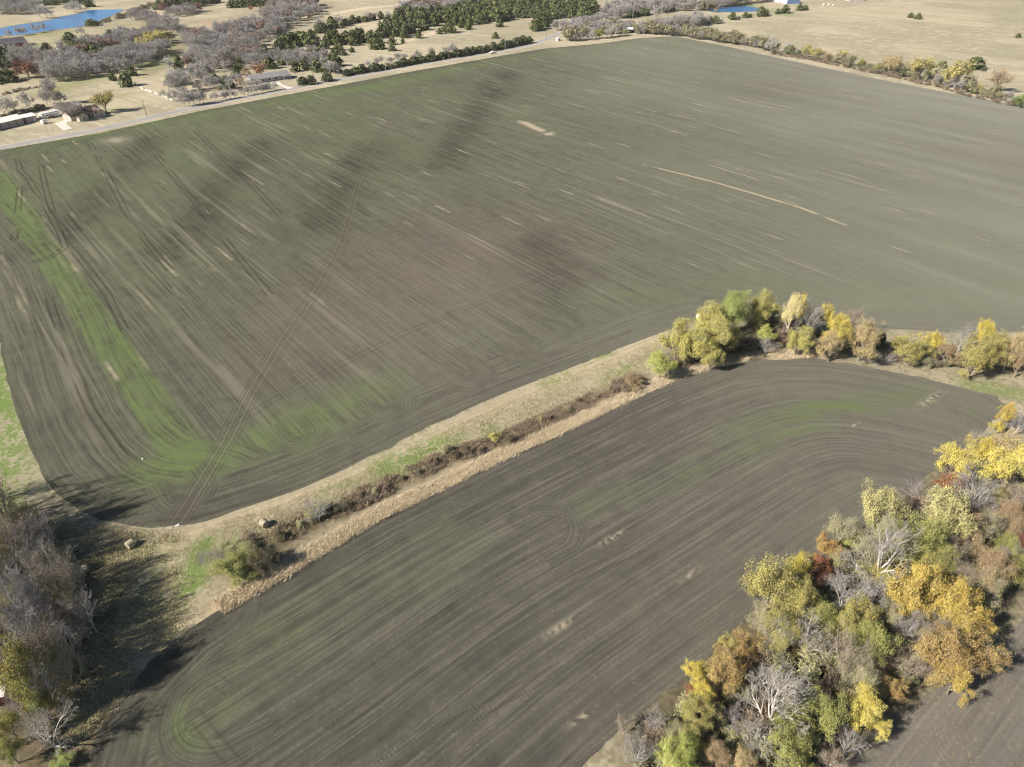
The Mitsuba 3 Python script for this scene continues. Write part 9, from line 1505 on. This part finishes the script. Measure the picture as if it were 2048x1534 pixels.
PROTO = {}
def proto(kind, form, lod, var):
    """shapegroup of one plant about 10 m tall and 10 m wide; its entries are trunk and crown (one mesh for far ones)"""
    key = f'{kind}_{form}_{lod}_{var}_source'
    if key in PROTO: return key
    rng = np.random.default_rng([sum(map(ord, kind)), lod, var, len(form)])
    if kind in ('cedar', 'hedge'):
        n = (0, 1500, 620, 420)[lod]; cl = (0, 90, 60, 48)[lod]
        z = rng.uniform(.03, 1, cl) ** 1.15; az = rng.uniform(0, 2 * np.pi, cl)
        prof = np.clip(1.2 * (1 - z) ** (.58 if kind == 'cedar' else .42), .12, 1) * (.8 + .35 * rng.uniform(0, 1, cl)) * np.where(z < .12, .8, 1)
        cc = np.c_[np.cos(az) * prof * 4.6, np.sin(az) * prof * 4.6, z * 9.6]; rad = 1.35 * (.6 + .6 * prof)
        w = rng.integers(0, cl, n); d = rng.normal(0, 1, (n, 3)); d /= np.linalg.norm(d, axis=1, keepdims=True)
        c = cc[w] + d * (rad[w] * rng.uniform(.45, 1.05, n))[:, None] * [1, 1, 1.15]; c[:, 2] = np.clip(c[:, 2], .15, 10.2)
        out = c * [1, 1, 0]; out /= np.linalg.norm(out, axis=1, keepdims=True) + 1e-6
        lv, lf = leaf_quads(c, .8 * d + .5 * out + rng.normal(0, .35, (n, 3)) + [0, 0, .35], (0, .55, .85, 1.0)[lod], rng)
        core = trimesh.creation.icosphere(subdivisions=1, radius=1.0).vertices * [2.7, 2.7, 4.4] + [0, 0, 4.3]
        cf = trimesh.creation.icosphere(subdivisions=1).faces; core[:, :2] *= np.clip(1.25 - core[:, 2:] / 11, .2, 1.2)
        lcol = np.repeat(shade(rng, Y[kind], n, rng.uniform(0, 1, cl)[w]), 4, 0)
        ccol = np.tile(np.array(Y[kind][2]) * .9, (len(core), 1))
        tv, tf = tubes(np.array([[0, 0, 0.]]), np.array([[0, 0, 5.]]), np.array([.28]), np.array([.12]), 5); tcol = np.tile((.16, .12, .09), (len(tv), 1))
        V = np.vstack([lv, core]); Fa = np.vstack([lf, cf + len(lv)]); C = np.vstack([lcol, ccol])
    else:
        depth = {1: 5 if kind in BARE else 4, 2: 4, 3: 3}[lod]
        if form == 'bush': depth = min(depth, 4)
        p0, p1, r0, r1, lvl, tips = grow(rng, form, depth)
        wc = np.array(WOOD.get(kind, (.26, .235, .20))); r0, r1 = (r0 * .72, r1 * .72) if kind in BARE else (r0, r1); mr = {1: .015, 2: .04, 3: .085}[lod]
        big = lvl <= (2 if lod == 1 else 1)
        tv, tf = tubes(p0[big], p1[big], r0[big], r1[big], 6 if lod == 1 else 4)
        v2, f2 = tubes(p0[~big], p1[~big], np.maximum(r0[~big], mr), np.maximum(r1[~big], mr * .7), 3)
        j = rng.uniform(.85, 1.12, (len(p0), 1))
        tcol = np.repeat(wc * j[big] * (1.0 if kind in BARE else .9), 12 if lod == 1 else 8, 0); c2 = np.repeat((np.array((.37, .355, .33)) if kind == 'barewhite' else wc * .8 if lod == 1 else wc) * j[~big] * .96, 6, 0)
        parts = [(v2, f2, c2)]
        if kind in BARE and lod >= 2:          # finer twigs at the ends
            m = len(tips); k = 3
            o = np.repeat(tips, k, 0); d = rng.normal(0, 1, (m * k, 3)) + (o - [0, 0, 4]) * .22 + [0, 0, .4]; d /= np.linalg.norm(d, axis=1, keepdims=True)
            e = o + d * rng.uniform(.7, 1.5, (m * k, 1))
            a, b = tubes(o, e, np.full(m * k, mr), np.full(m * k, mr * .6), 3); parts.append((a, b, np.tile(wc * .96, (len(a), 1))))
        if kind not in BARE:
            dens = DENS.get(kind, 1.0)
            cen = np.array([0, 0, 5.2 if form != 'bush' else 2.5])
            hole = meshkit.noise(tips * .42 + 50 * var, seed=len(kind))
            keep = hole > (.30 if dens > .5 else .1); tt = tips[keep]; ch = meshkit.noise(tt * .3 + 9, seed=var + 3); ch = np.clip((ch - .5) * 1.7 + .5 + rng.normal(0, .12, len(tt)), 0, 1)
            tot = int({1: 19000, 2: 3000, 3: 800}[lod] * dens); w = rng.integers(0, len(tt), tot)
            sp = {1: .36, 2: .5, 3: .7}[lod]
            c = tt[w] + rng.normal(0, sp, (tot, 3)); c[:, 2] = np.clip(c[:, 2], .2, 11)
            n = .55 * (c - cen) / (np.linalg.norm(c - cen, axis=1, keepdims=True) + .1) + rng.normal(0, .5, (tot, 3)) + [0, 0, .3]
            lv, lf = leaf_quads(c, n, {1: .118, 2: .31, 3: .58}[lod] * (.8 if dens < .5 else 1), rng, (c - cen * [0, 0, .4]) / 6 + rng.normal(0, .45, (tot, 3)) + [0, 0, .5])
            parts.append((lv, lf, np.repeat(shade(rng, Y[kind], tot, ch[w]), 4, 0)))
        V = np.vstack([a[0] for a in parts]); off = np.cumsum([0] + [len(a[0]) for a in parts[:-1]])
        Fa = np.vstack([a[1] + o for a, o in zip(parts, off)]); C = np.vstack([a[2] for a in parts])
    k = .1
    if lod == 3:
        V = np.vstack([V, tv]); Fa = np.vstack([Fa, tf + len(V) - len(tv)]); C = np.vstack([C, tcol])
        scene[key] = {'type': 'shapegroup', 'plant': mikit.ply((V * k, Fa), 'far_plant', color=np.clip(C, 0, .9))}
    else:
        scene[key] = {'type': 'shapegroup', 'trunk': mikit.ply((tv * k, tf), 'bark', color=np.clip(tcol, 0, .9)),
                      'crown': mikit.ply((V * k, Fa), 'bark' if kind in BARE else 'foliage', color=np.clip(C, 0, .9))}
    PROTO[key] = True
    return key

def plant(key, kind, x, y, w, h, rng, lod=None):
    if kind == 'cedar': w *= 1.12
    d = y * math.cos(PITCH) + 110 * math.sin(PITCH)
    if lod is None: d /= max(1, w / 9); lod = 1 if d < 215 else 2 if d < 330 else 3
    form = 'bush' if kind in BUSHY or h < .72 * w and kind not in ('cedar', 'hedge', 'yellowfar', 'darkred', 'redtree') else 'tall' if kind in TALL and h > 1.5 * w else 'tree'
    nv = {1: 4, 2: 3, 3: 4}[lod] if kind in BARE + ('cedar', 'hedge') else 2 if kind in BUSHY + ('oliveuf2', 'yelolive', 'olive') else 1
    g = proto(kind, form, lod, int(rng.integers(nv)))
    scene[key] = {'type': 'instance', 'shapegroup': ref(g), 'to_world': T().translate([x, y, -.05]).rotate([0, 0, 1], float(rng.uniform(0, 360))).scale([w, w, h])}

def plant_all():
    rng = np.random.default_rng(SEED)
    for kind, x, y, w, h, li, gi in TREES:
        base = NAMES.get(kind, 'autumn_tree')
        if base in ('autumn_tree', 'bare_tree', 'cedar_tree') and h < 3.2: base = 'shrub'
        k = number(base); lab = LABELS[li]
        tag(k, lab, 'tree' if 'tree' in base else 'shrub', GROUPS[gi] if gi >= 0 else None)
        plant(k, kind, x, y, w, h, rng)
    for name, lab, rows in STUFFS:
        lod = 3 if 'wood' in name else 2
        for i, (kind, x, y, w, h) in enumerate(rows):
            plant(f'{name}__{i + 1:03d}', kind, x, y, w, h, rng, lod)
        labels[name] = {'label': lab, 'category': 'undergrowth' if lod == 2 else 'wood', 'kind': 'stuff'}

def blades(pts, hgt, wid, n, pal, rng, spread=.35, lean=.7):
    """tufts of n blades at the points"""
    P = np.repeat(pts, n, 0) + np.c_[rng.normal(0, spread, (len(pts) * n, 2)), np.zeros(len(pts) * n)]
    m = len(P); az = rng.uniform(0, np.pi, m); h = np.repeat(hgt, n) * rng.uniform(.6, 1.15, m); w = wid * rng.uniform(.7, 1.4, m)
    s = np.c_[np.cos(az), np.sin(az), np.zeros(m)] * (w / 2)[:, None]; tip = P + np.c_[rng.normal(0, lean, (m, 2)) * h[:, None], h]
    v = np.stack([P - s, P + s, tip + s * .35, tip - s * .35], 1).reshape(-1, 3)
    f = (np.array([[0, 1, 2], [0, 2, 3]])[None] + (np.arange(m) * 4)[:, None, None]).reshape(-1, 3)
    return v, f, np.repeat(shade(rng, pal, m), 4, 0)

def along(pts, n, half, rng, bias=0.):
    q = smoothline(pts, 3.); L = np.r_[0, np.cumsum(np.hypot(*np.diff(q, axis=0).T))]; t = rng.uniform(0, L[-1], n)
    d = np.gradient(q, axis=0); d /= np.linalg.norm(d, axis=1, keepdims=True)
    o = rng.uniform(-1, 1, n) * half + bias
    return np.c_[np.interp(t, L, q[:, 0]) - np.interp(t, L, d[:, 1]) * o, np.interp(t, L, q[:, 1]) + np.interp(t, L, d[:, 0]) * o, np.zeros(n)]

def grasses():
    from shapely.geometry import Polygon
    from shapely import contains_xy
    rng = np.random.default_rng(SEED + 1)
    def put(name, lab, cat_, *m):
        V = np.vstack([a[0] for a in m]); o = np.cumsum([0] + [len(a[0]) for a in m[:-1]])
        k = number(name); scene[k] = mikit.ply((V, np.vstack([a[1] + b for a, b in zip(m, o)])), 'dry_plant', color=np.clip(np.vstack([a[2] for a in m]), 0, .9))
        tag(k, lab, cat_, kind='stuff')
    dry = [(.66, .58, .42), (.58, .51, .37), (.72, .64, .48), (.48, .42, .31)]
    p = along(D['GRASSBAND'], 20000, 1.7, rng); p = p[meshkit.noise(p * .5) > .12]
    put('dry_grass', 'band of tall dry straw coloured grass along the upper edge of the lower field', 'grass', blades(p, rng.uniform(.3, .7, len(p)) * (.6 + .7 * meshkit.noise(p * .3 + 2)), .11, 5, dry, rng))
    p = along(D['WEEDBAND'], 12000, 2.6, rng, .3); dens = meshkit.fbm(p * [.16, .16, 1] + 4); p = p[dens + rng.normal(0, .05, len(p)) > .495]
    hh = .25 + 1.3 * np.clip(meshkit.fbm(p * [.22, .22, 1] + 14, seed=3) - .25, 0, 1)
    put('weeds', 'strip of tall reddish brown dead weeds along the creek between the fields', 'weeds', blades(p, hh * rng.uniform(.6, 1.3, len(p)), .10, 6, [(.24, .18, .14), (.30, .24, .185), (.19, .15, .12), (.38, .32, .25), (.26, .25, .16)], rng, .45, .5))
    # rough short grass of the verges and the clearing at the left wood
    V = []
    for poly, n in ((VERGE_POLY, 26000), (CLEARING, 15000)):
        P = Polygon(poly).buffer(0); x0, y0, x1, y1 = P.bounds
        c = np.c_[rng.uniform(x0, x1, n * 3), rng.uniform(y0, y1, n * 3), np.zeros(n * 3)]
        V.append(c[contains_xy(P, c[:, 0], c[:, 1])][:n])
    p = np.vstack(V); p = p[meshkit.fbm(p * .35 + 8) > .42]
    put('short_grass', 'short rough dry grass on the strip and the clearing between the fields', 'grass', blades(p, rng.uniform(.12, .3, len(p)), .10, 4, [(.46, .40, .27), (.38, .34, .23), (.30, .31, .14), (.54, .47, .33), (.32, .34, .17)], rng, .6, 1.0))

# ------------------------------------------------------------------ build
THIN = False
_u = lambda p: -RS * p[0] + RC * p[1]
u0 = sum(map(_u, D['GREENSTRIP_R'])) / 2; u1 = sum(map(_u, D['GREENSTRIP_L'])) / 2
_p = np.array(D['UP2'], float); LEFT2 = [tuple(q) for q in _p[:6]]; _p = _p[5:]; _p = np.vstack([_p[0] + (_p[0] - _p[3]) * 4, _p]); _q = smoothline(_p, 10.)
for _ in range(3): _q[1:-1] = .25 * _q[:-2] + .5 * _q[1:-1] + .25 * _q[2:]
UP2 = [tuple(q) for q in _q[::2]] + [tuple(_p[-1])]
POND_RIM, POND2_RIM = D['POND'], D['POND2'] + D['POND2'][:1]
materials()
setting()
barns(); houses(); vehicles(); fences(); poles(); bales()
plant_all()
grasses()
